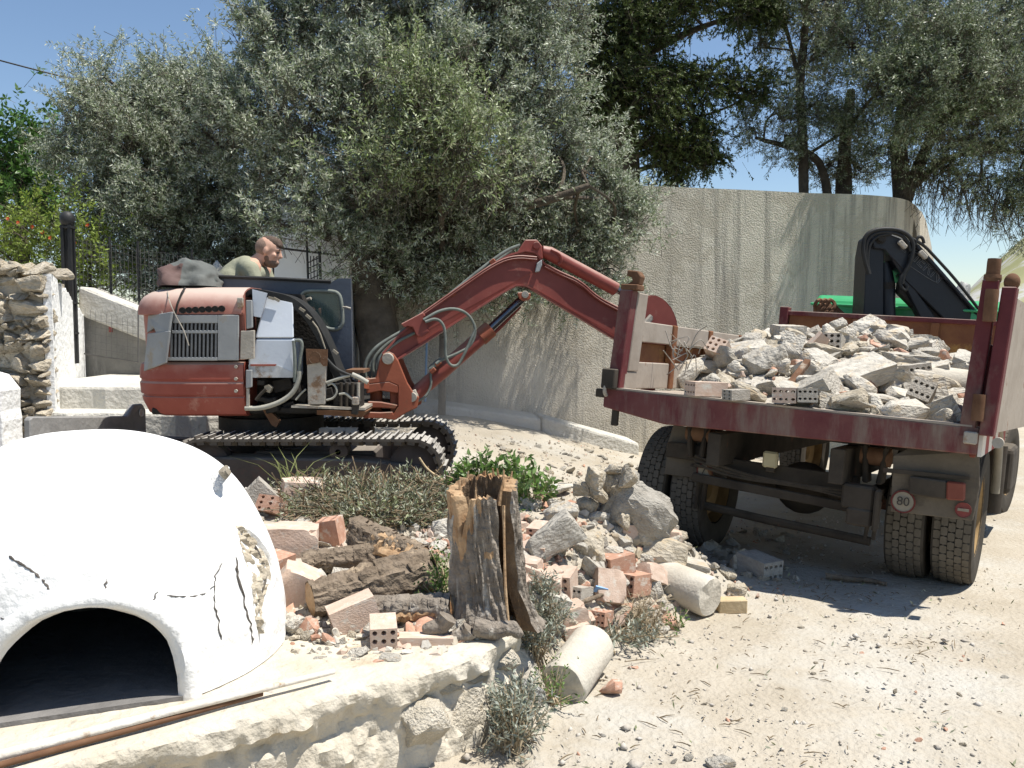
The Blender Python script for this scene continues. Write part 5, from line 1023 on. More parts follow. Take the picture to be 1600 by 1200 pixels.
def underbody():
    W = BW
    tbox('rear_crossmember', 'chassis', (1.16, .42, -.47), (.95, .05, .10)); tbox('underrun_bar', 'chassis', (1.1, .36, -.60), (1.15, .05, .06), Euler((0, .035, 0)).to_matrix())
    tbox('plate_lamp', 'yellow', tq(1204, 718, 6.0), (.10, .05, .11), bevel=.012); tbox('lamp_bracket', 'chassis', tq(1204, 733, 6.0), (.06, .04, .04))
    for x in (.55, 1.73):
        tp('bed_hinge', 'chassis', lambda b: (b.prism([(x - .08, .3, -.2), (x - .05, .3, -.2), (x - .02, .3, -.44), (x - .06, .3, -.44)], (0, .12, 0)), b.prism([(x + .05, .3, -.2), (x + .08, .3, -.2), (x + .06, .3, -.44), (x + .02, .3, -.44)], (0, .12, 0))), bevel=.01)
        tp('hinge_boss', 'rust', lambda b: b.lathe([(.001, -.09), (.055, -.09), (.06, .09), (.001, .09)], 14, Matrix.Translation((x, .36, -.27)) @ Matrix.Rotation(R_(90), 4, 'Y')), smooth=.5)
    tp('tow_jaw', 'chassis', lambda b: (b.box((1.68, .22, -.52), (.19, .14, .15)), b.box((1.70, .2, -.64), (.15, .12, .11)), b.box((1.80, .16, -.58), (.03, .1, .26))), bevel=.012)
    tp('axle', 'chassis', lambda b: b.tube([(.35, .98, -.62), (1.15, .98, -.62), (2.0, .98, -.62)], .07, 14), smooth=.6)
    tp('differential', 'chassis', lambda b: b.ell((1.15, .98, -.62), (.2, .2, .19)), smooth=1)
    tp('stabiliser_bar', 'chassis', lambda b: b.tube([(.55, .55, -.80), (1.0, .52, -.82), (1.72, .5, -.84)], .03, 8), smooth=1)
    for x in (.55, 1.72):
        for dx in (-.02, .03): tp('shackle_link', 'chassis', lambda b: b.tube([(x + dx - .01, .48, -.82), (x + dx + .02, .42, -.56)], .014, 6))
        for k in range(5): tbox('leaf_spring', 'chassis', (x, 1.0, -.5 - .02 * k), (.09, 1.3 - k * .2, .016), bevel=0)
    # air lines
    for k in range(3): tp('air_line', 'chassis', lambda b: b.tube(chaikin([(.55, .3, -.42 - k * .03), (.85, .33, -.50 - k * .02), (1.3, .3, -.52), (1.65, .3, -.5 - k * .03)], 2), .01, 6))
    # wheels
    tyre = MB(); tr = .46; hw = .118
    prof = [(.26, -hw * .85), (.30, -hw), (.38, -hw * 1.05), (.435, -hw * 1.0), (tr - .018, -hw * .88), (tr - .012, 0), (tr - .018, hw * .88), (.435, hw), (.38, hw * 1.05), (.30, hw), (.26, hw * .85)]
    RX = Matrix.Rotation(R_(90), 4, 'Y'); tyre.lathe(prof, 56, RX); tme = tyre.mesh('tyre', 'tyredark', smooth=.7)
    tread = MB(); nb = 46; rows = 5; bw = 2 * hw * .9 / rows
    for j in range(rows):
        for i in range(nb):
            a0 = 2 * math.pi * (i + (.5 if j % 2 else 0)) / nb; a1 = a0 + 2 * math.pi / nb * .95; x0 = -hw * .9 + j * bw + .0018; x1 = x0 + bw - .0036; ro = tr - (.012 if j in (0, rows - 1) else 0); ri = tr - .02
            am = (a0 + a1) / 2; xm = (x0 + x1) / 2
            def pt(r, a, x): return Vector((x, r * math.cos(a), r * math.sin(a)))
            e = .006; hexo = [(a0 + (a1 - a0) * .1, x0), (a0 + (a1 - a0) * .9, x0), (a1, xm), (a0 + (a1 - a0) * .9, x1), (a0 + (a1 - a0) * .1, x1), (a0, xm)]
            tread.add([pt(ro, a, x) for a, x in hexo] + [pt(ri, a, x) for a, x in hexo], [(0, 1, 2, 3, 4, 5)] + [(k, k + 6, (k + 1) % 6 + 6, (k + 1) % 6) for k in range(6)])
    trme = tread.mesh('tread', 'tyre')
    rim = MB(); rim.lathe([(.001, .03), (.06, .03), (.07, .0), (.09, -.02), (.15, -.02), (.20, -.03), (.215, .0), (.235, .06), (.255, .09), (.27, .105), (.275, .09), (.262, .05), (.25, -.1)], 32, RX); rme = rim.mesh('rim', 'rim', smooth=.6)
    def wheel(x, y, z, yaw=0, out=1):
        Mx = BM @ Matrix.Translation((x, y, z)) @ Matrix.Rotation(yaw, 4, 'Z')
        t = inst('wheel', tme, Mx, TK)
        for n, me in (('tread', trme), ('rim', rme)):
            o = bpy.data.objects.new(n, me); COL.objects.link(o); o.parent = t
            if n == 'rim' and out < 0: o.rotation_euler = (0, 0, math.pi)
    def zoff(x, y):
        p = BM @ Vector((x, y, -.5)); q = BM @ Vector((x, y, -1.5)); g = float(gz(p.x, p.y)); t = (p.z - g) / (p.z - q.z); return -.5 - t + tr - .015
    for x, o in ((.14, -1), (.42, -1), (1.91, 1), (2.19, 1)): wheel(x, .95, zoff(x, .95), 0, o)
    for x, o in ((.25, -1), (2.14, 1)): wheel(x, 4.5, zoff(x, 4.5), R_(-6) if 1 else 0, o)
    # mud guards behind the wheels
    def flap(x0, x1, z0, z1, y): return tbox('mud_guard', 'flap', ((x0 + x1) / 2, y, (z0 + z1) / 2), (x1 - x0, .015, z1 - z0))
    y = .40
    f1 = tp('mud_guard', 'flap', lambda b: b.prism([tq(1396, 712, 5.38), tq(1420, 700, 5.38), tq(1530, 705, 5.2), tq(1531, 760, 5.2), tq(1520, 814, 5.22), tq(1391, 799, 5.40)], (0, .02, 0)), bevel=.004)
    def face(px, py, Y): v = tq(px, py, Y); return v
    def onflap(px, t=0): return 5.40 + (px - 1391) / (1530 - 1391) * (5.2 - 5.40) - .016 - t
    tp('lamp_bar', 'chassis', lambda b: b.prism([face(1380, 731, 5.36), face(1515, 745, 5.19), face(1515, 750, 5.19), face(1380, 738, 5.36)], (0, .02, 0)), f1)
    tp('lamp_box', 'chassis', lambda b: b.prism([face(1420, 744, onflap(1420, .05)), face(1479, 752, onflap(1479, .05)), face(1478, 781, onflap(1478, .05)), face(1420, 772, onflap(1420, .05))], (0, .05, 0)), f1, bevel=.008)
    tp('tail_lamp', 'lampred', lambda b: b.prism([face(1479, 752, onflap(1479, .055)), face(1508, 755, onflap(1508, .055)), face(1507, 783, onflap(1507, .055)), face(1478, 781, onflap(1478, .055))], (0, .05, 0)), f1, bevel=.008)
    def disc(name, m, px, py, r, t, par, Y=None, seg=24):
        c = face(px, py, (Y if Y else onflap(px)) - t); return tp(name, m, lambda b: b.lathe([(.001, -.003), (r, -.003), (r, .003)], seg, Matrix.Translation(c) @ Matrix.Rotation(R_(90), 4, 'X').inverted() @ Matrix.Rotation(math.pi, 4, 'X')), par)
    disc('speed_disc', 'signred', 1411, 784, .07, .004, f1); sdk = disc('speed_disc_face', 'sticker', 1411, 784, .06, .009, f1)
    disc('no_entry_disc', 'signred', 1505, 797, .045, .006, f1); c = face(1505, 797, onflap(1505) - .014); tbox('no_entry_bar', 'sticker', c, (.06, .004, .016), None, f1, 0)
    def text(s, size, c, par, m='ink', R=None, name='lettering', fill=True):
        cu = bpy.data.curves.new(name, 'FONT'); cu.body = s; cu.size = size; cu.extrude = .001; cu.align_x = 'CENTER'; cu.align_y = 'CENTER'
        if not fill: cu.fill_mode = 'NONE'; cu.bevel_depth = .0022; cu.extrude = 0
        cu.materials.append(M[m]); o = bpy.data.objects.new(name, cu); COL.objects.link(o); bpy.context.view_layer.update(); me = bpy.data.meshes.new_from_object(o.evaluated_get(bpy.context.evaluated_depsgraph_get())); bpy.data.objects.remove(o); o = bpy.data.objects.new(name, me); COL.objects.link(o); o.matrix_basis = R if R else BM @ Matrix.Translation(c) @ Matrix.Rotation(R_(90), 4, 'X'); child2(o, par); return o
    def child2(o, par):
        mb = o.matrix_basis.copy(); o.parent = par; o.matrix_parent_inverse = par.matrix_basis.inverted(); o.matrix_basis = mb
    text('80', .075, face(1411, 784, onflap(1411) - .018), f1)
    f2 = tp('mud_guard', 'flap', lambda b: b.prism([tq(1052, 664, 6.5), tq(1130, 676, 6.32), tq(1137, 700, 6.30), tq(1134, 753, 6.30), tq(1038, 741, 6.52), tq(1044, 690, 6.52)], (0, .02, 0)), bevel=.004)
    tp('lamp_box', 'chassis', lambda b: b.prism([face(1042, 690, 6.44), face(1106, 698, 6.28), face(1103, 723, 6.28), face(1038, 714, 6.44)], (0, .06, 0)), f2, bevel=.01)
    disc('speed_disc', 'signred', 1101, 736, .06, .0, f2, 6.28); disc('speed_disc_face', 'sticker', 1101, 736, .05, .005, f2, 6.28); text('7', .07, face(1099, 736, 6.265), f2)
    tp('lamp_arm', 'rust', lambda b: b.tube(chaikin([face(1110, 700, 6.25), face(1106, 742, 6.25), face(1128, 748, 6.25)], 1), .014, 6), f2)
    tbox('flap_bracket', 'redrust', tq(1128, 722, 6.42), (.1, .05, .18))
    tbox('reflector', 'lampred', tq(1520, 708, 5.19), (.035, .02, .05))
    # fuel tank and side gear on the right
    tp('fuel_tank', 'chassis', lambda b: b.box((2.15, 3.2, -.48), (.42, .7, .4)), bevel=.05, seg=3)
    tp('air_tank', 'chassis', lambda b: b.tube([(2.26, 2.55, -.25), (2.26, 2.55, -.8)], .07, 14), smooth=.6)
    tp('wheel_arch', 'sticker', lambda b: b.tube([(2.34, .95 + .52 * math.cos(a), -.52 + .52 * math.sin(a)) for a in np.linspace(.0, 1.3, 8)], .03, 8), smooth=1)
    # cab
    W_ = BW
    cab = tp('cab_shell', 'green', lambda b: b.prism([(.06, 5.0, .05), (.06, 5.0, 1.02), (.06, 5.1, 1.10), (.06, 6.3, 1.08), (.06, 6.6, .9), (.06, 6.95, .2), (.06, 6.95, .05)], (W_ - .12, 0, 0)), bevel=.06, seg=3)
    tp('roof_gutter', 'green', lambda b: b.box((W_ / 2, 5.65, .985), (W_ - .06, 1.4, .03)), cab, bevel=.01)
    tp('rear_window', 'glass', lambda b: b.prism(rr3(W_ / 2, .55, .7, .2, .06, 4.99), (0, .02, 0)), cab)
    tbox('cab_underside', 'chassis', (W_ / 2, 5.95, -.25), (W_ - .3, 1.8, .55))
    return text
def rr3(cx, cz, hx, hz, r, y): return [Vector((x, y, z)) for x, z in rrect(cx, cz, hx, hz, r)]
ttext = underbody()
def crane():
    Y = 9.75 * KS
    def ex(name, pts, y0, y1, m='navy', bevel=.01):
        b = MB(); b.prism([P(px, py, Y) + Vector((0, y0, 0)) for px, py in pts], (0, y1 - y0, 0)); return b.build(name, m, TK, bevel=bevel)
    ex('crane_column', [(1341, 520), (1347, 400), (1352, 374), (1360, 368), (1372, 372), (1374, 400), (1373, 520)], -.12, .2)
    ex('crane_head', [(1353, 378), (1358, 369), (1370, 366), (1382, 368), (1416, 381), (1405, 428), (1388, 410), (1372, 392), (1356, 390)], -.16, -.12)
    bm_ = ex('crane_boom', [(1380, 370), (1416, 380), (1424, 390), (1520, 500), (1545, 540), (1515, 540), (1466, 500), (1405, 440), (1385, 408)], -.15, .12)
    ex('boom_flange', [(1412, 378), (1424, 386), (1524, 500), (1550, 540), (1546, 541), (1520, 502), (1421, 392)], -.2, .16)
    b = MB(); b.tube([P(1386, 520, Y), P(1385, 445, Y), P(1382, 410, Y)], [.085, .085, .06], 16); b.build('lift_cylinder', 'navy', TK, smooth=.6)
    b = MB(); b.tube([P(1384, 452, Y), P(1384, 441, Y)], .09, 16); b.build('cylinder_collar', 'void', TK, smooth=.6)
    ex('inner_arm', [(1400, 440), (1412, 438), (1490, 520), (1460, 520), (1398, 458)], -.1, .0, 'void'); ex('support_leg', [(1396, 430), (1404, 430), (1470, 520), (1440, 520)], -.14, -.02)
    b = MB(); b.lathe([(.001, -.03), (.035, -.03), (.04, .0), (.055, .0), (.055, .02), (.001, .02)], 16, Matrix.Translation(P(1366, 375, Y) + Vector((0, -.17, 0))) @ Matrix.Rotation(R_(-90), 4, 'X')); b.build('pivot_pin', 'void', TK, smooth=.5)
    H = [([(1345, 430), (1338, 405), (1336, 385), (1342, 368), (1360, 361), (1385, 361), (1402, 367), (1412, 378), (1414, 392), (1408, 415), (1398, 432), (1396, 445)], .022), ([(1344, 425), (1340, 400), (1342, 380), (1352, 368), (1375, 365), (1395, 370), (1405, 380), (1409, 395)], .018), ([(1347, 430), (1343, 412), (1345, 388), (1356, 372), (1380, 368)], .016), ([(1398, 430), (1392, 440), (1396, 452), (1402, 456), (1404, 448)], .018), ([(1412, 376), (1430, 386), (1445, 402), (1480, 440), (1530, 505)], .016), ([(1416, 385), (1420, 373), (1427, 373), (1430, 383)], .016)]
    for p, r in H:
        b = MB(); b.tube(chaikin([P(x, y, Y) + Vector((0, -.2, 0)) for x, y in p], 2), r, 8); b.build('hose', 'black', TK, smooth=1)
    for px, py in ((1410, 382), (1442, 398)):
        b = MB(); b.box(P(px, py, Y - .2), (.1, .05, .05), Euler((0, .8, 0)).to_matrix()); b.build('hose_clip', 'steel', TK, bevel=.01)
    # maker's lettering, only a worn outline in its lozenge border
    c = P(1430, 411, Y) + Vector((0, -.158, 0)); ang = math.atan2(P(1455, 435, Y).z - P(1405, 388, Y).z, P(1455, 435, Y).x - P(1405, 388, Y).x)
    Mx = Matrix.Translation(c) @ Matrix.Rotation(-ang, 4, 'Y') @ Matrix.Rotation(R_(90), 4, 'X')
    ttext('ETIERN', .17, None, bm_, 'textline', Mx, 'lettering', False)
    b = MB(); bp = [(1393, 404), (1403, 394), (1418, 392), (1459, 432), (1454, 441), (1448, 442), (1398, 408)]; bp = chaikin([P(x, y, Y) + Vector((0, -.156, 0)) for x, y in bp], 2, True); b.tube(bp + [bp[0]], .0025, 5, False); b.build('lettering_border', 'textline', bm_)
    # hook and chain behind the headboard
    b = MB(); c = P(1288, 478, 9.4)
    for k in range(5): 
        q = P(1281 + k * 4, 476 + (k % 2) * 6, 9.35); b.tube([q + Vector((.05 * math.cos(a), .02 * math.sin(2 * a), .05 * math.sin(a))) for a in np.linspace(0, 6.28, 12)], .02, 6)
    b.box(P(1290, 486, 9.4), (.22, .12, .1)); b.tube([P(1303, 478, 9.35), P(1312, 486, 9.35), P(1318, 492, 9.35)], .02, 6); b.build('hook_chain', 'rust', TK, smooth=.8)
crane()
# ================================================================== RUBBLE IN THE TRUCK
def load_h(x, y):
    h = .02 + .40 * float(sstep(y / 2.6)) + .10 * math.sin(x * 2.2) * min(1, y)
    h -= .45 * float(sstep((.75 - x) / .75)) * float(sstep((1.7 - y) / 1.0))
    h += .14 * math.exp(-((x - 1.3) ** 2 + (y - 2.9) ** 2) / .35) - .22 * float(sstep((y - 3.0) / 1.0))
    return max(h, -.01) + .03 * noise.noise(Vector((x * 4, y * 4, 0)))
def loadf(p):
    q = BI @ p
    if not (0.0 < q.x < BW and .0 < q.y < BL): return 1 if q.z > 0 or q.y < 0 else 1
    return q.z - load_h(q.x, q.y)
# ================================================================== RUBBLE PIECES
LIB = {}
LIB['lump'] = [rock_mesh('concrete_lump', 100 + i, 'concrete', (1, 1, 1), 3, .045, 15, .55) for i in range(8)]
LIB['slab'] = [rock_mesh('concrete_slab', 120 + i, 'concrete', (1, 1, 1), 3, .035, 13, .92) for i in range(4)] + [block_mesh('concrete_slab', 240 + i, 'concrete') for i in range(2)]
LIB['stone'] = [rock_mesh('field_stone', 140 + i, 'stone', (1, 1, 1), 3, .05, 18, .45) for i in range(7)]
LIB['ochre'] = [rock_mesh('ochre_stone', 160 + i, 'ochre', (1, 1, 1), 3, .05, 14, .5) for i in range(2)]
LIB['shard'] = [rock_mesh('brick_shard', 180 + i, 'brick', (1, 1, 1), 2, .03, 11, .8) for i in range(6)]
LIB['block'] = [block_mesh('brick_block', 200 + i, 'brickpale') for i in range(4)]
for k, m in (('b9', 'brick'), ('b9p', 'brickpale'), ('b9g', 'brickgrey')):
    LIB[k] = [hollow_brick('hollow_brick', 1, 1, 1, 3, 3, m), hollow_brick('hollow_brick', 1, 1, 1, 3, 3, m, .3, .22, 5)]
for k, m in (('b8', 'brick'), ('b8p', 'brickpale'), ('b8g', 'brickgrey')):
    LIB[k] = [hollow_brick('hollow_brick', 1, 1, 1, 4, 2, m, .34), hollow_brick('hollow_brick', 1, 1, 1, 4, 2, m, .34, .2, 3)]
for k, m in (('b6', 'brick'), ('b6p', 'brickpale'), ('b6g', 'brickgrey')): LIB[k] = [hollow_brick('hollow_brick', 1, 1, 1, 2, 3, m, .30)]
NAMES = dict(lump='concrete_lump', slab='concrete_slab', stone='field_stone', ochre='ochre_stone', shard='brick_shard', block='brick_block')
CATS = dict(lump='concrete', slab='concrete', stone='stone', ochre='stone', shard='brick', block='brick')
def piece(kind, px, py, dims, eul, label, f=None, group=None, var=0, sink=.3, lift=None, up=None):
    """dims in photo pixels (x,y,z at that place); rests on the surface under its pixel"""
    p = hit(px, py + dims[2] * .35, f); s = p.y / F
    d = [max(.012, k * s) for k in dims]; me = LIB[kind][var % len(LIB[kind])]
    R = Euler([R_(a) for a in eul]).to_matrix()
    ext_z = sum(abs(R[2][i]) * d[i] for i in range(3)) / 2
    o = inst(NAMES.get(kind, 'hollow_brick'), me, Matrix.LocRotScale(p + Vector((0, 0, ext_z * (1 - 2 * sink) if lift is None else lift)), R.to_quaternion(), Vector(d)))
    return tag(o, label, CATS.get(kind, 'brick'), group)
# fine debris surface inside the bed and random fill
def load_fill():
    n = 70; b = MB(); vs = []; 
    for j in range(n):
        for i in range(n):
            x = .06 + (BW - .12) * i / (n - 1); y = .09 + (BL - .2) * j / (n - 1); h = load_h(x, y) - .03 + .03 * noise.noise(Vector((x * 11, y * 11, 3))) + .02 * noise.noise(Vector((x * 27, y * 27, 3)))
            vs.append(BM @ Vector((x, y, max(-.02, h))))
    b.add(vs, [(j * n + i, j * n + i + 1, (j + 1) * n + i + 1, (j + 1) * n + i) for j in range(n - 1) for i in range(n - 1)])
    tag(b.build('rubble_fines', 'fines', smooth=.6), 'pale mortar crumbs and dust filling the truck bed', 'rubble', None, 'stuff')
    rg = random.Random(17); g = 'rubble heaped in the truck bed'
    for k in range(230):
        x = rg.uniform(.1, BW - .12); y = rg.uniform(.15, BL - .25); h = load_h(x, y)
        if h < .05 and x < .5: continue
        kind = rg.choice(['lump', 'lump', 'lump', 'lump', 'slab', 'slab', 'slab', 'stone', 'stone', 'shard']); s = rg.uniform(.08, .27) * (1 if kind != 'shard' else .7)
        d = Vector((s * rg.uniform(.9, 1.5), s * rg.uniform(.7, 1.2), s * rg.uniform(.4, .8)))
        lab = ('fist sized ' if s < .13 else 'head sized ') + dict(lump='concrete lump', slab='flat slab piece', stone='field stone', shard='red brick shard', block='pale brick piece')[kind] + (' near the truck sill' if y < 1.0 else ' near the truck headboard' if y > 2.9 else ' in mid truck load') + (' by the boom side board' if x < .75 else ' by the hinge post side' if x > 1.55 else '')
        o = inst(NAMES[kind], rg.choice(LIB[kind]), Matrix.LocRotScale(BM @ Vector((x, y, h + d.z * .15)), Euler((rg.uniform(-.5, .5), rg.uniform(-.5, .5), rg.uniform(0, 6.3))).to_quaternion(), d)); tag(o, lab, CATS[kind], g)
load_fill()
T = lambda *a, **k: piece(*a, f=loadf, **k)
T('slab', 1078, 581, (72, 45, 34), (10, -38, 20), 'long grey concrete slab leaning at the emptier corner of the truck bed')
T('b8p', 1103, 611, (60, 30, 22), (0, 3, 100 - 78), 'pale hollow brick with eight holes on the truck sill beside the leaning slab', var=0, sink=.05)
T('lump', 1117, 591, (44, 34, 26), (0, 0, 30), 'whitish concrete lump lying on the pale eight hole brick', var=1)
T('ochre', 1158, 602, (28, 24, 22), (0, 10, 20), 'small yellow ochre stone near the truck sill')
T('b9p', 1124, 553, (46, 30, 26), (20, 35, 60), 'broken hollow brick with its holes up behind the leaning slab')
T('b6g', 1150, 618, (36, 24, 16), (0, 0, 25), 'small blue grey hollow brick on the truck sill', sink=.05)
T('lump', 1195, 556, (72, 60, 56), (0, -12, 15), 'big grey concrete block in the middle of the load', var=2)
T('slab', 1148, 548, (78, 60, 14), (8, -14, 0), 'flat grey slab tilted behind the broken hollow brick', var=1)
T('slab', 1201, 603, (42, 34, 28), (0, 0, 10), 'square grey concrete block near the truck sill', var=2)
T('b8p', 1226, 622, (46, 36, 24), (0, 5, 70), 'cream hollow brick end with four dark holes on the truck sill', sink=.05)
T('b8g', 1258, 621, (50, 30, 22), (0, 4, 80), 'grey hollow brick embedded in mortar on the truck sill', sink=.05)
T('stone', 1244, 523, (42, 36, 30), (0, 10, 0), 'rounded grey boulder below the headboard corner', var=1)
T('block', 1273, 536, (22, 14, 44), (20, 35, 20), 'tan flat brick standing on edge in the load')
T('lump', 1236, 553, (46, 22, 22), (0, 35, 10), 'ribbed grey concrete bar in the truck load', var=3)
T('b9g', 1303, 536, (42, 28, 26), (0, 15, 60), 'mortar covered hollow brick lump near the top of the load', var=1)
T('lump', 1330, 503, (26, 22, 26), (0, 0, 0), 'topmost pale concrete block of the load against the headboard', var=4, sink=.1)
T('lump', 1343, 500, (22, 20, 20), (20, 0, 40), 'small pale lump leaning on the topmost block of the load', var=5, sink=.05)
T('slab', 1322, 520, (26, 22, 22), (0, 20, 30), 'pale block just under the topmost block of the load', var=3)
T('stone', 1391, 515, (78, 60, 28), (0, 4, 0), 'wide dusty rock dome beside the headboard', var=2)
T('stone', 1474, 529, (66, 50, 44), (0, -5, 12), 'largest yellowish boulder on top of the load near the right post', var=3)
T('slab', 1419, 562, (74, 50, 20), (5, 4, 8), 'broad flat concrete slab in front of the largest boulder', var=4)
T('slab', 1337, 590, (104, 60, 28), (18, -16, 10), 'large tilted concrete slab with rough broken surface in mid load', var=5)
T('stone', 1290, 589, (46, 36, 30), (0, 20, 0), 'grey stone beside the brown plank in the load', var=4)
T('b8g', 1430, 588, (50, 34, 30), (-8, 3, 84), 'grey hollow brick showing its eight holes beside the concrete pipe', sink=.1)
T('ochre', 1389, 595, (34, 28, 24), (0, 12, 30), 'ochre brick stone left of the eight hole grey brick', var=1)
T('b8g', 1438, 628, (40, 34, 34), (25, 30, 70), 'hollow brick tipped on its corner near the truck sill', sink=.1)
T('slab', 1383, 624, (84, 46, 16), (8, 8, 5), 'flat pale slab sloping down to the truck sill', var=0)
T('slab', 1338, 634, (66, 30, 15), (0, 3, 2), 'thin pale slab lying along the truck sill', var=2, sink=.1)
T('b6', 1308, 622, (58, 26, 18), (0, 2, 12), 'red tinged hollow brick on the truck sill beside the thin slab', sink=.1)
T('slab', 1493, 643, (42, 34, 22), (0, 3, 0), 'grey block beside the right post on the truck sill', var=3)
T('stone', 1458, 645, (20, 18, 14), (0, 0, 0), 'small beige stone on the truck sill', var=5)
T('stone', 1497, 556, (44, 36, 24), (0, 0, 0), 'crumbling tan lump against the right post', var=6)
T('shard', 1374, 540, (40, 22, 12), (10, 20, 0), 'pinkish brick slab piece below the wide dusty rock', var=1)
T('shard', 1347, 528, (22, 16, 16), (10, 30, 20), 'orange brick fragment near the topmost block', var=2)
T('slab', 1245, 640 - 30, (40, 40, 22), (10, 10, 40), 'grey mortar lump behind the cream brick end', var=1)
def cylinder_piece(name, label, cat, c, d, length, r, m, brk=.04, seed=0):
    """lying cast cylinder with a rough broken end"""
    d = Vector(d).normalized(); b = MB(); n = 30; q = d.to_track_quat('Z', 'Y').to_matrix().to_4x4(); q.translation = Vector(c)
    prof = [(.001, -.5), (r * .55, -.5), (r * .93, -.5), (r, -.5 + .012 / length), (r, -.2), (r, .2), (r, .5 - .012 / length), (r * .92, .5), (r * .5, .5), (.001, .5)]; vs = []
    for i, (rr, h) in enumerate(prof):
        for j in range(n):
            a = 2 * math.pi * j / n; v = Vector((rr * math.cos(a), rr * math.sin(a), h * length))
            if i >= 6: v.z += brk * (.35 if i == 6 else 1) * (noise.noise(Vector((v.x / r * 1.2, v.y / r * 1.2, seed))) + .5 * noise.noise(Vector((v.x / r * 3, v.y / r * 3, seed)))); v *= 1 + .012 * noise.noise(v * 30)
            if i <= 2: v.z += brk * .4 * noise.noise(Vector((v.x / r * 3, v.y / r * 3, seed + 5)))
            vs.append(q @ v)
    b.add(vs, [(i * n + j, i * n + (j + 1) % n, (i + 1) * n + (j + 1) % n, (i + 1) * n + j) for i in range(len(prof) - 1) for j in range(n)])
    return tag(b.build(name, m, smooth=.7), label, cat)
p = hit(1476, 605, loadf); s = p.y / F
cylinder_piece('concrete_cylinder', 'cream concrete cylinder lying in the load against the right post', 'concrete', p + Vector((0, 0, .03)), (1, -.35, -.13), 88 * s, 25 * s, 'column', .02, 3)
b = MB(); a = P(1226, 612, 5.76); c = P(1262, 565, 6.1); b.tube([a, c], .03, 4); tag(b.build('wood_plank', 'rust', bevel=.004), 'brown splintered plank sticking up out of the truck load', 'plank')
b = MB(); rg = random.Random(5)
for k in range(14):
    q = P(1062 + rg.uniform(-6, 22), 560 + rg.uniform(-20, 30), 6.42); b.tube(chaikin([q, q + Vector((rg.uniform(-.1, .1), 0, rg.uniform(.02, .15))), q + Vector((rg.uniform(-.16, .16), rg.uniform(-.05, .05), rg.uniform(-.05, .18)))], 2), .004, 5)
tag(b.build('twisted_wire', 'steel'), 'twisted wires and twigs poking out by the truck side board', 'wire', None, 'stuff')
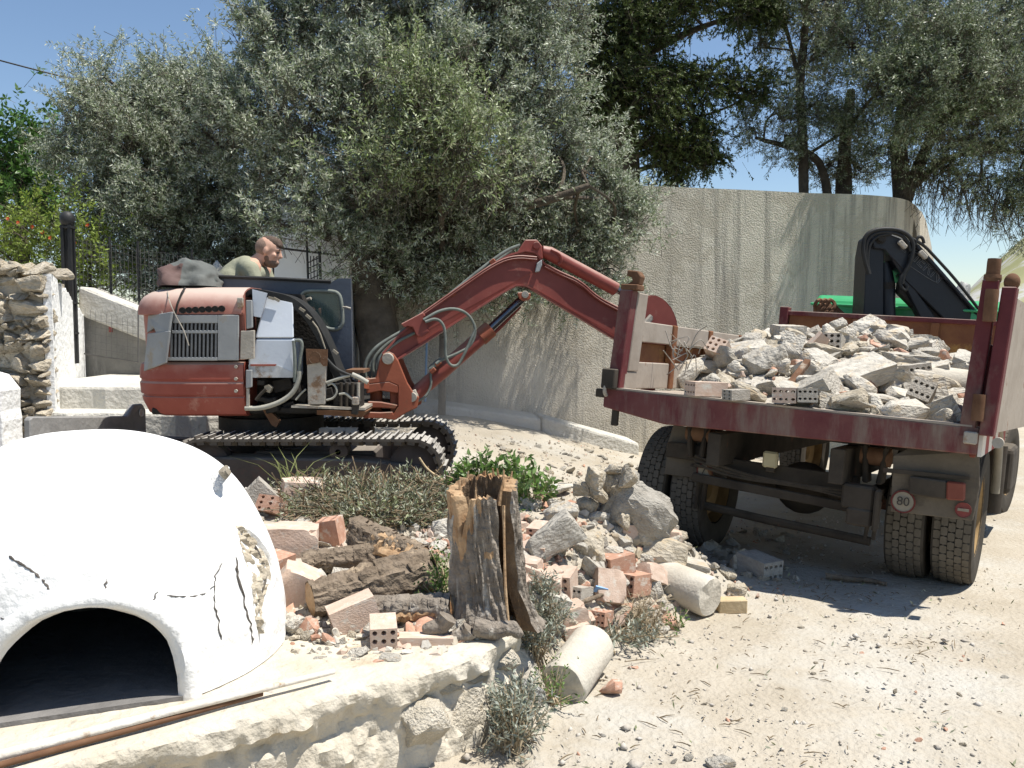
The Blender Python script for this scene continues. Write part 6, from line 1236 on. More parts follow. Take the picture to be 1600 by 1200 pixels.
# ================================================================== OVEN DOME AND PLATFORM
DC = Vector((-1.63, 3.44, .335)); DR = .73; DH = .845
def oven():
    t = thing('clay_oven', 'whitewashed domed outdoor oven with arched mouth and cracked flank', 'oven', DC)
    n, m = 110, 56; b = MB(); vs = []
    def prof(s):  # s 0 base .. 1 top -> radius, height
        a = s * math.pi / 2; return (math.cos(a) ** .82) * DR, (math.sin(a) ** .95) * DH
    for i in range(m):
        r, h = prof(i / m)
        for j in range(n):
            a = 2 * math.pi * j / n; v = Vector((r * math.cos(a), r * math.sin(a), h)); k = 1 + .025 * noise.noise(v * 2.2) + .008 * noise.noise(v * 7)
            vs.append(DC + Vector((v.x * k, v.y * k, v.z * (1 + .015 * noise.noise(v * 3)))))
    vs.append(DC + Vector((0, 0, DH))); vs.append(DC - Vector((0, 0, .0)))
    fs = [(i * n + j, i * n + (j + 1) % n, (i + 1) * n + (j + 1) % n, (i + 1) * n + j) for i in range(m - 1) for j in range(n)] + [((m - 1) * n + j, (m - 1) * n + (j + 1) % n, m * n) for j in range(n)] + [(j, (j + 1) % n, m * n + 1)[::-1] for j in range(n)]
    b.add(vs, fs)
    o = b.build('dome', ovenmat(), t, smooth=1.2); o.location = (0, 0, 0)
    # shift origin to the dome centre so that the soot follows the chamber
    o.data.transform(Matrix.Translation(-DC)); o.matrix_basis = Matrix.Translation(DC)
    md = Vector((.38, -.925, 0)).normalized(); sx = Vector((-md.y, md.x, 0))
    c1 = MB(); k, l = 40, 20; vs = [Vector((DR * .86 * math.cos(math.pi / 2 * i / l) * math.cos(2 * math.pi * j / k), DR * .86 * math.cos(math.pi / 2 * i / l) * math.sin(2 * math.pi * j / k), -.05 + (DH * .88) * math.sin(math.pi / 2 * i / l))) for i in range(l) for j in range(k)] + [Vector((0, 0, DH * .84)), Vector((0, 0, -.05))]
    c1.add(vs, [(i * k + j, i * k + (j + 1) % k, (i + 1) * k + (j + 1) % k, (i + 1) * k + j) for i in range(l - 1) for j in range(k)] + [((l - 1) * k + j, (l - 1) * k + (j + 1) % k, l * k) for j in range(k)] + [((j + 1) % k, j, l * k + 1) for j in range(k)])
    arch = [(-.30, -.08), (.305, -.08), (.30, .08)] + [(.292 * math.cos(a), .10 + .265 * math.sin(a)) for a in np.linspace(.06, math.pi - .06, 22)] + [(-.30, .08)]
    c2 = MB(); base = Vector((0, 0, 0)); c2.prism([md * 1.2 + sx * (x * 1.0) + Vector((0, 0, z)) for x, z in arch], md * -1.0)
    cut = []
    for q, nm in ((c1, 'c1'), (c2, 'c2')):
        co = bpy.data.objects.new(nm, q.mesh(nm, 'soot')); COL.objects.link(co); co.location = DC; cut.append(co)
        bo = o.modifiers.new(nm, 'BOOLEAN'); bo.operation = 'DIFFERENCE'; bo.solver = 'EXACT'; bo.object = co
    bpy.context.view_layer.update()
    dg = bpy.context.evaluated_depsgraph_get(); me2 = bpy.data.meshes.new_from_object(o.evaluated_get(dg)); o.modifiers.clear()
    me2.materials.clear(); me2.materials.append(ovenmat()); o.data = me2; me2.shade_smooth(); me2.set_sharp_from_angle(angle=.8)
    for co in cut: bpy.data.objects.remove(co)
    # rounded lip round the mouth
    def surf(x, z, off=0.):
        q = sx * x + Vector((0, 0, z)); d = md; lo, hi = 0., 1.2
        for _ in range(24):
            mid = (lo + hi) / 2; v = q + d * mid; h = max(0., min(.999, v.z / DH)); s = math.asin(h ** (1 / .95)) / (math.pi / 2); r = (math.cos(s * math.pi / 2) ** .82) * DR
            if math.hypot(v.x, v.y) < r: lo = mid
            else: hi = mid
        return DC + q + d * (lo + off)
    ap = [(.318, -.02), (.313, .08)] + [(.308 * math.cos(a), .10 + .28 * math.sin(a)) for a in np.linspace(.06, math.pi - .06, 24)] + [(-.313, .08), (-.318, -.02)]
    b = MB(); b.tube([surf(x, z, -.024) for x, z in ap], .036, 12, wob=.28); b.build('mouth_lip', 'plaster', t, smooth=1.2)
    # tunnel floor, darker than the slab outside
    b = MB(); b.prism([DC + md * .66 + sx * .33 + Vector((0, 0, .012)), DC + md * .66 - sx * .33 + Vector((0, 0, .012)), DC + md * -.5 - sx * .5 + Vector((0, 0, .012)), DC + md * -.5 + sx * .5 + Vector((0, 0, .012))], (0, 0, -.03)); b.build('hearth_floor', mat('dark_hearth', (.13, .125, .12), (.22, .21, .2), 5, .95, .4, 30), t)
    # cracks: thin tubes on the shell, fissure shade painted dark, given in pixels
    def onshell(px, py, off=.0):
        d = ray(px, py); lo = None; y = 2.4
        while y < 4.4:
            v = Vector((0, 0, CH)) + d * (y / d.y) - DC
            h = max(0., min(.999, v.z / DH)); s = math.asin(h ** (1 / .95)) / (math.pi / 2); r = (math.cos(s * math.pi / 2) ** .82) * DR * (1 + .025 * noise.noise(v * 2.2))
            if v.z < DH and math.hypot(v.x, v.y) < r + off: return DC + v
            y += .004
        return DC + v
    rg = random.Random(6); crk = mat('crack_shadow', (.05, .045, .04), (.16, .14, .12), 20, .95, 0)
    for pts, wd in (([(12, 868), (28, 878), (50, 892), (68, 908), (78, 922)], .0042), ([(165, 905), (165, 918), (164, 930)], .0035), ([(246, 925), (238, 940), (230, 952)], .0022), ([(334, 925), (335, 945), (342, 970), (346, 1000)], .003), ([(368, 870), (372, 900), (382, 940), (392, 975), (394, 1005)], .0045), ([(260, 930), (275, 932), (300, 932), (318, 928), (336, 915)], .0022), ([(345, 880), (337, 900), (335, 925)], .0028), ([(2, 965), (14, 972)], .0025)):
        q = []
        for i in range(len(pts) - 1):
            for k in range(5): f = k / 5; q.append((pts[i][0] * (1 - f) + pts[i + 1][0] * f + rg.uniform(-2, 2), pts[i][1] * (1 - f) + pts[i + 1][1] * f))
        q.append(pts[-1]); w = [wd * rg.uniform(.5, 1.3) for _ in q]; w[0] = w[-1] = .001
        b = MB(); b.tube([onshell(*v, off=.002) for v in q], w, 6); b.build('crack', crk, t)
    # broken plaster flakes along the right flank
    fl = [rock_mesh('plaster_flake', 300 + i, 'plaster', (1, 1, 1), 3, .03, 12, .85) for i in range(3)]; rc = [rock_mesh('core_stone', 310 + i, 'mortar', (1, 1, 1), 3, .06, 14, .5) for i in range(2)]
    # band where the plaster has come away: rough core with a loose ridge of plaster beside it
    bp = [(372, 822), (384, 838), (394, 858), (402, 880), (408, 905), (404, 930), (402, 960), (405, 990)]; bw_ = [8, 22, 32, 36, 32, 18, 11, 4]
    q = []; N_ = 40; tt = np.linspace(0, 1, N_); bx = np.interp(tt, np.linspace(0, 1, 8), [v[0] for v in bp]); by = np.interp(tt, np.linspace(0, 1, 8), [v[1] for v in bp]); bwd = np.interp(tt, np.linspace(0, 1, 8), bw_)
    b = MB(); vs = []
    for i in range(N_):
        for k in range(9):
            u = k / 8 * 2 - 1; px = bx[i] + u * (bwd[i] * .5 + 2.5 * noise.noise(Vector((i * .7, u, 0)))); c = onshell(px, by[i], .0); nrm = (c - DC); nrm.z *= .6; nrm.normalize()
            vs.append(c + nrm * ((1 - u * u) * (.004 + .036 * noise.noise(Vector((i * .35, u * 2.2, 5))) + .016 * noise.noise(Vector((i * .9, u * 5, 5)))) - .003 + .004))
    b.add(vs, [(i * 9 + k, i * 9 + k + 1, (i + 1) * 9 + k + 1, (i + 1) * 9 + k) for i in range(N_ - 1) for k in range(8)]); b.build('exposed_core', 'mortar', t, smooth=.6)
    b = MB(); b.tube([onshell(bx[i] + bwd[i] * .5 + 3, by[i] + 2, .0) for i in range(0, N_, 2)], [.004] + [.014 + .007 * noise.noise(Vector((i, 0, 0))) for i in range(N_ // 2 - 2)] + [.003], 9, wob=.3); b.build('plaster_ridge', 'plaster', t, smooth=1)
    b = MB(); b.tube([onshell(bx[i] + bwd[i] * .2, by[i], .0) for i in range(4, N_ - 6)], [.001, .006, .009, .007, .008, .004, .001], 7, wob=.4); b.build('crack', crk, t)
    for px, py, w_, h_, r, kind in () and ((384, 850, 22, 50, -20, 1), (396, 880, 24, 60, -24, 1), (405, 905, 20, 40, -15, 1), (392, 838, 16, 44, -38, 0), (414, 885, 13, 70, -20, 0), (424, 935, 12, 60, -8, 0), (375, 905, 12, 40, -10, 0), (400, 930, 16, 30, 0, 1), (398, 965, 10, 50, 4, 0), (382, 832, 14, 22, -40, 1)):
        c = onshell(px, py); s = c.y / F; nrm = (c - DC); nrm.z *= .5; nrm.normalize()
        o = inst('plaster_flake' if kind == 0 else 'core_stone', (fl if kind == 0 else rc)[px % 2], Matrix.LocRotScale(c - nrm * .012, Euler((0, R_(-r), 0)).to_quaternion(), Vector((w_ * s, .05, h_ * s))), t)
    c = onshell(322, 758); inst('broken_lip', fl[1], Matrix.LocRotScale(c + Vector((.02, .04, .015)), Euler((.2, -.75, .3)).to_quaternion(), Vector((.15, .12, .06))), t); inst('broken_tip', rc[0], Matrix.LocRotScale(c + Vector((.055, .045, .045)), Euler((.2, -.75, .3)).to_quaternion(), Vector((.05, .1, .045))), t)
oven()
def platform():
    t = thing('oven_platform', 'crumbling concrete and stone platform edge below the oven', 'platform', (-.8, 3.2, 0))
    fr = []
    FR = [(-2.6, 1.58), (-1.9, 2.05), (-1.3, 2.48), (-.81, 2.83), (-.5, 3.06), (-.275, 3.215), (-.1, 3.42), (.02, 3.60), (.05, 3.78), (.0, 4.1)]
    d = chaikin([Vector((x, y, 0)) for x, y in FR], 2); rg = random.Random(9); n = len(d)
    zt = .335; rows = [(zt - .004, -.25), (zt, -.06), (zt - .004, -.015), (zt - .02, 0), (zt - .05, .002), (zt - .08, .0), (zt - .10, -.018), (zt - .125, -.03), (zt - .16, -.022), (zt - .2, -.012), (zt - .24, .0), (zt - .29, .008), (zt - .34, .02), (-.1, .03)]
    vs = []
    # resample along the edge
    D = [0]
    for i in range(1, n): D.append(D[-1] + (d[i] - d[i - 1]).length)
    N = 420; S = np.linspace(0, D[-1], N); px = np.interp(S, D, [v.x for v in d]); py = np.interp(S, D, [v.y for v in d])
    for i in range(N):
        tx = Vector((px[min(i + 1, N - 1)] - px[max(i - 1, 0)], py[min(i + 1, N - 1)] - py[max(i - 1, 0)], 0)).normalized(); nn = Vector((tx.y, -tx.x, 0))
        for k, (z, off) in enumerate(rows):
            q = Vector((px[i], py[i], z)); s = S[i]
            a = .0 if k < 2 else (.008 if k < 5 else .03)
            r = off + a * noise.noise(Vector((s * 5, z * 9, 1))) + a * .8 * noise.noise(Vector((s * 14, z * 20, 4)))
            if k > 4: r += .02 * noise.noise(Vector((s * 28, z * 34, 8))) - .012 * abs(noise.noise(Vector((s * 11, z * 16, 3))))
            z2 = z + (.015 * noise.noise(Vector((s * 6, k, 9))) if k > 3 else .004 * noise.noise(Vector((s * 4, k, 2))))
            vs.append(Vector((px[i], py[i], z2)) + nn * r)
    m = len(rows); b = MB(); b.add(vs, [(i * m + k, (i + 1) * m + k, (i + 1) * m + k + 1, i * m + k + 1) for i in range(N - 1) for k in range(m - 1)])
    top = [vs[i * m] for i in range(N)]; b.add(top + [Vector((-.1, 4.25, zt)), Vector((-3.6, 4.6, zt)), Vector((-3.6, 1.4, zt))], [list(range(N + 3))])
    b.build('concrete_slab', 'slab', t, smooth=.7)
    st = [rock_mesh('wall_stone', 320 + i, 'slab', (1, 1, 1), 4, .04, 26, .6) for i in range(4)]
    # stones showing in the face and at the corner; position px on the face, size in px
    for px_, py_, w_, h_, Y, k in ((735, 1130, 92, 110, 3.33, 0), (668, 1150, 90, 90, 3.12, 1), (770, 1120, 26, 90, 3.52, 2), (700, 1070, 120, 34, 3.30, 3), (790, 1045, 60, 60, 3.55, 1), (745, 1062, 50, 26, 3.40, 0)):
        c = P(px_, py_, Y); s = Y / F; inst('wall_stone', st[k], Matrix.LocRotScale(c + Vector((-.04, .075, 0)), Euler((.06 * k, .06, .6)).to_quaternion(), Vector((w_ * s * 1.15, .2, h_ * s * 1.1))), t)
    o = inst('white_stone', rock_mesh('white_stone', 333, 'rock', (1, 1, 1), 3, .06, 18, .4), Matrix.LocRotScale(P(818, 1092, 3.55), Euler((0, 0, .4)).to_quaternion(), Vector((.2, .18, .21)))); tag(o, 'rounded whitish stone propped at the platform corner', 'stone')
platform()
b = MB(); a = P(-60, 1196, 2.42); a.z = .37; c = P(522, 1064, 3.1); c.z = .368; b.tube([a, a.lerp(c, .5) + Vector((0, 0, .004)), c], [.016, .013, .010], 10, wob=.1); tag(b.build('wooden_pole', 'palepole', smooth=1), 'peeled pale pole lying along the platform edge in front of the oven', 'pole')
b = MB(); a = P(-60, 1208, 2.40); a.z = .352; c = P(410, 1097, 2.95); c.z = .352; b.tube([a, c], .010, 8); tag(b.build('reinforcing_bar', 'rust', smooth=1), 'rusty reinforcing bar lying against the pale pole', 'bar')
# ================================================================== STUMP AND LOGS
def stump():
    base = hit(765, 985); base.z = max(base.z, .33) - .01; s = base.y / F
    t = thing('tree_stump', 'torn hollow olive stump standing upright on the platform corner', 'stump', base)
    H = 232 * s; n, m = 150, 60
    def axis(f): return base + Vector(((-20 + 0) * s * 0 + np.interp(f, [0, .3, 1], [4, -4, -12]) * s, .12, f * H))
    def rad(a, f):
        r = np.interp(f, [0, .06, .2, .5, 1], [80, 70, 59, 53, 51]) * s
        r *= 1 + .10 * math.cos(2 * a + .6) + .07 * math.cos(3 * a + 2) * (1 - f) + .05 * noise.noise(Vector((math.cos(a) * 2.5, math.sin(a) * 2.5, f * 1.5)))
        r *= 1 + .12 * noise.noise(Vector((math.cos(a + f * .5) * 7, math.sin(a + f * .5) * 7, f * 3))) + .09 * noise.noise(Vector((math.cos(a + f * .4) * 17, math.sin(a + f * .4) * 17, f * 7)))
        return r
    def toph(a):  # jagged sloping top, higher to the back right
        return 1.0 + .06 * math.cos(a - 1.1) - .02 + .05 * noise.noise(Vector((math.cos(a) * 5, math.sin(a) * 5, 2))) - (.30 if 3.6 < a < 4.2 else 0) * (1 - abs(a - 3.9) / .3)
    # cleft faces the camera's right: angle about -55 deg
    g0, g1 = R_(-64), R_(-38)
    A = [g1 + (2 * math.pi - (g1 - g0)) * j / n for j in range(n + 1)]
    b = MB(); vo = []; vi = []
    for i in range(m + 1):
        for a in A:
            f = i / m * toph(a % (2 * math.pi)); c = axis(min(1, f)); 
            e = min(abs(a - A[0]), abs(a - A[-1])); pinch = 0
            if f > .62: pinch = 1
            r = rad(a, min(1, f)); vo.append(Vector((c.x + r * math.cos(a), c.y + r * math.sin(a) * .85, base.z + f * H)))
            ri = r * (.62 + .06 * noise.noise(Vector((a * 3, f * 6, 0)))); vi.append(Vector((c.x + ri * math.cos(a), c.y + ri * math.sin(a) * .85, base.z + f * H)))
    k = n + 1; Q_ = (m + 1) * k; b.v = vo + vi
    for i in range(m):
        for j in range(n):
            b.f.append((i * k + j, i * k + j + 1, (i + 1) * k + j + 1, (i + 1) * k + j)); b.mi.append(0)
            b.f.append((Q_ + i * k + j + 1, Q_ + i * k + j, Q_ + (i + 1) * k + j, Q_ + (i + 1) * k + j + 1)); b.mi.append(2)
        for j in (0, n): b.f.append((i * k + j, (i + 1) * k + j, Q_ + (i + 1) * k + j, Q_ + i * k + j)); b.mi.append(2)
    for j in range(n): b.f.append((m * k + j, m * k + j + 1, Q_ + m * k + j + 1, Q_ + m * k + j)); b.mi.append(1)
    nq = 0
    for q, f_ in enumerate(b.f):   # bark torn off on the upper left: bare wood
        if b.mi[q] == 0:
            i, j = f_[0] // k, f_[0] % k; a = A[j] % (2 * math.pi); f = i / m
            da = abs(a - R_(218)) / R_(62)
            if f > .70 + .42 * da ** 1.5 + .2 * noise.noise(Vector((a * 6, 0, 3))): b.mi[q] = 1
            elif abs(a - R_(275)) < .14 and abs(f - .57) < .025: b.mi[q] = 1
    b.build('trunk_shell', ['bark', 'wood', 'hollowwood'], t, smooth=.9)  # third slot: darker wood on inner faces and cleft edges
    rg = random.Random(12)
    for j in range(26):  # splinters round the torn top and cleft
        a = rg.uniform(0, 6.28); c = axis(1); r = rad(a, 1) * rg.uniform(.6, .95); p0 = Vector((c.x + r * math.cos(a), c.y + r * math.sin(a) * .85, base.z + H * toph(a) - .05)); b = MB()
        b.tube([p0, p0 + Vector((rg.uniform(-.015, .015), rg.uniform(-.015, .015), rg.uniform(.05, .10)))], [.012, .003], 5); b.build('splinter', 'wood', t)
    c = axis(.55); b = MB(); b.tube(chaikin([P(787, 790, base.y - .07), P(788, 860, base.y - .09), P(790, 930, base.y - .12), P(795, 970, base.y - .14)], 2), [.006, .005, .006, .003], 6, wob=.3); b.build('torn_strip', 'wood', t, smooth=1)
    for p in ([(740, 985), (770, 992), (800, 985), (815, 1000)], [(700, 970), (690, 985), (660, 990)], [(735, 990), (725, 1000), (700, 1003)]):
        b = MB(); q = [P(x, y - 6, base.y - .12) for x, y in p]; b.tube(chaikin(q, 3), [.04, .036, .028, .012], 20, wob=.2, ridge=.12); b.build('root', 'bark', t, smooth=1)
stump()
def log(label, p0, p1, r0, r1, m='darkbark', seed=0, split=False):
    t = thing('log', label, 'log', (Vector(p0) + Vector(p1)) / 2); b = MB(); p0 = Vector(p0); p1 = Vector(p1); n = 40
    pts = [p0.lerp(p1, i / n) + Vector((0, 0, .012 * noise.noise(Vector((i * .3, seed, 0))))) for i in range(n + 1)]
    b.tube(pts, [r0 + (r1 - r0) * i / n for i in range(n + 1)], 44, cap=False, wob=.18, seed=seed, ridge=.16); b.build('bark', m, t, smooth=.9)
    d = (p1 - p0).normalized()
    for e, r, s in ((p0, r0, -1), (p1, r1, 1)):
        b = MB(); q = (d * s).to_track_quat('Z', 'Y').to_matrix().to_4x4(); q.translation = e; k = 18
        b.add([q @ Vector((r * .97 * math.cos(2 * math.pi * j / k), r * .97 * math.sin(2 * math.pi * j / k), .02 * noise.noise(Vector((j, seed, 1))))) for j in range(k)] + [q @ Vector((0, 0, .02))], [(j, (j + 1) % k, k) for j in range(k)]); b.build('cut_end', 'wood', t)
    if split:
        b = MB(); b.tube([v + Vector((.01, -r0 * .35, -r0 * .12)) for v in pts[2:-2]], [r0 * .6, r0 * .75, r0 * .7, r0 * .5], 28, wob=.3, seed=seed + 3, ridge=.2); b.build('split_face', 'wood', t, smooth=.6)
def G(px, py, dz=0): v = hit(px, py); return v + Vector((0, 0, dz))
log('pale dead log lying behind the split orange log', G(478, 900, .06), G(600, 890, .07), .055, .06, 'darkbark', 1)
log('split orange hearted log resting across the brick rubble', G(560, 872, .12), G(660, 905, .10), .085, .055, 'darkbark', 5, True)
log('thick dark rotten log pointing towards the stump', G(485, 965, .08), G(672, 925, .1), .075, .10, 'darkbark', 9)
log('short splintered log lying beside the stump foot', G(592, 975, .06), G(705, 975, .07), .055, .06, 'bark', 13, True)
# ================================================================== RUBBLE ON THE GROUND
Gp = piece
Gp('block', 473, 764, (64, 60, 40), (0, 5, 20), 'big pale brick block next to the grass tuft')
Gp('b9g', 411, 776, (52, 34, 36), (0, 45, 15), 'grey ribbed hollow brick tilted against the digger track')
Gp('b6', 430, 793, (46, 40, 26), (0, 30, 60), 'reddish hollow brick below the grey ribbed brick')
Gp('block', 455, 842, (84, 60, 62), (0, 3, 10), 'large mortared brick block behind the logs', var=1)
Gp('b8', 519, 836, (54, 34, 34), (20, 80, 10), 'upright broken red brick showing its holes', var=1)
Gp('b8', 411, 850, (50, 40, 44), (0, 18, 24), 'mortar topped red brick beside the cracked oven flank')
Gp('b9', 431, 880, (50, 38, 38), (8, 0, 68), 'red nine hole brick end close to the oven flank')
Gp('block', 458, 914, (58, 52, 76), (8, 28, 12), 'big pinkish brick leaning beside the oven', var=2)
Gp('b8p', 553, 966, (74, 46, 46), (0, -18, 20), 'striped pale brick with mortar in front of the dark log', sink=.15)
Gp('b9p', 599, 993, (60, 42, 42), (0, -6, 100), 'pale nine hole brick facing out in front of the logs', sink=.1)
Gp('shard', 524, 1002, (52, 20, 18), (0, 22, 12), 'flat pink brick shard left of the nine hole brick')
Gp('shard', 672, 974, (66, 50, 34), (10, -12, 20), 'curved red tile shard near the stump foot', var=3)
Gp('b6p', 666, 1002, (86, 30, 17), (0, 2, 4), 'long thin ribbed brick strip lying before the stump', sink=.1)
Gp('shard', 727, 1003, (36, 18, 12), (0, 0, 0), 'small orange brick chip on the platform edge', var=4)
Gp('slab', 556, 1022, (48, 40, 18), (0, -10, 10), 'flat grey rubble piece on the platform', var=1)
Gp('lump', 611, 1029, (48, 36, 22), (0, 6, 0), 'grey stone chunk before the nine hole brick', var=6)
Gp('shard', 585, 1036, (54, 16, 14), (0, -8, 20), 'thin pink brick sliver on the platform', var=5)
Gp('lump', 500, 1030, (30, 24, 14), (0, 0, 0), 'small white plaster lump on the platform near the oven', var=7)
Gp('slab', 862, 853, (104, 62, 60), (0, -32, 16), 'large tilted slab of plastered brickwork right of the stump', var=3, sink=.2)
Gp('b6p', 843, 828, (36, 30, 24), (0, -10, 66), 'small pale six hole brick above the tilted slab')
Gp('stone', 1032, 858, (100, 60, 56), (0, 12, -10), 'long beige boulder below the mortared masonry chunk', var=0)
Gp('b6', 962, 876, (48, 40, 30), (0, -5, 30), 'brick with two holes on top of the pile left of the beige boulder')
Gp('block', 948, 914, (48, 44, 52), (-25, 10, 15), 'upright pink brick slab in the pile')
Gp('b9', 990, 908, (54, 34, 34), (0, 8, 50), 'pink nine hole brick behind the lying column')
Gp('b6p', 881, 905, (44, 34, 38), (0, -10, 70), 'pale six hole brick right of the stump')
Gp('b8g', 902, 926, (46, 34, 26), (0, 12, 60), 'mortar crusted hollow brick below the six hole brick')
Gp('lump', 1020, 916, (34, 30, 36), (0, 0, 0), 'pale angular chunk left of the lying column', var=0)
Gp('block', 850, 908, (56, 40, 26), (0, 4, -8), 'flat pink brick against the stump', var=0)
Gp('slab', 862, 940, (52, 40, 30), (0, 20, 10), 'broken grey brick slab right of the stump foot', var=5)
Gp('block', 888, 958, (52, 44, 32), (0, -14, 20), 'dusty pink brick corner near the lower column', var=1)
Gp('shard', 968, 946, (58, 40, 22), (0, 4, 0), 'dusty red brick slab below the upright brick', var=0)
Gp('b8', 938, 962, (34, 30, 22), (0, 10, 60), 'broken red hollow brick near the blue scrap')
Gp('b9p', 898, 986, (44, 30, 30), (0, -10, 20), 'ribbed pink brick behind the lower column')
Gp('lump', 930, 1000 - 12, (34, 26, 30), (0, 0, 30), 'dusty mortar lump behind the lower column', var=3)
Gp('slab', 930, 880, (30, 40, 90), (0, -35, 20), 'thin grey slab edge leaning on the pile', var=2)
Gp('stone', 925, 845, (56, 44, 60), (0, 0, 20), 'rough pale stone left of the beige boulder', var=2)
Gp('lump', 880, 800, (70, 50, 44), (0, -10, 0), 'rough mortar lump behind the tilted slab', var=4)
Gp('stone', 1158, 872, (58, 46, 48), (0, 20, 10), 'grey concrete lump in the truck shadow', var=4)
Gp('b8g', 1186, 888, (62, 40, 32), (0, 4, -62), 'grey hollow brick lying in the truck shadow', sink=.08)
Gp('stone', 1152, 920, (42, 34, 32), (0, 0, 0), 'small grey stone in front of the shaded hollow brick', var=5)
Gp('slab', 1060, 880, (90, 50, 16), (0, 14, 0), 'dusty thin slab under the beige boulder', var=4)
Gp('stone', 1000, 790 + 40, (70, 50, 40), (0, 0, 0), 'rock wedged under the masonry chunk', var=6)
Gp('stone', 1085, 838, (44, 36, 30), (0, 0, 20), 'grey rock beside the left tyres', var=1)
Gp('stone', 1110, 850, (40, 34, 28), (0, 0, 60), 'smaller grey rock beside the left tyres', var=3)
Gp('lump', 870, 765, (60, 40, 30), (0, 0, 10), 'pale rubble lump behind the green shoots', var=5)
Gp('shard', 955, 1078, (46, 34, 30), (0, 10, 30), 'broken red and white brick lying alone on the dirt', var=2, sink=.12)
Gp('lump', 1126, 1188, (54, 34, 22), (0, 0, 10), 'flat whitish stone alone on the open dirt', var=2)
Gp('lump', 700, 820, (60, 40, 40), (0, 0, 0), 'white plaster lump left of the stump', var=0)
Gp('slab', 670, 800, (70, 40, 16), (0, 8, 0), 'white plaster slab below the brush heap', var=1)
Gp('lump', 655, 850, (40, 30, 34), (0, 0, 0), 'grey mortar chunk behind the split log', var=3)
Gp('stone', 640, 900 - 12, (44, 30, 30), (0, 0, 0), 'round grey stone between the two logs', var=5)
Gp('lump', 530, 880, (50, 40, 30), (0, 0, 40), 'grey lump behind the pale log', var=6)
Gp('shard', 372, 775, (26, 20, 40), (0, -35, 0), 'curved brown tile leaning behind the oven rim', var=4)
# big masonry chunk
def masonry():
    p = hit(985, 838); s = p.y / F; t = thing('masonry_chunk', 'large chunk of old mortared stone wall on top of the rubble', 'masonry', p)
    m1 = rock_mesh('mortar_mass', 401, 'mortar', (1, 1, 1), 4, .07, 16, .45); M['mortar2'] = mat('grey_mortar', (.27, .25, .215), (.42, .395, .345), 7, .95, .9, 34, bdist=.02, spec=.1)
    m1.materials.clear(); m1.materials.append(M['mortar2'])
    inst('mortar_mass', m1, Matrix.LocRotScale(P(985, 795, p.y + .1), Euler((0, .38, .2)).to_quaternion(), Vector((160 * s, .4, 100 * s))), t)
    inst('mortar_mass', m1, Matrix.LocRotScale(P(955, 765, p.y + .12), Euler((0, -.2, 1.2)).to_quaternion(), Vector((.34, 100 * s, 90 * s))), t)
    st = [rock_mesh('embedded_stone', 410 + i, 'stone', (1, 1, 1), 3, .05, 16, .5) for i in range(4)]
    for k, (px, py, w_, h_, r) in enumerate(((930, 748, 38, 44, .2), (918, 790, 40, 34, .5), (955, 752, 30, 40, 0), (978, 745, 34, 44, .1), (968, 770, 26, 30, .4), (985, 800, 30, 24, .6), (975, 815, 26, 26, .2), (945, 810, 24, 26, 0), (992, 765, 22, 26, .8), (935, 772, 20, 34, .7), (910, 765, 24, 30, .3), (960, 725 + 8, 40, 24, 0))):
        inst('embedded_stone', st[k % 4], Matrix.LocRotScale(P(px, py, p.y - .06 + .05 * (k % 3)), Euler((.3 * k, r, .4 * k)).to_quaternion(), Vector((w_ * s, .14, h_ * s))), t)
masonry()
def col(px0, py0, px1, py1, rpx, label, seed):
    a = hit(px0, py0); c = hit(px1, py1); s = (a.y + c.y) / 2 / F; r = rpx * s
    a = a + Vector((0, 0, r * .9)); c = c + Vector((0, 0, r * .9)); cylinder_piece('concrete_cylinder', label, 'concrete', (a + c) / 2, c - a, (c - a).length, r, 'column', .03, seed)
p = hit(1082, 955); cylinder_piece('concrete_cylinder', 'lying concrete column stub at the foot of the rubble pile', 'concrete', p + Vector((-.05, .08, .12)), (.66, -.74, -.10), .40, .112, 'column', .014, 1)
p = hit(905, 1080); cylinder_piece('concrete_cylinder', 'lying pale concrete column stub against the platform corner', 'concrete', p + Vector((.0, .07, .09)), (-.40, -.9, -.12), .40, .105, 'column', .014, 2)
b = MB(); p = hit(1143, 955); b.box(p + Vector((0, .0, .035)), (.16, .07, .08), Euler((.05, .0, .06)).to_matrix()); tag(b.build('timber_block', 'timber', bevel=.006), 'short sawn timber block behind the column stub', 'timber')
b = MB(); p = hit(938, 938); b.box(p + Vector((0, -.02, .06)), (.07, .01, .035), Euler((.4, .3, .3)).to_matrix()); tag(b.build('blue_scrap', 'blueplastic'), 'small blue plastic scrap in the brick pile', 'scrap')
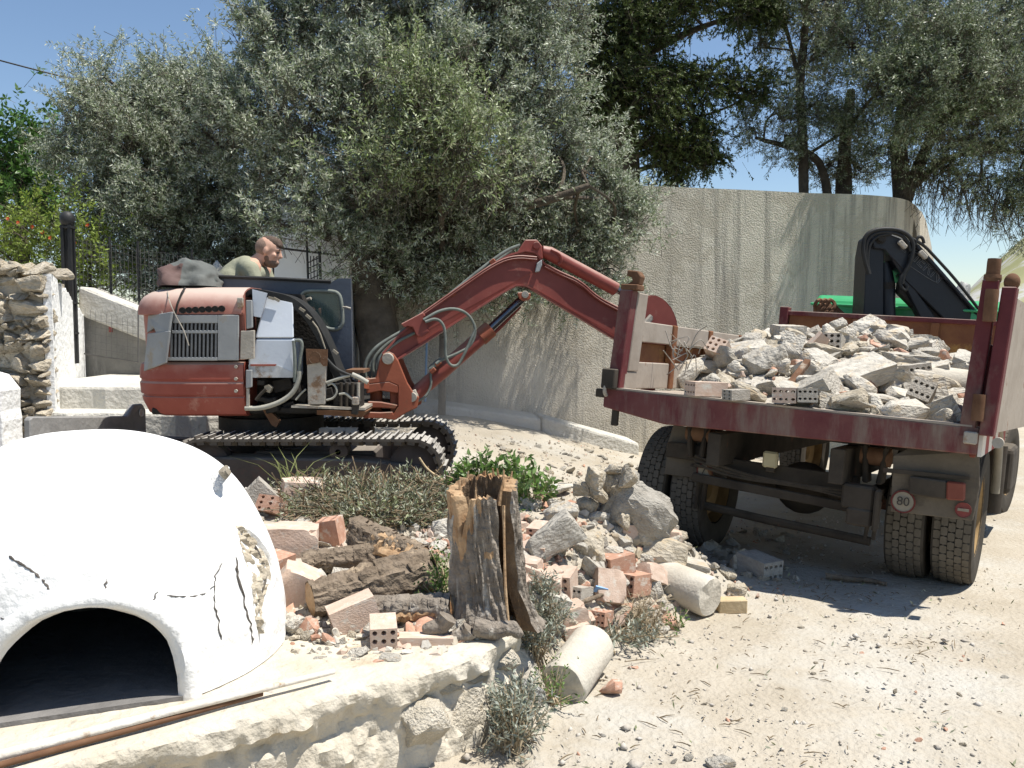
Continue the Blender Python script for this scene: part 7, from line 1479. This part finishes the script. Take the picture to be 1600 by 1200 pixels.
# random smaller pieces through the heap (in groups of look-alikes)
rg = random.Random(23)
def where(px, py, grp):
    if 'stump' not in grp: return ''
    if 360 <= px <= 720 and py < 1000: return ' beside the oven flank' if px < 470 else ' below the brush heap' if py < 850 else ' around the dead logs' if py < 960 else ' before the dead logs'
    if 800 <= px <= 1060 and 745 < py < 985: return ' behind the masonry chunk' if py < 800 else ' near the beige boulder' if px > 960 and py < 900 else ' near the lying columns' if py > 920 else ' close by the tilted slab'
    return ''
def scatter(n, region, kinds, smin, smax, grp, labels):
    k = 0
    while k < n:
        px = rg.uniform(region[0], region[2]); py = rg.uniform(region[1], region[3]); p = hit(px, py)
        if not (region[4](p) if len(region) > 4 else True): k += 1; continue
        kind = rg.choice(kinds); s = rg.uniform(smin, smax); d = Vector((s * rg.uniform(.9, 1.6), s * rg.uniform(.7, 1.1), s * rg.uniform(.4, .8)))
        o = inst(NAMES[kind], rg.choice(LIB[kind]), Matrix.LocRotScale(p + Vector((0, 0, d.z * .2)), Euler((rg.uniform(-.5, .5), rg.uniform(-.5, .5), rg.uniform(0, 6.3))).to_quaternion(), d)); tag(o, ('crumb sized' if s < .03 else 'egg sized' if s < .055 else 'fist sized' if s < .095 else 'brick sized') + (labels[kind][5:] if not where(px, py, grp) else dict(lump=' concrete lump', slab=' concrete slab piece', stone=' field stone', shard=' clay brick shard', block=' pale brick piece')[kind] + where(px, py, grp)), CATS[kind], grp); k += 1
lb = lambda w_: dict(lump='small concrete lump ' + w_, slab='small concrete slab piece ' + w_, stone='small field stone ' + w_, shard='small clay brick shard ' + w_, block='small pale brick piece ' + w_)
scatter(170, (360, 770, 720, 1000), ['lump', 'slab', 'stone', 'shard', 'shard', 'block', 'lump'], .04, .13, 'rubble between the oven and the stump', lb('between the oven and the stump'))
scatter(150, (800, 770, 1060, 985), ['lump', 'slab', 'stone', 'shard', 'shard', 'block', 'lump'], .04, .14, 'rubble right of the stump', lb('in the pile right of the stump'))
scatter(60, (1030, 820, 1240, 925), ['lump', 'stone', 'stone'], .03, .11, 'stones in the truck shadow', lb('in the shade of the truck'))
scatter(70, (430, 985, 780, 1040), ['lump', 'lump', 'slab', 'shard'], .015, .05, 'crumbs on the platform', lb('strewn on the platform top'))
scatter(70, (780, 690, 1040, 740), ['lump', 'stone'], .03, .09, 'stones below the retaining wall', lb('on the ground below the retaining wall'))
scatter(45, (860, 960, 1600, 1200), ['lump', 'stone', 'shard'], .012, .035, 'pebbles on the open dirt', lb('lying on the open dirt'))
# ================================================================== FINE GROUND COVER
def gravel():
    rng = np.random.default_rng(4); N = 9000
    ic = np.array([(0, 0, 1), (1, 0, 0), (0, 1, 0), (-1, 0, 0), (0, -1, 0), (0, 0, -1)], float); tri = np.array([(0, 1, 2), (0, 2, 3), (0, 3, 4), (0, 4, 1), (5, 2, 1), (5, 3, 2), (5, 4, 3), (5, 1, 4)])
    u = rng.random(N); Y = 2.6 + 7.5 * u ** 1.3; X = (rng.random(N) * 1.5 - .62) * Y * .62
    Z = gz(X, Y); ok = Z > -.6; X, Y, Z = X[ok], Y[ok], Z[ok]; n = len(X)
    S = .0035 * np.exp(rng.normal(size=n) * .65) * (1 + .4 * (Z > .1)); V = ic[None] * S[:, None, None] * rng.uniform(.6, 1.4, (n, 6, 3)); a = rng.uniform(0, 6.28, n); c, s = np.cos(a), np.sin(a)
    W = np.stack([V[..., 0] * c[:, None] - V[..., 1] * s[:, None] + X[:, None], V[..., 0] * s[:, None] + V[..., 1] * c[:, None] + Y[:, None], V[..., 2] * .7 + Z[:, None] + S[:, None] * .3], -1).reshape(-1, 3)
    T_ = (tri[None] + np.arange(n)[:, None, None] * 6).reshape(-1, 3)
    me = bpy.data.meshes.new('gravel'); me.vertices.add(len(W)); me.vertices.foreach_set('co', W.astype(np.float32).ravel()); me.loops.add(T_.size); me.loops.foreach_set('vertex_index', T_.astype(np.int32).ravel()); me.polygons.add(len(T_)); me.polygons.foreach_set('loop_start', np.arange(0, T_.size, 3, dtype=np.int32)); me.update(calc_edges=True); me.materials.append(M['gravel'])
    o = bpy.data.objects.new('gravel', me); COL.objects.link(o); tag(o, 'loose gravel and mortar crumbs over the dirt', 'gravel', None, 'stuff')
gravel()
def crumbs(name, label, boxes, n, smin, smax, seed, f=None, rnd_local=None):
    # countless small broken bits lying over the heap, one mesh
    rg = random.Random(seed); src = []
    for i in range(5):
        m_ = rock_mesh('t', 500 + i, 'concrete', (1, 1, 1), 0, .04, 11, .6); src.append(([v.co.copy() for v in m_.vertices], [list(p.vertices) for p in m_.polygons])); bpy.data.meshes.remove(m_)
    b = MB()
    for k in range(n):
        if rnd_local: p = rnd_local(rg)
        else:
            x0, y0, x1, y1 = rg.choice(boxes); p = hit(rg.uniform(x0, x1), rg.uniform(y0, y1), f)
        if p is None: continue
        s = smin * (smax / smin) ** (rg.random() ** 1.6); R = Euler((rg.uniform(0, 6), rg.uniform(0, 6), rg.uniform(0, 6))).to_matrix() @ Matrix.Diagonal((s * rg.uniform(.7, 1.4), s * rg.uniform(.6, 1.1), s * rg.uniform(.4, .9)))
        vs, fs = rg.choice(src); b.add([p + Vector((0, 0, s * .2)) + R @ v for v in vs], fs, rg.choices([0, 1, 2, 3], [5, 3, 2, 2])[0])
    tag(b.build(name, ['concrete', 'stone', 'brick', 'brickpale']), label, 'rubble', None, 'stuff')
crumbs('rubble_crumbs', 'crumbled brick and mortar between the oven and the stump', [(355, 765, 720, 1000), (430, 960, 760, 1030), (640, 790, 720, 880)], 1500, .012, .075, 71)
crumbs('rubble_crumbs', 'crumbled brick and mortar in the pile right of the stump', [(800, 770, 1060, 985), (860, 740, 1100, 900)], 1500, .012, .08, 72)
crumbs('rubble_crumbs', 'loose stones under the truck tail', [(1020, 800, 1260, 940), (1100, 780, 1400, 860)], 500, .01, .05, 73)
def _bedpt(rg):
    x = rg.uniform(.08, BW - .1); y = rg.uniform(.1, BL - .2); h = load_h(x, y); return BM @ Vector((x, y, h - .01)) if (h > .04 or x > .45) else None
crumbs('rubble_crumbs', 'crumbled mortar and brick bits over the truck load', None, 1600, .012, .075, 74, None, _bedpt)
crumbs('rubble_crumbs', 'dusty crumbs on the ground below the retaining wall', [(780, 690, 1040, 745), (700, 680, 1000, 720)], 500, .01, .05, 75)
def litter():
    rg = random.Random(31); b = MB()
    for k in range(520):
        if k % 40 == 0: cy = 2.8 + 3.2 * rg.random(); cx = rg.uniform(.05, .6) * cy; sg = rg.uniform(.08, .5)
        y = cy + rg.gauss(0, sg); x = cx + rg.gauss(0, sg * 1.3)
        if y < 2.6 or x < .02 * y + .1: continue
        z = float(gz(x, y)); L = .012 * math.exp(rg.gauss(.6, .75)); a = rg.uniform(0, 3.14); p = Vector((x, y, z + .012)); d = Vector((math.cos(a), math.sin(a), rg.uniform(-.08, .12))) * L
        b.tube([p - d / 2, p + Vector((0, 0, .004)), p + d / 2], [.002, .0025, .001], 4, False)
    tag(b.build('twig_litter', 'darktwig'), 'dry twig litter scattered on the dirt', 'litter', None, 'stuff')
    rng = np.random.default_rng(12); n = 260; Y = 2.7 + 3.0 * rng.random(n); X = rng.random(n) * .6 * Y; Z = gz(X, Y) + .014
    o = leaves('leaf_litter', np.stack([X, Y, Z], 1), rng.normal(size=(n, 3)) * np.array([1, 1, .1]), .035, .009, ['dryleaf'], None, rng, 1, .02, .9, False); tag(o, 'fallen dry olive leaves on the dirt', 'litter', None, 'stuff')
litter()
# ================================================================== PLANTS AND BRUSH
def plant(name, label, cat, spots, leafm, ln, wd, per, n, hgt, seed, up=1.0, stem=.1, spreadp=.8, kind=None):
    """spots: (px,py,radius m); bushy shoots standing on the ground there"""
    rng = np.random.default_rng(seed); rg = random.Random(seed); ps = []; ds = []; c0 = None; b = MB()
    for px, py, r in spots:
        p = hit(px, py); c0 = c0 or p
        u = rng.normal(size=(n, 3)); u /= np.linalg.norm(u, axis=1)[:, None]; q = np.array(p) + u * np.array([r, r * .8, hgt * .5]) * (rng.random((n, 1)) ** .4) + np.array([0, 0, hgt * .45]); ps.append(q); ds.append(u * .7 + np.array([0, 0, up]) + rng.normal(size=(n, 3)) * .4)
        for k in range(int(6 + r * 20)):
            e = Vector(q[rg.randrange(n)]); b.tube([p + Vector((rg.uniform(-r, r) * .4, rg.uniform(-r, r) * .4, -.02)), (p + e) / 2 + Vector((0, 0, .03)), e], [.006, .004, .002], 5, False)
    t = thing(name, label, cat, c0); b.build('stems', 'twig', t)['kind'] = 'stuff'
    leaves('foliage', np.vstack(ps), np.vstack(ds), ln, wd, [leafm, 'twig'], t, rng, per, stem, spreadp); return t
plant('green_shoots', 'glossy green leafy shoots growing behind the stump', 'plant', [(735, 775, .09), (765, 770, .12), (800, 778, .12), (835, 792, .08)], 'ivy', .05, .024, 8, 32, .18, 3)
plant('small_plant', 'small leafy sprig growing at the left of the stump foot', 'plant', [(690, 950, .05), (688, 925, .04)], 'ivy', .022, .011, 9, 30, .14, 5)
plant('grey_shrub', 'grey green dusty shrub hanging below the stump roots', 'shrub', [(838, 1030, .08), (850, 990, .07), (845, 960, .06)], 'greyshrub', .03, .008, 12, 55, .16, 7)
plant('grey_shrub', 'grey green dusty shrub at the bottom of the platform corner', 'shrub', [(805, 1150, .09), (800, 1175, .08)], 'greyshrub', .03, .009, 12, 60, .2, 8)
plant('weed_tuft', 'low weeds in front of the lower column stub', 'weeds', [(875, 1085, .07), (862, 1105, .06)], 'ivy', .022, .008, 9, 30, .08, 9)
plant('olive_cutting', 'cut grey olive twigs lying right of the lower column', 'branch', [(965, 1000, .14), (1000, 1005, .12), (940, 1010, .1)], 'greyshrub', .04, .011, 12, 26, .07, 11, .1)
plant('dry_twig_bundle', 'bundle of fine brown dry twigs by the column stub', 'twigs', [(990, 985, .1), (1010, 990, .08)], 'twig', .09, .003, 8, 40, .1, 12, .3)
plant('weed_tuft', 'little green weed beside the lying column stub', 'weeds', [(1057, 985, .03)], 'ivy', .025, .011, 8, 10, .04, 15)
def grass():
    rg = random.Random(14); t = thing('grass_tuft', 'tall green grass tuft in front of the digger track', 'grass', hit(470, 770)); b = MB()
    for k in range(90):
        p = hit(rg.uniform(425, 500), rg.uniform(752, 768)) + Vector((0, .1, -.02)); L = rg.uniform(.18, .42); a = rg.uniform(-1.2, 1.2); d = Vector((math.sin(a), rg.uniform(-.3, .3), math.cos(a) + .2)).normalized() * L; w_ = .0035
        m = p + d * .55 + Vector((0, 0, .03)); e = p + d + Vector((d.x * .15, 0, -.02)); b.add([p - Vector((w_, 0, 0)), p + Vector((w_, 0, 0)), m + Vector((w_ * .8, 0, 0)), e, m - Vector((w_ * .8, 0, 0))], [(0, 1, 2, 4), (4, 2, 3)])
    b.build('blades', 'grass', t)['kind'] = 'stuff'
grass()
def brush():
    rng = np.random.default_rng(41); rg = random.Random(41); t = thing('brush_heap', 'heap of cut dry olive brush in front of the digger track', 'brush', hit(590, 790))
    n = 2400; ps = []; 
    for k in range(n):
        px = rg.triangular(440, 740, 600); py = rg.uniform(748, 825) - 0; 
        if px < 500 and py < 770: py += 25
        p = hit(px, py); ps.append(p + Vector((0, 0, rg.uniform(0, .07))))
    ps = np.array(ps); ds = rng.normal(size=(n, 3)) * np.array([1, .8, .35])
    leaves('cut_leaves', ps, ds, .036, .009, ['dryleaf', 'darktwig'], t, rng, 11, .13, .7)
    b = MB()
    for k in range(150):
        p = hit(rg.uniform(450, 740), rg.uniform(745, 830)) + Vector((0, 0, rg.uniform(.02, .08))); a = rg.uniform(-.6, .6) + rg.choice([0, math.pi]); L = rg.uniform(.1, .42); d = Vector((math.cos(a), math.sin(a) * .6, rg.uniform(-.15, .22))) * L
        b.tube(chaikin([p - d / 2, p + Vector((0, 0, rg.uniform(-.02, .05))), p + d / 2], 1), [.003, .003, .002, .0012], 4, False)
    b.build('cut_twigs', 'twig', t)['kind'] = 'stuff'
    for pts in ([(655, 715), (668, 735), (690, 748), (704, 765)], [(737, 735), (745, 750), (748, 770)], [(660, 790), (700, 800), (740, 770)]):
        b = MB(); q0 = hit(pts[-1][0], pts[-1][1]); b.tube(chaikin([P(x, y, q0.y) for x, y in pts], 2), [.006, .008, .012], 7); b.build('branch', 'timber', t, smooth=1)
brush()
for pts, lab, r in (([(1290, 905), (1330, 910), (1360, 912), (1385, 918)], 'dusty broken branch lying in the truck shadow', .018), ([(955, 1003), (1010, 1000), (1062, 996)], 'thin dry stick pointing out of the cut twigs', .004), ([(868, 975), (905, 962), (960, 942)], 'grey round stick lying over the brick pile', .014)):
    b = MB(); b.tube(chaikin([hit(x, y) + Vector((0, 0, r + (.05 if r == .014 else .004))) for x, y in pts], 2), [r, r * .9, r * .6], 7, wob=.2); tag(b.build('stick', 'darkbark' if r > .004 else 'twig', smooth=1), lab, 'stick')

# ================================================================== DUST
def dust():
    b = MB(); c = P(790, 650, 9.3); b.ell((0, 0, 0), (1, 1, 1), None, 24, 14); me = b.mesh('dust_cloud', [], smooth=None) if False else None
    b2 = MB(); b2.box((0, 0, 0), (2, 2, 2)); m = bpy.data.materials.new('dust_air'); m.use_nodes = True; t = m.node_tree; N = t.nodes.new; L = t.links.new
    for n in list(t.nodes):
        if n.type == 'BSDF_PRINCIPLED': t.nodes.remove(n)
    v = N('ShaderNodeVolumePrincipled'); v.inputs['Color'].default_value = (.93, .91, .87, 1); v.inputs['Anisotropy'].default_value = .2
    tc = N('ShaderNodeTexCoord'); ln = N('ShaderNodeVectorMath'); ln.operation = 'LENGTH'; L(tc.outputs['Object'], ln.inputs[0])
    mr = N('ShaderNodeMapRange'); mr.interpolation_type = 'SMOOTHSTEP'; mr.inputs[1].default_value = 1.0; mr.inputs[2].default_value = .1; mr.inputs[3].default_value = 0; mr.inputs[4].default_value = 1; L(ln.outputs['Value'], mr.inputs[0])
    nz = N('ShaderNodeTexNoise'); nz.inputs['Scale'].default_value = 1.6; nz.inputs['Detail'].default_value = 3; L(tc.outputs['Object'], nz.inputs[0])
    mm = N('ShaderNodeMath'); mm.operation = 'MULTIPLY'; L(mr.outputs[0], mm.inputs[0]); L(nz.outputs[0], mm.inputs[1])
    m2 = N('ShaderNodeMath'); m2.operation = 'MULTIPLY'; L(mm.outputs[0], m2.inputs[0]); m2.inputs[1].default_value = .30; L(m2.outputs[0], v.inputs['Density'])
    L(v.outputs[0], t.nodes['Material Output'].inputs['Volume']); M['dustair'] = m
    o = inst('dust_cloud', b2.mesh('dust_cloud', 'dustair'), TR((c.x - .1, 9.4, c.z + .15), (0, 0, .25), (2.4, 1.3, 1.0))); tag(o, 'pale dust hanging in the air below the boom', 'dust', None, 'stuff')
dust()
